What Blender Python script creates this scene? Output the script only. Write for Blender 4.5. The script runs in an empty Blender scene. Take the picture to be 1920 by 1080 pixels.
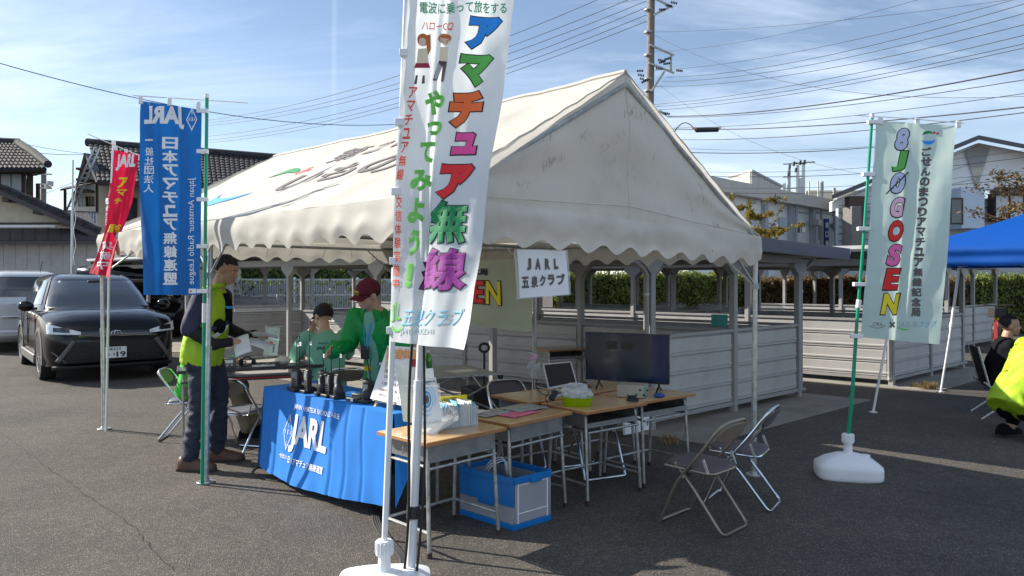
import bpy, bmesh, math, random
from mathutils import Vector, Matrix, noise, Euler
from math import sin, cos, pi, radians, atan2, sqrt
S = bpy.context.scene
COL = S.collection
rnd = random.Random(7)
V = Vector
# ---------------------------------------------------------------- camera, world, sun, exposure
FPX, HCAM, Y0 = 1371.0, 1.5, 526.0      # focal length in photo pixels, eye height, horizon row
cd = bpy.data.cameras.new('camera'); cam = bpy.data.objects.new('camera', cd); COL.objects.link(cam)
cam.location = (0, 0, HCAM); cam.rotation_euler = (radians(90), 0, 0)
cd.sensor_width = 36; cd.lens = FPX / 1920 * 36; cd.shift_y = -(540 - Y0) / 1920; cd.clip_end = 2000; cd.clip_start = .05
S.camera = cam
SUN_DIR = V((-.945, .33, .64)).normalized()      # towards the sun
SUN_EL = math.asin(SUN_DIR.z); SUN_AZ = atan2(SUN_DIR.x, SUN_DIR.y)
w = bpy.data.worlds.new('World'); S.world = w; w.use_nodes = True
nt = w.node_tree; N = nt.nodes; L = nt.links
bg = N['Background']; bg.inputs[1].default_value = .084
sky = N.new('ShaderNodeTexSky'); sky.sky_type = 'NISHITA'; sky.sun_disc = False
sky.sun_elevation = SUN_EL; sky.sun_rotation = SUN_AZ; sky.air_density = 1.0; sky.dust_density = .5; sky.ozone_density = 3.0
tc = N.new('ShaderNodeTexCoord'); sep = N.new('ShaderNodeSeparateXYZ'); L.new(tc.outputs['Generated'], sep.inputs[0])
def mth(op, a, b, t=nt):
    n = t.nodes.new('ShaderNodeMath'); n.operation = op
    for i, x in enumerate((a, b)):
        if x is None: continue
        if isinstance(x, (int, float)): n.inputs[i].default_value = x
        else: t.links.new(x, n.inputs[i])
    return n.outputs[0]
zz = mth('ADD', mth('MAXIMUM', sep.outputs[2], 0.0), .12)
cx_ = mth('DIVIDE', sep.outputs[0], zz); cy_ = mth('DIVIDE', sep.outputs[1], zz)
cmb = N.new('ShaderNodeCombineXYZ'); L.new(cx_, cmb.inputs[0]); L.new(cy_, cmb.inputs[1])
mp = N.new('ShaderNodeMapping'); L.new(cmb.outputs[0], mp.inputs[0]); mp.inputs['Rotation'].default_value = (0, 0, radians(35)); mp.inputs['Scale'].default_value = (.55, 1.25, 1)
n1 = N.new('ShaderNodeTexNoise'); n1.inputs['Scale'].default_value = .8; n1.inputs['Detail'].default_value = 9; n1.inputs['Roughness'].default_value = .62; n1.inputs['Distortion'].default_value = .5
L.new(mp.outputs[0], n1.inputs[0])
cr = N.new('ShaderNodeValToRGB'); L.new(n1.outputs[0], cr.inputs[0])
cr.color_ramp.elements[0].position = .44; cr.color_ramp.elements[0].color = (0, 0, 0, 1)
cr.color_ramp.elements[1].position = .72; cr.color_ramp.elements[1].color = (1, 1, 1, 1)
n2 = N.new('ShaderNodeTexNoise'); n2.inputs['Scale'].default_value = .45; n2.inputs['Detail'].default_value = 4
L.new(cmb.outputs[0], n2.inputs[0])
cr2 = N.new('ShaderNodeValToRGB'); L.new(n2.outputs[0], cr2.inputs[0]); cr2.color_ramp.elements[0].position = .36; cr2.color_ramp.elements[1].position = .60
cf = mth('MULTIPLY', cr.outputs[0], cr2.outputs[0]); cf = mth('MULTIPLY', cf, .85)
hz = mth('SUBTRACT', 1.0, mth('MINIMUM', mth('MULTIPLY', mth('MAXIMUM', sep.outputs[2], 0.0), 2.6), 1.0))
hz = mth('MULTIPLY', mth('POWER', hz, 2.0), .30)
# one straight vapour trail high on the left
rt = mth('DIVIDE', sep.outputs[0], mth('MAXIMUM', sep.outputs[1], .05)); rz_t = mth('DIVIDE', sep.outputs[2], mth('MAXIMUM', sep.outputs[1], .05))
wob = mth('MULTIPLY', mth('SUBTRACT', n1.outputs[0], .5), .012)
bnd = mth('SUBTRACT', 1.0, mth('MINIMUM', mth('DIVIDE', mth('ABSOLUTE', mth('ADD', mth('ADD', rt, .2435), wob), None), .0055), 1.0))
ext = mth('MULTIPLY', mth('MINIMUM', mth('MAXIMUM', mth('MULTIPLY', mth('SUBTRACT', rz_t, .17), 9), 0.0), 1.0), mth('GREATER_THAN', sep.outputs[1], .1))
cf = mth('ADD', cf, mth('MULTIPLY', mth('MULTIPLY', mth('MULTIPLY', bnd, ext), n2.outputs[0]), .20))
cf = mth('MINIMUM', mth('ADD', mth('ADD', cf, hz), .07), 1.0)   # thin veil of high haze
mx = N.new('ShaderNodeMix'); mx.data_type = 'RGBA'; L.new(cf, mx.inputs[0]); L.new(sky.outputs[0], mx.inputs[6]); mx.inputs[7].default_value = (8.9, 9.9, 11.3, 1)
L.new(mx.outputs[2], bg.inputs[0])
sl = bpy.data.lights.new('sun', 'SUN'); sl.energy = 5.0; sl.angle = radians(.5); sl.color = (1, .93, .82)
so = bpy.data.objects.new('sun', sl); COL.objects.link(so); so.rotation_euler = (-SUN_DIR).to_track_quat('-Z', 'Y').to_euler(); so.location = (-20, 8, 20)
S.view_settings.view_transform = 'Standard'; S.view_settings.look = 'None'; S.view_settings.gamma = 1; S.view_settings.use_curve_mapping = False
S.view_settings.exposure = 0.8
S.render.engine = 'CYCLES'; S.cycles.use_denoising = True; S.cycles.max_bounces = 8; S.cycles.transparent_max_bounces = 12

def G(px, py):
    y = FPX * HCAM / (py - Y0); return V(((px - 960) / FPX * y, y, 0))
def W(px, py, Y): return V(((px - 960) / FPX * Y, Y, HCAM - (py - Y0) * Y / FPX))
# ---------------------------------------------------------------- materials
MATS = {}
def mat(name, col, rough=.6, metal=0, var=.12, scale=6, bump=0, bscale=60, coat=0, trans=0, alpha=1, dirt=0, emit=0, trn=0, spec=None, stretch=None):
    if name in MATS: return MATS[name]
    m = bpy.data.materials.new(name); m.use_nodes = True; t = m.node_tree; n = t.nodes; l = t.links; MATS[name] = m
    b = n['Principled BSDF']; b.inputs['Roughness'].default_value = rough; b.inputs['Metallic'].default_value = metal
    if spec is not None: b.inputs['Specular IOR Level'].default_value = spec
    if coat: b.inputs['Coat Weight'].default_value = coat; b.inputs['Coat Roughness'].default_value = .05
    if trn: b.inputs['Transmission Weight'].default_value = trn
    if alpha < 1: b.inputs['Alpha'].default_value = alpha
    tcn = n.new('ShaderNodeTexCoord'); src = tcn.outputs['Object']
    if stretch:
        mpn = n.new('ShaderNodeMapping'); mpn.inputs['Scale'].default_value = stretch; l.new(src, mpn.inputs[0]); src = mpn.outputs[0]
    nz = n.new('ShaderNodeTexNoise'); nz.inputs['Scale'].default_value = scale; nz.inputs['Detail'].default_value = 6; l.new(src, nz.inputs[0])
    r = n.new('ShaderNodeValToRGB'); l.new(nz.outputs[0], r.inputs[0])
    c = V(col[:3]); lo = [max(0, x * (1 - var)) for x in c]; hi = [min(1, x * (1 + var)) for x in c]
    r.color_ramp.elements[0].position = .3; r.color_ramp.elements[0].color = (*lo, 1)
    r.color_ramp.elements[1].position = .7; r.color_ramp.elements[1].color = (*hi, 1)
    out = r.outputs[0]
    if dirt:
        d = n.new('ShaderNodeTexNoise'); d.inputs['Scale'].default_value = 1.7; d.inputs['Detail'].default_value = 10; d.inputs['Roughness'].default_value = .7; l.new(src, d.inputs[0])
        rr = n.new('ShaderNodeValToRGB'); l.new(d.outputs[0], rr.inputs[0]); rr.color_ramp.elements[0].position = .5; rr.color_ramp.elements[1].position = .72
        mm = n.new('ShaderNodeMix'); mm.data_type = 'RGBA'; f = mth('MULTIPLY', rr.outputs[0], dirt, t); l.new(f, mm.inputs[0]); l.new(out, mm.inputs[6])
        mm.inputs[7].default_value = (c[0] * .35 + .02, c[1] * .32 + .017, c[2] * .28 + .012, 1); out = mm.outputs[2]
    l.new(out, b.inputs['Base Color'])
    if bump:
        bn = n.new('ShaderNodeTexNoise'); bn.inputs['Scale'].default_value = bscale; bn.inputs['Detail'].default_value = 5; l.new(src, bn.inputs[0])
        bu = n.new('ShaderNodeBump'); bu.inputs['Strength'].default_value = bump; bu.inputs['Distance'].default_value = .01; l.new(bn.outputs[0], bu.inputs['Height']); l.new(bu.outputs[0], b.inputs['Normal'])
    if emit: l.new(out, b.inputs['Emission Color']); b.inputs['Emission Strength'].default_value = emit
    if trans:
        tr = n.new('ShaderNodeBsdfTranslucent'); l.new(out, tr.inputs[0]); ms = n.new('ShaderNodeMixShader'); ms.inputs[0].default_value = trans
        l.new(b.outputs[0], ms.inputs[1]); l.new(tr.outputs[0], ms.inputs[2]); l.new(ms.outputs[0], n['Material Output'].inputs[0])
    return m
def asphalt():
    m = bpy.data.materials.new('asphalt'); m.use_nodes = True; t = m.node_tree; n = t.nodes; l = t.links; b = n['Principled BSDF']
    tcn = n.new('ShaderNodeTexCoord').outputs['Object']
    def nz(s, d=2, r=.5):
        x = n.new('ShaderNodeTexNoise'); x.inputs['Scale'].default_value = s; x.inputs['Detail'].default_value = d; x.inputs['Roughness'].default_value = r; l.new(tcn, x.inputs[0]); return x.outputs[0]
    def ramp(src, stops):
        x = n.new('ShaderNodeValToRGB'); l.new(src, x.inputs[0]); e = x.color_ramp.elements
        e[0].position, e[0].color = stops[0][0], (*stops[0][1], 1); e[1].position, e[1].color = stops[-1][0], (*stops[-1][1], 1)
        for p, c in stops[1:-1]: k = e.new(p); k.color = (*c, 1)
        return x.outputs[0]
    vo = n.new('ShaderNodeTexVoronoi'); vo.inputs['Scale'].default_value = 150; l.new(tcn, vo.inputs[0])
    spk = n.new('ShaderNodeSeparateColor'); l.new(vo.outputs['Color'], spk.inputs[0])
    agg = ramp(spk.outputs[0], [(0, (.062, .055, .049)), (.55, (.096, .085, .074)), (.85, (.128, .114, .10)), (1, (.25, .225, .195))])
    big = ramp(nz(.7, 7, .65), [(.32, (.66, .66, .67)), (.5, (.92, .91, .9)), (.68, (1.14, 1.12, 1.09))])
    mm = n.new('ShaderNodeMix'); mm.data_type = 'RGBA'; mm.blend_type = 'MULTIPLY'; mm.inputs[0].default_value = 1; l.new(agg, mm.inputs[6]); l.new(big, mm.inputs[7])
    mid = ramp(nz(9, 5, .6), [(.3, (.85, .85, .85)), (.7, (1.1, 1.1, 1.1))])
    m2 = n.new('ShaderNodeMix'); m2.data_type = 'RGBA'; m2.blend_type = 'MULTIPLY'; m2.inputs[0].default_value = 1; l.new(mm.outputs[2], m2.inputs[6]); l.new(mid, m2.inputs[7])
    l.new(m2.outputs[2], b.inputs['Base Color']); b.inputs['Roughness'].default_value = .88; b.inputs['Specular IOR Level'].default_value = .35
    bu = n.new('ShaderNodeBump'); bu.inputs['Strength'].default_value = .9; bu.inputs['Distance'].default_value = .006; l.new(vo.outputs['Distance'], bu.inputs['Height']); l.new(bu.outputs[0], b.inputs['Normal'])
    MATS['asphalt'] = m; return m
# ---------------------------------------------------------------- mesh builder
class MB:
    def __init__(s): s.v = []; s.f = []
    def add(s, vs, fs):
        k = len(s.v); s.v += [V(x) for x in vs]; s.f += [tuple(i + k for i in f) for f in fs]; return s
    def box(s, c, d, rz=0, M=None):
        c = V(c); hx, hy, hz_ = d[0] / 2, d[1] / 2, d[2] / 2
        R = M if M is not None else Matrix.Rotation(rz, 3, 'Z')
        vs = [c + R @ V((x, y, z)) for x in (-hx, hx) for y in (-hy, hy) for z in (-hz_, hz_)]
        return s.add(vs, [(0, 1, 3, 2), (4, 6, 7, 5), (0, 4, 5, 1), (2, 3, 7, 6), (0, 2, 6, 4), (1, 5, 7, 3)])
    def bar(s, a, b, w_, h, up=(0, 0, 1)):
        a = V(a); b = V(b); d = (b - a); ln = d.length; d.normalize(); x = d.cross(V(up))
        if x.length < 1e-4: x = V((1, 0, 0))
        x.normalize(); y = x.cross(d).normalized(); M = Matrix((x, d, y)).transposed()
        return s.box((a + b) / 2, (w_, ln, h), M=M)
    def tube(s, pts, r, n=8, closed=False, cap=True):
        pts = [V(p) for p in pts]; m = len(pts); rr = r if isinstance(r, (list, tuple)) else [r] * m
        k = len(s.v); prev = None
        for i, p in enumerate(pts):
            if closed: d = pts[(i + 1) % m] - pts[i - 1]
            else: d = pts[min(i + 1, m - 1)] - pts[max(i - 1, 0)]
            if d.length < 1e-9: d = V((0, 0, 1))
            d.normalize()
            if prev is None: x = d.cross(V((0, 0, 1))); x = d.cross(V((0, 1, 0))) if x.length < .05 else x
            else: x = prev - d * prev.dot(d)
            x.normalize(); prev = x; y = d.cross(x)
            for j in range(n):
                a = 2 * pi * j / n; s.v.append(p + (x * cos(a) + y * sin(a)) * rr[i])
        for i in range(m if closed else m - 1):
            for j in range(n):
                a = k + i * n + j; b = k + i * n + (j + 1) % n; c = k + ((i + 1) % m) * n + (j + 1) % n; e = k + ((i + 1) % m) * n + j
                s.f.append((a, b, c, e))
        if cap and not closed: s.f.append(tuple(k + j for j in range(n))[::-1]); s.f.append(tuple(k + (m - 1) * n + j for j in range(n)))
        return s
    def cyl(s, a, b, r, n=10, r2=None): return s.tube([a, b], [r, r if r2 is None else r2], n)
    def grid(s, fn, nu, nv):
        k = len(s.v)
        for j in range(nv + 1):
            for i in range(nu + 1): s.v.append(V(fn(i / nu, j / nv)))
        for j in range(nv):
            for i in range(nu):
                a = k + j * (nu + 1) + i; s.f.append((a, a + 1, a + nu + 2, a + nu + 1))
        return s
    def ell(s, c, r, M=None, nu=14, nv=9, fn=None):
        k = len(s.v); c = V(c); R = M or Matrix.Identity(3); r = (r, r, r) if isinstance(r, (int, float)) else r
        for j in range(nv + 1):
            th = pi * (j + .0001) / (nv + .0002)
            for i in range(nu):
                a = 2 * pi * i / nu; d = V((sin(th) * cos(a), sin(th) * sin(a), cos(th))); q = fn(d) if fn else 1
                s.v.append(c + R @ V((d.x * r[0] * q, d.y * r[1] * q, d.z * r[2] * q)))
        for j in range(nv):
            for i in range(nu):
                s.f.append((k + j * nu + i, k + (j + 1) * nu + i, k + (j + 1) * nu + (i + 1) % nu, k + j * nu + (i + 1) % nu))
        s.f.append(tuple(k + i for i in range(nu))); s.f.append(tuple(k + nv * nu + i for i in range(nu))[::-1])
        return s
    def loft(s, rings, cap=True):     # rings: lists of equal length
        k = len(s.v); n = len(rings[0])
        for r in rings: s.v += [V(p) for p in r]
        for i in range(len(rings) - 1):
            for j in range(n):
                s.f.append((k + i * n + j, k + i * n + (j + 1) % n, k + (i + 1) * n + (j + 1) % n, k + (i + 1) * n + j))
        if cap: s.f.append(tuple(k + j for j in range(n))[::-1]); s.f.append(tuple(k + (len(rings) - 1) * n + j for j in range(n)))
        return s
    def prism(s, poly, n_, t):         # planar polygon (list of V) extruded along n_ by t
        n_ = V(n_).normalized(); m = len(poly); a = [V(p) for p in poly]; b = [p + n_ * t for p in a]
        return s.add(a + b, [tuple(range(m))[::-1], tuple(range(m, 2 * m))] + [(i, (i + 1) % m, m + (i + 1) % m, m + i) for i in range(m)])
    def quad(s, a, b, c, d): return s.add([a, b, c, d], [(0, 1, 2, 3)])
    def mesh(s, name, m, smooth=40, fix=True):
        me = bpy.data.meshes.new(name); me.from_pydata([tuple(v) for v in s.v], [], s.f)
        if fix:
            b = bmesh.new(); b.from_mesh(me); bmesh.ops.recalc_face_normals(b, faces=b.faces); b.to_mesh(me); b.free()
        if m: me.materials.append(MATS[m] if isinstance(m, str) else m)
        if smooth:
            me.polygons.foreach_set('use_smooth', [True] * len(me.polygons)); me.set_sharp_from_angle(angle=radians(smooth))
        me.update(); return me
    def build(s, name, m, parent=None, bevel=0, smooth=40, world=True, solid=0, fix=True, seg=2):
        if parent is not None and world and 'M0' not in parent.keys():
            o_ = parent
            while o_.parent: o_ = o_.parent
            if o_.rotation_euler.z == 0:
                off = o_.location; s.v = [v - off for v in s.v]
        ob = bpy.data.objects.new(name, s.mesh(name, m, smooth, fix)); COL.objects.link(ob); ob.parent = parent
        if solid: q = ob.modifiers.new('Solidify', 'SOLIDIFY'); q.thickness = solid; q.offset = 0
        if bevel: q = ob.modifiers.new('Bevel', 'BEVEL'); q.width = bevel; q.segments = seg; q.limit_method = 'ANGLE'; q.angle_limit = radians(35)
        return ob
def tag(o, label=None, cat=None, group=None, kind=None):
    if label: o['label'] = label
    if cat: o['category'] = cat
    if group: o['group'] = group
    if kind: o['kind'] = kind
    return o
def thing(name, label, cat, loc=(0, 0, 0), rz=0, group=None, local=False):
    o = bpy.data.objects.new(name, None); COL.objects.link(o); o.location = loc; o.rotation_euler = (0, 0, rz); o.empty_display_size = .1
    if local: o['M0'] = 1
    return tag(o, label, cat, group)
def done_local():
    for o in bpy.data.objects:
        if 'M0' in o.keys(): del o['M0']
def dup(root, loc, rz, label, group=None, mats=None):
    def cp(o, par):
        c = o.copy(); COL.objects.link(c); c.parent = par
        if mats and c.type == 'MESH':
            for k in range(len(c.material_slots)):
                nm = c.material_slots[k].material.name
                if nm in mats: c.material_slots[k].link = 'OBJECT'; c.material_slots[k].material = MATS[mats[nm]]
        for ch in [x for x in bpy.data.objects if x.parent == o]: cp(ch, c)
        return c
    r = cp(root, None); r.location = loc; r.rotation_euler = (0, 0, rz); r['label'] = label
    if group: r['group'] = group
    return r
def share(ob, loc, parent, name=None, rot=None, scale=None):
    c = bpy.data.objects.new(name or ob.name.split('.')[0], ob.data); COL.objects.link(c); c.parent = parent; c.location = loc
    if rot: c.rotation_euler = rot
    if scale: c.scale = scale
    return c
# ---------------------------------------------------------------- lettering: text turned into thin mesh laid on a surface
_gc = {}
def glyph(text, bold):
    k = (text, round(bold, 4))
    if k in _gc: return _gc[k]
    cu = bpy.data.curves.new('t', 'FONT'); cu.body = text; cu.fill_mode = 'FRONT'; cu.resolution_u = 3
    cu.bevel_depth = bold; cu.bevel_resolution = 0
    if bold: cu.fill_mode = 'BOTH'
    o = bpy.data.objects.new('t', cu); COL.objects.link(o)
    dg = bpy.context.evaluated_depsgraph_get(); m = bpy.data.meshes.new_from_object(o.evaluated_get(dg))
    vs = [v.co.copy() for v in m.vertices]; fs = [tuple(p.vertices) for p in m.polygons]
    COL.objects.unlink(o); bpy.data.objects.remove(o); bpy.data.curves.remove(cu); bpy.data.meshes.remove(m)
    if bold: fs = [f for f in fs if min(vs[i].z for i in f) > -bold * .05]
    _gc[k] = (vs, fs); return _gc[k]
def lettering(items, surf, matname, parent, name='lettering', lift=.003, cell=.03):
    """items: (text, (x0,y0,x1,y1), bold, shear, mirror, rot90) in surface coords (y down); surf(x,y)->(point, normal)"""
    bm = bmesh.new()
    for it in items:
        text, (x0, y0, x1, y1) = it[0], it[1]; bold = it[2] if len(it) > 2 else .02; shear = it[3] if len(it) > 3 else 0
        mir = it[4] if len(it) > 4 else False; rot = it[5] if len(it) > 5 else False; ext = it[6] if len(it) > 6 else 0
        vs, fs = glyph(text, bold)
        if not vs: continue
        b0 = bold
        base, _ = glyph(text, b0)
        pts = [V((v.y * -1, v.x * -1, v.z)) if False else v.copy() for v in vs]
        if rot: pts = [V((v.y, -v.x, v.z)) for v in pts]
        lx = min(p.x for p in pts) + ext; hx = max(p.x for p in pts) - ext; ly = min(p.y for p in pts) + ext; hy = max(p.y for p in pts) - ext
        if hx - lx < 1e-6 or hy - ly < 1e-6: continue
        out = []
        for p in pts:
            fx = (p.x - lx) / (hx - lx); fy = 1 - (p.y - ly) / (hy - ly)
            if mir: fx = 1 - fx
            X = x0 + fx * (x1 - x0) + shear * (.5 - fy) * (y1 - y0); Y = y0 + fy * (y1 - y0)
            out.append((X, Y, max(0, p.z) / max(bold, 1e-6) * .0006 if bold else 0))
        bv = [bm.verts.new(p) for p in out]
        for f in fs:
            try: bm.faces.new([bv[i] for i in f])
            except Exception: pass
    if cell:
        xs = [v.co.x for v in bm.verts]; ys = [v.co.y for v in bm.verts]
        for ax, arr in ((0, xs), (1, ys)):
            k = math.floor(min(arr) / cell) * cell + cell
            while k < max(arr):
                co = [0, 0, 0]; no = [0, 0, 0]; co[ax] = k; no[ax] = 1
                bmesh.ops.bisect_plane(bm, geom=bm.verts[:] + bm.edges[:] + bm.faces[:], plane_co=co, plane_no=no, dist=1e-6); k += cell
    mb = MB(); bm.verts.index_update()
    for v in bm.verts:
        p, n_ = surf(v.co.x, v.co.y); mb.v.append(p + n_ * (lift + v.co.z))
    mb.f = [tuple(v.index for v in f.verts) for f in bm.faces]; bm.free()
    return mb.build(name, matname, parent, smooth=0, fix=False)
def plane_surf(o, ux, uy):            # flat sheet: o origin (top left), ux, uy unit vectors along x and down
    o = V(o); ux = V(ux).normalized(); uy = V(uy).normalized(); n_ = uy.cross(ux).normalized()
    return lambda x, y: (o + ux * x + uy * y, n_)
# ---------------------------------------------------------------- material list
asphalt()
mat('concrete', (.25, .23, .20), .85, var=.18, scale=2.5, bump=.3, bscale=80, dirt=.5)
mat('crack', (.03, .029, .028), .95)
mat('canvas', (.57, .548, .49), .75, var=.05, scale=3, bump=.25, bscale=9, dirt=.22, trans=.22)
mat('canvas_scuff', (.34, .31, .27), .9, var=.3)
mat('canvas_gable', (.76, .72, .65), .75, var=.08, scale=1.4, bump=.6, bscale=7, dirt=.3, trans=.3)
mat('galv', (.52, .53, .52), .38, .75, var=.2, scale=30, bump=.05)
mat('galv_dull', (.40, .41, .39), .5, .5, var=.25, scale=20)
mat('rope', (.35, .27, .17), .9)
mat('white_plastic', (.82, .83, .84), .35, var=.03, bump=.03)
mat('white_paint', (.8, .81, .82), .35, var=.05, scale=12)
mat('chipped_white', (.74, .75, .76), .4, var=.1, scale=25, dirt=.35)
mat('green_pole', (.0, .30, .16), .3, var=.06)
mat('chrome', (.75, .77, .8), .14, 1, var=.05)
mat('bronze', (.33, .28, .22), .35, .7, var=.1)
mat('steel_leg', (.42, .42, .40), .4, .65, var=.3, scale=25, dirt=.6)
mat('tray', (.26, .26, .255), .5, .5, var=.2, scale=14, dirt=.7)
mat('rubber', (.05, .025, .02), .7)
mat('blackrub', (.02, .02, .02), .7)
mat('plum_vinyl', (.10, .08, .085), .5, var=.1, bump=.1, bscale=200)
mat('grey_vinyl', (.13, .14, .17), .45, var=.1, bump=.1, bscale=200)
mat('black_vinyl', (.03, .027, .03), .5)
mat('wood_top', (.62, .40, .19), .22, var=.14, scale=3, stretch=(2, 16, 2), coat=.3)
mat('wood_edge', (.42, .19, .07), .35, var=.1)
mat('pine', (.68, .47, .27), .5, var=.15, stretch=(2, 2, 14))
mat('blue_cloth', (.008, .20, .66), .75, var=.05, scale=4, bump=.12, bscale=300, trans=.06)
mat('blue_flag', (.004, .135, .46), .7, var=.05, trans=.28)
mat('red_flag', (.62, .008, .05), .7, var=.06, trans=.35)
mat('mint_flag', (.64, .78, .71), .7, var=.04, trans=.42, bump=.05, bscale=40)
mat('pale_flag', (.80, .84, .85), .7, var=.03, trans=.42, bump=.05, bscale=40)
mat('banner_cloth', (.56, .62, .48), .8, var=.04, trans=.3)
for n_, c in dict(ink_white=(.85, .85, .86), ink_black=(.015, .014, .02), ink_blue=(.02, .30, .85), ink_green=(.12, .50, .08), ink_orange=(.92, .16, .03), ink_pink=(.85, .08, .32), ink_red=(.78, .02, .02), ink_dgreen=(.0, .22, .07), ink_purple=(.25, .01, .24), ink_lime=(.18, .62, .10), ink_verm=(.88, .10, .04), ink_sky=(.20, .50, .66), ink_grey=(.42, .52, .54), ink_yellow=(.9, .72, .02), ink_lav=(.56, .64, .86), ink_rose=(.90, .52, .70), ink_hotpink=(.88, .16, .45), ink_char=(.13, .11, .11), ink_teal=(.1, .42, .27), ink_navy=(.02, .08, .28), ink_tan=(.72, .58, .4), ink_hair=(.60, .17, .03), ink_cream=(.85, .74, .52), ink_skin=(.85, .6, .48), ink_maroon=(.35, .02, .06), ink_oorange=(.85, .38, .12), ink_swoosh=(.1, .32, .6)).items(): mat(n_, c, .65, var=.03)
mat('panel_grey', (.47, .455, .44), .45, var=.05, scale=4, dirt=.25)
mat('post_grey', (.33, .32, .31), .45, var=.05, dirt=.2)
mat('roof_dark', (.085, .08, .085), .5, var=.1)
mat('fascia', (.085, .08, .092), .5, var=.06)
mat('under_roof', (.17, .16, .15), .6, var=.1)
mat('gutter_white', (.62, .62, .60), .45)
mat('blue_tarp', (.0, .075, .38), .42, var=.06, bump=.2, bscale=14, trans=.12)
mat('tile', (.045, .045, .05), .8, var=.5, scale=9, spec=.15)
mat('tile_edge', (.10, .10, .11), .4, var=.3)
mat('brown_metal', (.05, .042, .042), .5, var=.15)
mat('stucco', (.56, .50, .38), .85, var=.07, dirt=.25, bump=.2)
mat('stucco_white', (.72, .70, .65), .8, var=.04, dirt=.15)
mat('siding', (.42, .41, .39), .6, var=.06, dirt=.25)
mat('timber', (.07, .045, .035), .7, var=.2)
mat('window_glass', (.05, .065, .07), .08, 0, var=.2, coat=.5)
mat('curtain', (.55, .58, .6), .9, var=.2, stretch=(20, 20, 1))
mat('wall_white', (.86, .88, .88), .75, var=.03, dirt=.1)
mat('wall_blue', (.50, .60, .72), .6, var=.04)
mat('wall_slate', (.40, .43, .46), .7, var=.05)
mat('roof_box', (.56, .53, .47), .7, var=.04, dirt=.2)
mat('concrete_pole', (.20, .165, .14), .85, var=.15, scale=8)
mat('wire', (.03, .03, .034), .6)
mat('insulator', (.02, .02, .02), .4)
mat('pinkins', (.75, .3, .25), .5)
def leafmat(name, c, var=.4):
    m = mat(name, c, .55, var=var, scale=2.2, trans=.35); return m
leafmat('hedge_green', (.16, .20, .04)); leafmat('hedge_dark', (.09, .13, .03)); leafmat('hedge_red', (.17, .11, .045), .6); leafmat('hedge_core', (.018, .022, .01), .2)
leafmat('leaf_yellow', (.26, .20, .035), .5); leafmat('leaf_brown', (.14, .095, .04), .5); leafmat('weed', (.30, .22, .09), .3)
mat('bark', (.09, .065, .045), .9, var=.2)
U = V((.74, .67, 0)).normalized(); VV = V((-.77, .64, 0)).normalized()
# ---------------------------------------------------------------- ground
g = MB(); g.quad((-400, -60, 0), (400, -60, 0), (400, 900, 0), (-400, 900, 0)); go = g.build('ground', 'asphalt'); tag(go, 'dark speckled asphalt of the open yard', kind='structure')
def pad(name, pts, z, h, m, label):
    b = MB(); b.prism([V((p[0], p[1], z)) for p in pts], (0, 0, 1), h); o = b.build(name, m, bevel=.004); tag(o, label, kind='structure'); return o
F0 = V((1.39, 7.32, 0)); F1 = V((3.66, 9.39, 0)); C0 = V((5.4, 10.4, 0)); C1 = V((7.63, 12.46, 0))
q = lambda p, a, b: (p + U * a + VV * b)[:2]
pad('concrete_pad', [q(F0, -.25, -.75), q(F1, .35, -.75), q(F1, .35, 9), q(F0, -.25, 9)], .0, .012, 'concrete', 'pale concrete slab under the nearest shelter')
pad('concrete_pad', [q(C0, -.3, -.65), q(C1, .3, -.65), q(C1, .3, 9), q(C0, -.3, 9)], .0, .012, 'concrete', 'pale concrete slab under the shelter behind the mint banner')
pad('concrete_pad', [(-9.5, 15.2), (-3.5, 15.2), (-3.5, 24), (-9.5, 24)], .0, .012, 'concrete', 'pale concrete slab behind the cars')
# long cracks in the asphalt
def crack(pts, label):
    b = MB(); r = random.Random(3)
    P = []
    for a, c in zip(pts, pts[1:]):
        for k in range(14): P.append(V(a).lerp(V(c), k / 14) + V((r.uniform(-.012, .012), r.uniform(-.012, .012), 0)))
    for a, c in zip(P, P[1:]):
        d = (c - a).normalized(); s_ = V((-d.y, d.x, 0)) * r.uniform(.0015, .004); z = V((0, 0, .004)); b.quad(a - s_ + z, c - s_ + z, c + s_ + z, a + s_ + z)
    tag(b.build('asphalt_crack', 'crack', smooth=0), label, kind='structure')
crack([G(0, 810), G(120, 900), G(250, 990), G(330, 1079)], 'thin crack across the asphalt on the left')
crack([G(1650, 905), G(1760, 930), G(1919, 962), G(2150, 1010)], 'straight crack in the shaded asphalt beside the white water base')
# ---------------------------------------------------------------- event tent
TA = V((-.42, 3.62, 1.93)); TB = V((1.90, 5.62, 1.84)); TC = V((-1.46, 9.3, 1.94)); TD = V((-4.16, 7.37, 1.96))
TR0 = V((.72, 4.63, 2.82)); TR1 = V((-2.74, 8.42, 2.93))
tent = thing('event_tent', 'large white canvas event tent with scalloped edges covering the radio booth', 'tent', (0, 0, 0))
def wr(p, n_, a=.014, f=2.2, sd=0):
    return p + n_ * (a * noise.noise(p * f + V((sd, 0, 0))) + a * .5 * noise.noise(p * f * 2.7 + V((0, sd, 5))))
def slope(E0, E1, R0, R1, sd):       # bulging canvas slope
    n_ = (E1 - E0).cross(R0 - E0).normalized(); n_ = n_ if n_.z > 0 else -n_
    def fn(u, v):
        p = E0.lerp(E1, u).lerp(R0.lerp(R1, u), v)
        sag = -.05 * sin(pi * v) * (1 - .5 * abs(sin(2 * pi * u))) - .02 * sin(pi * u) * (v)
        return wr(p + V((0, 0, sag)), n_, .016, 1.6, sd) + n_ * .002 * sin(u * 95 + 3 * sin(v * 3)) * (1 - v) ** 3
    return fn
SL = slope(TA, TD, TR0, TR1, 1)
b = MB(); b.grid(SL, 90, 44); b.build('roof_slope', 'canvas', tent, smooth=60, fix=False)
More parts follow.
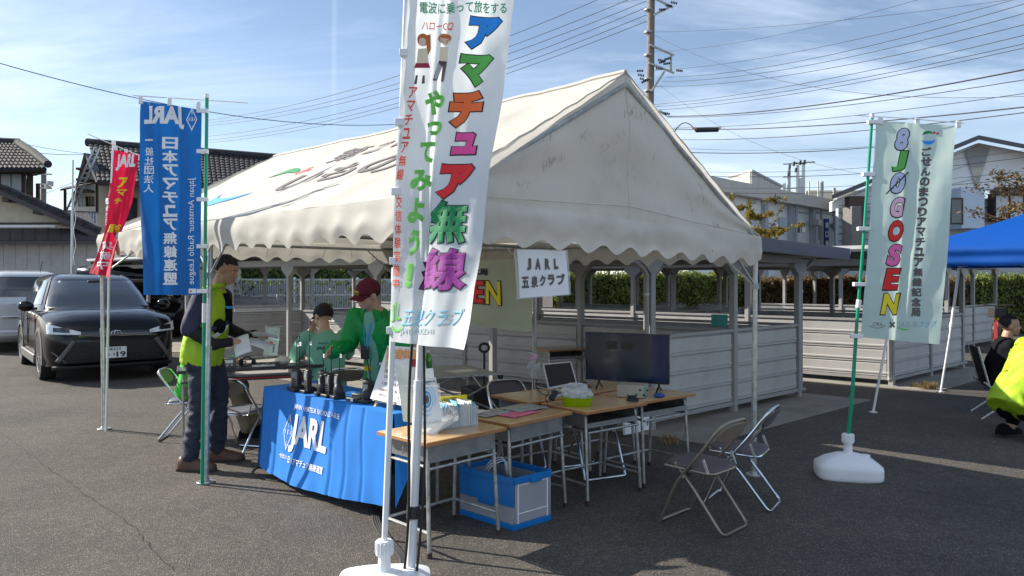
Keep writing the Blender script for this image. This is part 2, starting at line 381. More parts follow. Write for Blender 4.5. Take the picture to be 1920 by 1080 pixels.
b = MB(); b.grid(slope(TB, TC, TR0, TR1, 3), 50, 24); b.build('roof_slope', 'canvas', tent, smooth=60, fix=False)
def gable(E0, E1, R, sd):
    n_ = (E1 - E0).cross(V((0, 0, 1))).normalized()
    def fn(u, v):
        base = E0.lerp(E1, u); top = E0.lerp(R, u * 2) if u < .5 else R.lerp(E1, (u - .5) * 2)
        p = base.lerp(top, v); return wr(p, n_, .022, 1.5, sd) + n_ * (.012 * sin(v * 9 + u * 4) * sin(pi * v))
    return fn
GA = gable(TA, TB, TR0, 5)
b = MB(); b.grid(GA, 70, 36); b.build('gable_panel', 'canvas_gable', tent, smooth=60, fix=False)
b = MB(); b.grid(gable(TC, TD, TR1, 8), 30, 14); b.build('gable_panel', 'canvas', tent, smooth=60, fix=False)
# scuffs and stitched seams on the near gable
b = MB(); r_ = random.Random(11); gn = (TB - TA).cross(V((0, 0, 1))).normalized()
if gn.y > 0: gn = -gn
for cl in range(30):
    cu_, cv_ = r_.uniform(.2, .9), r_.uniform(.1, .95)
    if cl < 6: cu_, cv_ = r_.uniform(.46, .56), r_.uniform(.7, .98)
    for k in range(r_.randint(4, 10)):
        u, v = cu_ + r_.gauss(0, .012), min(.97, max(.03, cv_ + r_.gauss(0, .025))); p = V(GA(u, v)) + gn * .004
        a = r_.uniform(-.6, .6) + pi / 2; d = ((TB - TA).normalized() * cos(a) + V((0, 0, 1)) * sin(a)) * r_.uniform(.006, .026); e = d.cross(gn).normalized() * r_.uniform(.0006, .0018)
        b.quad(p - d - e, p + d - e * .3, p + d + e * .3, p - d + e)
b.build('scuff_marks', 'canvas_scuff', tent, smooth=0)
mat('seam', (.66, .62, .56), .8)
for (u0, v0, u1, v1) in ((.5, 0, .5, .96), (.03, .10, .97, .08)):
    b = MB(); b.tube([V(GA(u0 + (u1 - u0) * k / 30, v0 + (v1 - v0) * k / 30)) + gn * .003 for k in range(31)], .0022, 5); b.build('seam', 'seam', tent)
def edge_fold(E, R, nm='edge_fold'):
    b = MB(); b.tube([E.lerp(R, k / 30) + V((0, 0, .004 * sin(k * 1.7))) for k in range(31)], .005, 6); b.build(nm, 'canvas', tent)
edge_fold(TA, TR0); edge_fold(TR0, TB); edge_fold(TD, TR1); edge_fold(TR1, TC)
b = MB(); b.tube([V(SL(k / 40, 1)) for k in range(41)], .02, 6); b.build('ridge_fold', 'canvas', tent)
def valance(E0, E1, lobes, sd, m='canvas', drop=.178):
    n_ = (E1 - E0).cross(V((0, 0, 1))).normalized()
    if n_.dot((E0 + E1) / 2 - (TA + TC) / 2) < 0: n_ = -n_
    def fn(u, v):
        jit = .15 * noise.noise(V((u * lobes * .7, sd, 0)))
        c = abs(cos(pi * (u * lobes + jit))); s2_ = .5 - .5 * cos(2 * pi * (u * lobes + jit)); z = -(drop * v + .054 * v * (.18 * (1 - c) + .82 * s2_) * (1 - .15 * sin(u * 37 + sd)))
        p = E0.lerp(E1, u) + V((0, 0, z))
        fold = .005 * sin(2 * pi * u * lobes + sd) * v + .02 * noise.noise(V((u * 9, v * 2, sd)))
        return p + n_ * (.012 + fold + .010 * sin(pi * min(1, v * 1.2)))
    b = MB(); b.grid(fn, lobes * 12, 10); return b.build('valance', m, tent, smooth=60, fix=False)
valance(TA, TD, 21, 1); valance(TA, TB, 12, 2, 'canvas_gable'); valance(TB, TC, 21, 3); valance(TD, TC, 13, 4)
# steel frame
PB = [V((-.505, 3.62, 0)), G(385, 905), G(195, 805), G(1413, 891), V((.22, 7.5, 0)), V((-1.46, 9.28, 0))]
PT = [TA + V((-.005, .04, -.02)), TA.lerp(TD, .5) + V((.02, .02, -.02)), TD + V((.03, -.01, -.02)), TB + V((-.02, .02, -.02)), TB.lerp(TC, .5) + V((.02, -.1, -.03)), TC + V((0, 0, -.03))]
PB[1].x -= .0
for i, (a, c) in enumerate(zip(PB, PT)):
    m = 'white_paint' if i == 0 else 'galv'
    b = MB(); b.cyl(a, a.lerp(c, .52), .0215 if i else .024, 12); b.cyl(a.lerp(c, .5), c, .0185, 12); b.cyl(a.lerp(c, .5), a.lerp(c, .525), .0255, 12); b.build('pole', m, tent)
    b = MB(); b.cyl(a, a + V((0, 0, .012)), .062, 18); b.cyl(a, a + V((0, 0, .03)), .03, 12); b.build('base_plate', 'galv', tent, bevel=.002)
    d0 = {0: (TD - TA, TB - TA), 1: (TA - TD, TD - TA), 2: (TA - TD, TC - TD), 3: (TC - TB, TA - TB), 4: (TB - TC, TC - TB), 5: (TB - TC, TD - TC)}[i]
    jn = a.lerp(c, .80); b = MB(); b.cyl(jn - V((0, 0, .02)), jn + V((0, 0, .02)), .03, 10); b.build('brace_clamp', 'galv_dull', tent)
    for d in d0:
        b = MB(); t = c + d.normalized() * .42 - V((0, 0, .03)); b.tube([jn, t], .009, 7); b.build('brace', 'galv', tent)
for a, c, m in ((PT[0], PT[2], 0), (PT[3], PT[5], 0), (PT[0], PT[3], 0), (PT[2], PT[5], 0), (PT[1], PT[4], 0)):
    b = MB(); b.cyl(a - V((0, 0, .03)), c - V((0, 0, .03)), .017, 10); mid = a.lerp(c, .5) - V((0, 0, .03)); dd = (c - a).normalized() * .04; b.cyl(mid - dd, mid + dd, .021, 10); b.build('eave_beam', 'galv_dull', tent)
for E0, E1, R in ((TA, TB, TR0), (TD, TC, TR1), (TA.lerp(TD, .5), TB.lerp(TC, .5), TR0.lerp(TR1, .5))):
    for E in (E0, E1):
        b = MB(); b.cyl(E - V((0, 0, .06)), R - V((0, 0, .08)), .016, 8); b.build('rafter', 'galv_dull', tent)
b = MB(); b.cyl(TR0 - V((0, 0, .08)), TR1 - V((0, 0, .08)), .018, 8); b.build('ridge_beam', 'galv_dull', tent)
b = MB(); r_ = random.Random(5)
for (E0, E1, n_) in ((TA, TD, 18), (TD, TC, 10), (TA, TB, 9), (TB, TC, 14)):
    for k in range(1, n_):
        p = E0.lerp(E1, k / n_ + r_.uniform(-.01, .01)) - V((0, 0, .06)); b.tube([p + V((0, 0, .03)), p + V((.012, 0, -.03)), p + V((r_.uniform(-.03, .03), 0, -.09 - r_.uniform(0, .05)))], .0025, 4)
b.build('tie_cords', 'rope', tent)
# printing on the near slope (reads from the far end to the near end)
LS = (TD - TA).length; sn = (TD - TA).cross(TR0 - TA).normalized(); sn = sn if sn.z > 0 else -sn
LSL = (TR0 - TA).length
def slopesurf(x, y): return V(SL(1 - x / LS, 1 - y / LSL)), sn
lettering([('第２日曜', (2.30, .30, 4.25, .58), .012), ], slopesurf, 'ink_char', tent, cell=.06, lift=.006)
lettering([('いもの市', (2.35, .74, 4.85, 1.16), .02)], slopesurf, 'ink_char', tent, cell=.06, lift=.006)
def swoosh(pts, wd, surf, m, parent, lift=.006):
    b = MB(); n = len(pts); k0 = 0
    P = []
    for i in range(n):
        a = V((*pts[max(0, i - 1)], 0)); c = V((*pts[min(n - 1, i + 1)], 0)); d = (c - a).normalized(); s_ = V((-d.y, d.x, 0)) * wd[i] / 2; p = V((*pts[i], 0)); P.append((p - s_, p + s_))
    for x, y in P:
        for z in (x, y): pt, n_ = surf(z.x, z.y); b.v.append(pt + n_ * lift)
    b.f = [(2 * i, 2 * i + 1, 2 * i + 3, 2 * i + 2) for i in range(n - 1)]
    return b.build('emblem', m, parent, smooth=0, fix=False)
def arc(cx, cy, rx, ry, a0, a1, n=14): return [(cx + rx * cos(radians(a0 + (a1 - a0) * k / n)), cy + ry * sin(radians(a0 + (a1 - a0) * k / n))) for k in range(n + 1)]
swoosh(arc(1.62, 1.0, .42, .26, 175, 20), [.01 + .13 * sin(pi * k / 14) for k in range(15)], slopesurf, 'ink_blue', tent)
swoosh(arc(1.80, .80, .3, .16, 200, 330), [.01 + .09 * sin(pi * k / 14) for k in range(15)], slopesurf, 'ink_dgreen', tent)
swoosh([(2.08, .74), (2.2, .62)], [.02, .035], slopesurf, 'ink_red', tent); swoosh([(2.15, .78), (2.27, .68)], [.02, .035], slopesurf, 'ink_red', tent)
# ---------------------------------------------------------------- banner flags
def lerpt(tab, y):
    if y <= tab[0][0]: 
        (a, b_), (c, d) = tab[0], tab[1]
    else:
        for (a, b_), (c, d) in zip(tab, tab[1:]):
            if y <= c: break
    return b_ + (d - b_) * (y - a) / (c - a)
class Flag:
    """cloth hung from one edge: left and right outlines, the depth of its left edge and the angle at which each row leaves it"""
    def __init__(s, xl, xr, ytop, ybot, Yl, th, amp=.01, freq=2.5, crease=None, seed=0, pivot='l'):
        s.__dict__.update(xl=xl, xr=xr, ytop=ytop, ybot=ybot, Yl=Yl, th=th, amp=amp, freq=freq, crease=crease, seed=seed, pivot=pivot)
    def uv(s, x, y):
        yl = lambda u, k: k[0] + (k[1] - k[0]) * u
        a, c = lerpt(s.xl, y), lerpt(s.xr, y); u = (x - a) / (c - a); yt, yb = yl(u, s.ytop), yl(u, s.ybot)
        return u, (y - yt) / (yb - yt)
    def P(s, u, v):
        yt = s.ytop[0] + (s.ytop[1] - s.ytop[0]) * u; yb = s.ybot[0] + (s.ybot[1] - s.ybot[0]) * u; y = yt + v * (yb - yt)
        a, c = lerpt(s.xl, y), lerpt(s.xr, y)
        if s.pivot == 'r': a, c = c, a
        th = radians(s.th[0] + (s.th[1] - s.th[0]) * v); d = V((cos(th), sin(th)))
        if s.pivot == 'r': d = -d; u = 1 - u
        L0 = V(((a - 960) / FPX * s.Yl, s.Yl)); k = (c - 960) / FPX; t = (k * L0.y - L0.x) / (d.x - k * d.y)
        q_ = L0 + d * t * u; n_ = V((d.y, -d.x)) if s.pivot == 'l' else V((-d.y, d.x))
        if n_.y > 0: n_ = -n_
        r = s.amp * u * sin(2 * pi * (u * s.freq + v * 1.1 + s.seed)) + s.amp * .9 * noise.noise(V((u * 3, v * 4.5, s.seed * 9))) + s.amp * .35 * noise.noise(V((u * 9, v * 14, s.seed)))
        for (uc, us, wd, am) in (s.crease or []):
            r -= am * math.exp(-(((u - uc - us * v) / wd) ** 2)) * min(1, .4 + v)
        for hv in (.25, .5, .75): r += .0015 * math.exp(-(((v - hv) / .006) ** 2))
        z = HCAM - (y - Y0) * q_.y / FPX
        return V((q_.x + n_.x * r, q_.y + n_.y * r, z))
    def surf(s, x, y):
        u, v = s.uv(x, y); p = s.P(u, v); e = .01
        n_ = (s.P(u + e, v) - p).cross(s.P(u, v + e) - p).normalized(); n_ = n_ if n_.y < 0 else -n_
        return p, n_
    def cloth(s, m, parent, nu=36, nv=90):
        b = MB(); b.grid(lambda u, v: s.P(u, v), nu, nv); return b.build('cloth', m, parent, smooth=80, fix=False)
def waterbase(c, parent, rz=0, sx=.26, sy=.19, h=.13):
    rings = []; c = V(c)
    for z, k in ((0, .93), (.012, .99), (.03, 1), (h * .42, 1), (h * .55, .985), (h * .8, .72), (h * .97, .36), (h, .2)):
        rg = []
        for j in range(40):
            a = 2 * pi * j / 40; e = .42 if z < h * .6 else .55; x = math.copysign(abs(cos(a)) ** e, cos(a)) * sx * k; y = math.copysign(abs(sin(a)) ** e, sin(a)) * sy * k
            rg.append(c + Matrix.Rotation(rz, 3, 'Z') @ V((x, y, z)))
        rings.append(rg)
    b = MB(); b.loft(rings); b.build('water_base', 'white_plastic', parent, smooth=50)
    b = MB(); b.tube([c + V((0, 0, h - .01)), c + V((0, 0, h + .07)), c + V((0, 0, h + .075))], [.036, .026, .026], 14)
    for k in range(4):
        a = k * pi / 2 + rz; b.bar(c + V((cos(a) * .03, sin(a) * .03, h + .0)), c + V((cos(a) * .026, sin(a) * .026, h + .075)), .012, .006)
    b.build('pole_socket', 'white_plastic', parent)
    b = MB(); b.cyl(c + V((0, 0, h + .075)), c + V((0, 0, h + .145)), .042, 20, .038)
    for k in range(14): a = k * pi / 7; b.box(c + V((cos(a) * .041, sin(a) * .041, h + .11)), (.008, .008, .06), a)
    b.build('locking_ring', 'white_plastic', parent, bevel=.003)
    b = MB(); o_ = Matrix.Rotation(rz, 3, 'Z') @ V((sx * .52, 0, 0)); b.cyl(c + o_ + V((0, 0, h * .8)), c + o_ + V((0, 0, h * .95)), .034, 18); b.build('filler_cap', 'white_plastic', parent, bevel=.004)
# -- big white banner in front
Yb = 3.56
f1 = thing('banner_flag', 'tall white banner with large rainbow coloured characters, nearest the camera', 'banner', (-.622, Yb, 0))
waterbase((-.622, Yb, 0), f1, .1, .225, .17, .092)
pt = W(764, -78, Yb)
b = MB(); b.cyl((-.622, Yb, .2), V((-.622, Yb, .2)).lerp(pt, .47), .0145, 12); b.cyl(V((-.622, Yb, .2)).lerp(pt, .45), pt, .0115, 12); b.cyl(V((-.622, Yb, .2)).lerp(pt, .45), V((-.622, Yb, .2)).lerp(pt, .475), .018, 12); b.build('pole', 'white_paint', f1)
FL1 = Flag([(-50, 770), (0, 765), (150, 752), (300, 743), (450, 738), (600, 733), (655, 731)], [(-50, 972), (0, 963), (190, 942), (320, 918), (462, 901), (540, 886), (600, 880), (655, 870)], (-45, -52), (640, 656), Yb - .015, (24, -44), .016, 1.6, [(.40, -.04, .03, .03), (.30, .02, .02, .014), (.74, .03, .10, .012)], .3)
FL1.cloth('pale_flag', f1, 60, 130)
b = MB(); b.cyl(FL1.P(0, 0) + V((-.03, 0, .03)), FL1.P(1, 0) + V((.02, 0, .03)), .005, 8); b.build('crossbar', 'white_plastic', f1)
for k in range(6):
    v = .02 + k * .19; p = FL1.P(0, v); q0 = V((-.622, Yb, .2)); tt = (p.z - .2) / (pt.z - .2); pp = q0.lerp(pt, tt)
    b = MB(); b.box((p + pp) / 2, (abs(p.x - pp.x) + .035, .03, .035)); b.build('loop', 'white_plastic', f1, bevel=.002)
big = [('ア', (872, 32, 938, 93), 'ink_blue'), ('マ', (858, 102, 922, 163), 'ink_green'), ('チ', (842, 169, 905, 240), 'ink_orange'), ('ュ', (848, 248, 897, 291), 'ink_pink'), ('ア', (822, 307, 889, 374), 'ink_red'), ('無', (804, 376, 880, 458), 'ink_dgreen'), ('線', (789, 465, 876, 546), 'ink_purple')]
sf1 = FL1.surf
for t_, r_, c_ in big:
    x0, y0, x1, y1 = r_; dense = t_ in '無線'
    bo = .035 if dense else .075; e_ = 1.5; lettering([(t_, (x0 - e_, y0 - e_, x1 + e_, y1 + e_), bo + .026, .16)], sf1, 'ink_black', f1, cell=6, lift=.0025)
    i_ = 1; lettering([(t_, (x0 + i_, y0 + i_, x1 - i_, y1 - i_), bo, .16)], sf1, c_, f1, cell=6, lift=.0045)
grn = [('や', (796, 168, 833, 216)), ('っ', (800, 226, 829, 254)), ('て', (788, 265, 814, 305)), ('み', (772, 318, 809, 359)), ('よ', (767, 371, 796, 418)), ('う', (766, 430, 786, 479)), ('！', (762, 494, 774, 539))]
lettering([(t_, r_, .05, .12) for t_, r_ in grn], sf1, 'ink_lime', f1, cell=6)
red = [(ch, (766 - k * 3.6, 163 + k * 25.6, 782 - k * 3.9, 184 + k * 25.6), .02, .1) for k, ch in enumerate('アマチュア無線')] + [(ch, (743 - k * .9, 368 + k * 25.4, 755 - k * .9, 390 + k * 25.4), .012) for k, ch in enumerate('交信体験実施中')]
lettering(red + [('ハローCQ', (790, 42, 848, 58), .008, .1)], sf1, 'ink_verm', f1, cell=6)
lettering([('電波に乗って旅をする', (785, 4, 950, 26), .02), ('あなたも', (812, -32, 920, -8), .02)], sf1, 'ink_teal', f1, cell=6)
lettering([('五泉クラブ', (757, 578, 864, 612), .012, .25)], sf1, 'ink_sky', f1, cell=6)
lettering([('JH1JAØZHI', (752, 616, 818, 629), .005)], sf1, 'ink_grey', f1, cell=6)
lettering([('J', (735, 570, 742, 604), .01)], sf1, 'ink_lime', f1, cell=6); lettering([('L', (744, 566, 753, 600), .01)], sf1, 'ink_lime', f1, cell=6)
swoosh(arc(747, 604, 12, 16, 170, 10), [.5 + 4 * sin(pi * k / 14) for k in range(15)], sf1, 'ink_lime', f1, .004)
# small printed couple: plain generic figures
def blobs(lst, surf, m, parent):
    for poly in lst:
        b = MB()
        for x, y in poly: p, n_ = surf(x, y); b.v.append(p + n_ * .0035)
        b.f.append(tuple(range(len(poly))))
        b.build('printed_figure', m, parent, smooth=0, fix=False)
def oval(cx, cy, rx, ry, n=12): return [(cx + rx * cos(2 * pi * k / n), cy + ry * sin(2 * pi * k / n)) for k in range(n)]
blobs([oval(792, 75, 11, 12), [(799, 66), (806, 64), (807, 92), (802, 104), (799, 88)], oval(833, 72, 12, 10)], sf1, 'ink_hair', f1)
blobs([oval(791, 79, 7, 8), oval(834, 77, 8, 8)], lambda x, y: (sf1(x, y)[0] + sf1(x, y)[1] * .001, sf1(x, y)[1]), 'ink_skin', f1)
blobs([[(783, 92), (800, 90), (803, 118), (780, 119)], [(824, 88), (840, 88), (838, 116), (822, 114)]], sf1, 'ink_cream', f1)
blobs([[(779, 119), (803, 118), (806, 127), (776, 128)]], sf1, 'ink_maroon', f1)
blobs([[(822, 114), (838, 116), (832, 152), (826, 152), (829, 122), (818, 151), (811, 150)], [(779, 141), (783, 141), (781, 158), (776, 158)], [(792, 141), (796, 141), (796, 156), (790, 157)]], sf1, 'ink_char', f1)
# -- blue banner tied to the tent's middle pole, its back towards us so its print reads mirrored
Yp = 5.36
f2 = thing('banner_flag', 'blue banner with mirrored white characters on a green pole tied to a tent pole', 'banner', G(379, 909))
pb = f2.location.copy(); pt = W(388, 184, Yp)
b = MB(); b.cyl(pb, pt, .0125, 12); b.build('pole', 'green_pole', f2); b = MB(); b.cyl(pt, pt + V((0, 0, .03)), .017, 10); b.build('pole_cap', 'white_plastic', f2)
b = MB(); b.cyl(pb.lerp(pt, .42), pb.lerp(pt, .47), .0155, 10); b.build('joint_sleeve', 'white_plastic', f2)
FL2 = Flag([(180, 261), (400, 265), (560, 269)], [(180, 378), (400, 377), (560, 374)], (188, 206), (553, 553), Yp - .02, (-8, -14), .012, 2.2, [(.36, 0, .02, .010), (.70, .02, .03, .012)], .6, 'r')
FL2.cloth('blue_flag', f2, 36, 90)
b = MB(); a = W(250, 179, Yp - .02); c = W(465, 193, Yp + .1); b.cyl(a, c, .0045, 8); b.build('crossbar', 'white_plastic', f2)
for px, py in ((264, 188), (318, 191), (372, 198)):
    b = MB(); p = W(px, py, Yp - .02); b.box(p, (.03, .012, .055)); b.build('loop', 'white_plastic', f2, bevel=.003)
for py in (208, 284, 374, 462, 546):
    b = MB(); p = W(380, py, Yp - .01); b.box(p, (.08, .03, .03)); b.build('loop', 'white_plastic', f2, bevel=.003)
s2 = FL2.surf
lettering([('JARL', (270, 199, 346, 242), .05, 0, True)] + [(ch, (306, 257 + k * 25.4, 333, 280 + k * 25.4), .035, 0, True) for k, ch in enumerate('日本アマチュア無線連盟')] + [(ch, (272, 259 + k * 17.4, 289, 274.5 + k * 17.4), .02, 0, True) for k, ch in enumerate('一般社団法人') if k] + [('―', (272, 261, 288, 264), .02)] + [('Japan Amateur Radio League', (353, 333, 368, 533), .0, 0, True, True)], s2, 'ink_white', f2, cell=6)
def diamond(cx, cy, rx, ry, surf, m, parent, w_=1.3):
    P = [(cx, cy - ry), (cx + rx, cy), (cx, cy + ry), (cx - rx, cy), (cx, cy - ry)]; b = MB()
    for p, q_ in zip(P, P[1:]):
        o1 = []; 
        for (x, y) in (p, q_):
            for k in (1, 1 - w_ * 1.4 / rx): pt_, n_ = surf(cx + (x - cx) * k, cy + (y - cy) * k); o1.append(pt_ + n_ * .0035)
        b.quad(o1[0], o1[2], o1[3], o1[1])
    return b.build('emblem', m, parent, smooth=0, fix=False)
diamond(360, 224, 10, 22, s2, 'ink_white', f2)
lettering([('A', (363, 221, 367, 227), 0, 0, True), ('R', (353, 221, 357, 227), 0, 0, True), ('T', (358, 211, 362, 216), 0), ('J', (358, 205, 362, 210), 0, 0, True), ('E', (358, 220, 362, 227), 0, 0, True), ('L', (358, 236, 362, 241), 0, 0, True)], s2, 'ink_white', f2, cell=6)
b = MB(); pp = [s2(x, y) for x, y in ((355, 541), (368, 541), (368, 550), (355, 550))]; b.quad(*[p + n_ * .004 for p, n_ in pp]); b.build('maker_tag', 'ink_white', f2, smooth=0)
b = MB(); pp = [s2(x, y) for x, y in oval(359, 546, 2, 2)]; b.v = [p + n_ * .006 for p, n_ in pp]; b.f = [tuple(range(12))]; b.build('tag_mark', 'ink_verm', f2, smooth=0)
# -- red banner twisting down at the tent's far left pole
Yr = 7.26
f3 = thing('banner_flag', 'twisted red banner with white and yellow characters at the far left tent pole', 'banner', G(199, 808))
b = MB(); b.cyl(f3.location, W(206, 440, Yr), .011, 10); b.cyl(W(206, 440, Yr), W(213, 266, Yr), .013, 10); b.build('pole', 'white_paint', f3); b = MB(); b.cyl(W(213, 272, Yr), W(213, 264, Yr), .02, 8); b.build('pole_cap', 'white_plastic', f3)
FL3 = Flag([(270, 214), (330, 211), (380, 206), (420, 201), (460, 188), (490, 177), (516, 165)], [(270, 262), (300, 260), (340, 253), (380, 246), (420, 232), (460, 219), (490, 212), (520, 209)], (281, 291), (512, 521), Yr - .30, (8, -30), .015, 1.2, [(.5, .1, .12, .04), (.85, -.25, .06, .03)], .1)
FL3.cloth('red_flag', f3, 30, 70)
FL3b = Flag([(340, 207), (400, 198), (440, 196)], [(340, 213), (400, 212), (440, 216)], (345, 338), (436, 440), Yr - .24, (-30, -30), .006)
FL3b.cloth('red_flag', f3, 8, 20)
b = MB(); b.cyl(W(164, 251, Yr - .2), W(262, 292, Yr + .1), .0045, 8); b.build('crossbar', 'white_plastic', f3)
for px, py in ((217, 279), (236, 285), (258, 295)): b = MB(); b.box(W(px, py, Yr - .02), (.03, .012, .06)); b.build('loop', 'white_plastic', f3, bevel=.003)
lettering([('JARL', (218, 289, 255, 320), .05, .1)] + [(ch, (192 - k * 5, 452 + k * 18, 206 - k * 5, 469 + k * 18), .02) for k, ch in enumerate('実施中')], FL3.surf, 'ink_white', f3, cell=6)
lettering([('ア', (221, 332, 239, 353), .04, .2), ('マ', (218, 355, 238, 367), .04, .2), ('チ', (215, 372, 226, 382), .03, .2), ('験', (204, 420, 222, 436), .02, .3)], FL3.surf, 'ink_yellow', f3, cell=6)
lettering([(ch, (199, 372 + k * 13, 204, 383 + k * 13), .01) for k, ch in enumerate('一般社団')], FL3b.surf, 'ink_white', f3, cell=6)
# -- mint banner on the right
Ym = 5.57
f4 = thing('banner_flag', 'pale mint banner with slanted coloured letters on a green pole in a white base', 'banner', V(((1590 - 960) / FPX * Ym, Ym, 0)))
cb = f4.location.copy()
waterbase(cb, f4, -.22, .235, .16, .19)
p0 = cb + V((0, 0, .3)); p2 = W(1635, 222, Ym); pm = W(1607, 600, Ym)
b = MB(); pth = [p0, W(1598, 740, Ym), pm, W(1620, 440, Ym), p2]; b.tube(pth, [.014, .014, .0125, .011, .011], 12); b.build('pole', 'green_pole', f4)
b = MB(); b.cyl(p2, p2 + V((0, 0, .035)), .017, 10); b.build('pole_cap', 'white_plastic', f4)
b = MB(); b.cyl(W(1609, 577, Ym), W(1611, 562, Ym), .019, 12); b.build('joint_sleeve', 'white_plastic', f4)
FL4 = Flag([(220, 1643), (430, 1630), (640, 1613)], [(225, 1794), (240, 1793), (430, 1779), (650, 1762)], (226, 236), (632, 646), Ym - .02, (-4, -12), .012, 1.8, [(.40, .06, .04, .018), (.62, -.05, .03, .012)], .8)
FL4.cloth('mint_flag', f4, 50, 100)
b = MB(); b.tube([W(1600, 216, Ym), W(1700, 222, Ym - .02), W(1808, 231, Ym - .05)], .0035, 6); b.build('crossbar', 'white_plastic', f4)
for px, py in ((1651, 226), (1720, 228), (1797, 233)): b = MB(); b.box(W(px, py, Ym - .02), (.035, .012, .055)); b.build('loop', 'white_plastic', f4, bevel=.003)
for px, py in ((1638, 229), (1628, 327), (1619, 429), (1611, 533), (1606, 630)): b = MB(); b.box(W(px, py, Ym - .01), (.09, .035, .03)); b.build('loop', 'white_plastic', f4, bevel=.003)
s4 = FL4.surf
for ch, r_, c_ in (('8', (1675, 240, 1709, 282), 'ink_lav'), ('J', (1671, 282, 1705, 321), 'ink_green'), ('0', (1666, 323, 1703, 363), 'ink_lav'), ('G', (1666, 369, 1700, 408), 'ink_rose'), ('O', (1662, 413, 1698, 453), 'ink_red'), ('S', (1660, 458, 1694, 499), 'ink_hotpink'), ('E', (1655, 503, 1691, 544), 'ink_red'), ('N', (1650, 550, 1690, 590), 'ink_yellow')):
    x0, y0, x1, y1 = r_; e = .045 if ch not in 'EN' else .035
    sh = .2
    x0 += 4; x1 -= 4
    lettering([(ch, (x0 - 1, y0 - 1, x1 + 1.5, y1 + 1.5), .085, sh)], s4, 'ink_black', f4, cell=8, lift=.0025)
    lettering([(ch, (x0 + .8, y0 + .8, x1 - .8, y1 - .8), .055, sh)], s4, c_, f4, cell=8, lift=.0045)
b = MB(); pp = [s4(x, y) for x, y in ((1661, 363), (1662.6, 364.6), (1705, 323.6), (1703.6, 322))]; b.quad(*[p + n_ * .0062 for p, n_ in pp]); b.build('letter_slash', 'ink_black', f4, smooth=0)
lettering([(ch, (1728 - k * 1.22, 276 + k * 18.8, 1746 - k * 1.22, 293 + k * 18.8), .055, 0) for k, ch in enumerate('ごせんのまつりアマチュア無線記念局')] + [('×', (1667, 603, 1680, 615), .03), ('ごせん', (1636, 603, 1656, 611), .01)], s4, 'ink_char', f4, cell=8)
swoosh(arc(1645, 609, 15, 6, 170, 10), [1] * 15, s4, 'ink_char', f4, .003)
lettering([('JA五泉', (1686, 602, 1722, 616), .005)], s4, 'ink_grey', f4, cell=8); lettering([('クラブ', (1723, 601, 1756, 614), .01, .3)], s4, 'ink_sky', f4, cell=8)
swoosh(arc(1700, 610, 16, 8, 170, 60), [.5 + 2 * sin(pi * k / 14) for k in range(15)], s4, 'ink_lime', f4, .003)
swoosh(arc(1741, 259, 11, 9, 160, 20), [1 + 6 * sin(pi * k / 14) for k in range(15)], s4, 'ink_blue', f4, .003)
swoosh(arc(1741, 256, 11, 8, 200, 320), [1 + 4 * sin(pi * k / 14) for k in range(15)], s4, 'ink_dgreen', f4, .003)
blobs([oval(1751.5, 249, 2.3, 2.3), oval(1757, 251, 2.3, 2.3)], s4, 'ink_red', f4)
# ---------------------------------------------------------------- shelters with half walls
def halfwall(par, a, c, nb, ztop=.95, zb=.13, boards=4, face=1):
    """boards between posts from a to c, nb bays; each board its own part with a raised rib"""
    a = V(a); c = V(c); d = (c - a); L_ = d.length; d.normalize(); n_ = V((d.y, -d.x, 0)) * face; hb = (ztop - .04 - zb) / boards
    bayL = L_ / nb; key = ('hb', round(bayL, 3), round(hb, 3), face)
    base = HB.get(key)
    for k in range(nb):
        o_ = a + d * (bayL * k)
        for j in range(boards):
            z = zb + hb * j
            if base is None:
                b = MB(); w2 = bayL - .07; h_ = hb - .006
                prof = [(0, 0), (.012, .004), (.012, h_ * .16), (.021, h_ * .2), (.021, h_ * .30), (.012, h_ * .34), (.012, h_ * .92), (.0, h_ * .96), (-.004, h_), (-.012, h_), (-.012, 0)]
                r0 = [V((.035, -p[0], p[1])) for p in prof]; r1 = [V((.035 + w2, -p[0], p[1])) for p in prof]
                b.loft([r0, r1]); base = b.build('board', 'panel_grey', par, world=False, smooth=0); HB[key] = base; ob = base
            else: ob = share(base, (0, 0, 0), par, 'board')
            ob.location = o_ + V((0, 0, z)) - par.location; ob.rotation_euler = (0, 0, atan2(d.y, d.x) + (pi if face < 0 else 0))
            if face < 0: ob.location = o_ + d * bayL + V((0, 0, z)) - par.location
    b = MB(); b.bar(a + V((0, 0, ztop - .018)), c + V((0, 0, ztop - .018)), .055, .036); b.build('top_rail', 'post_grey', par, bevel=.003)
    b = MB(); b.bar(a + V((0, 0, zb - .028)), c + V((0, 0, zb - .028)), .05, .045); b.build('bottom_rail', 'post_grey', par, bevel=.003)
HB = {}
def spost(par, p, h, s=.072, z0=0, lean=0):
    p = V(p); b = MB(); b.box(p + V((0, 0, z0 + (h - z0) / 2)), (s, s, h - z0), atan2(U.y, U.x)); b.build('post', 'post_grey', par, bevel=.006)
def gusset(par, p, h, d, s=.16):
    p = V(p) + V((0, 0, h)); d = V(d).normalized(); n_ = V((-d.y, d.x, 0))
    for sg in (-1, 1):
        b = MB(); b.prism([p + n_ * .04, p + d * sg * s + n_ * .04, p + d * sg * s - V((0, 0, .05)) + n_ * .04, p + d * sg * .03 - V((0, 0, s)) + n_ * .04, p - V((0, 0, s)) + n_ * .04], n_, -.08); b.build('gusset', 'post_grey', par)
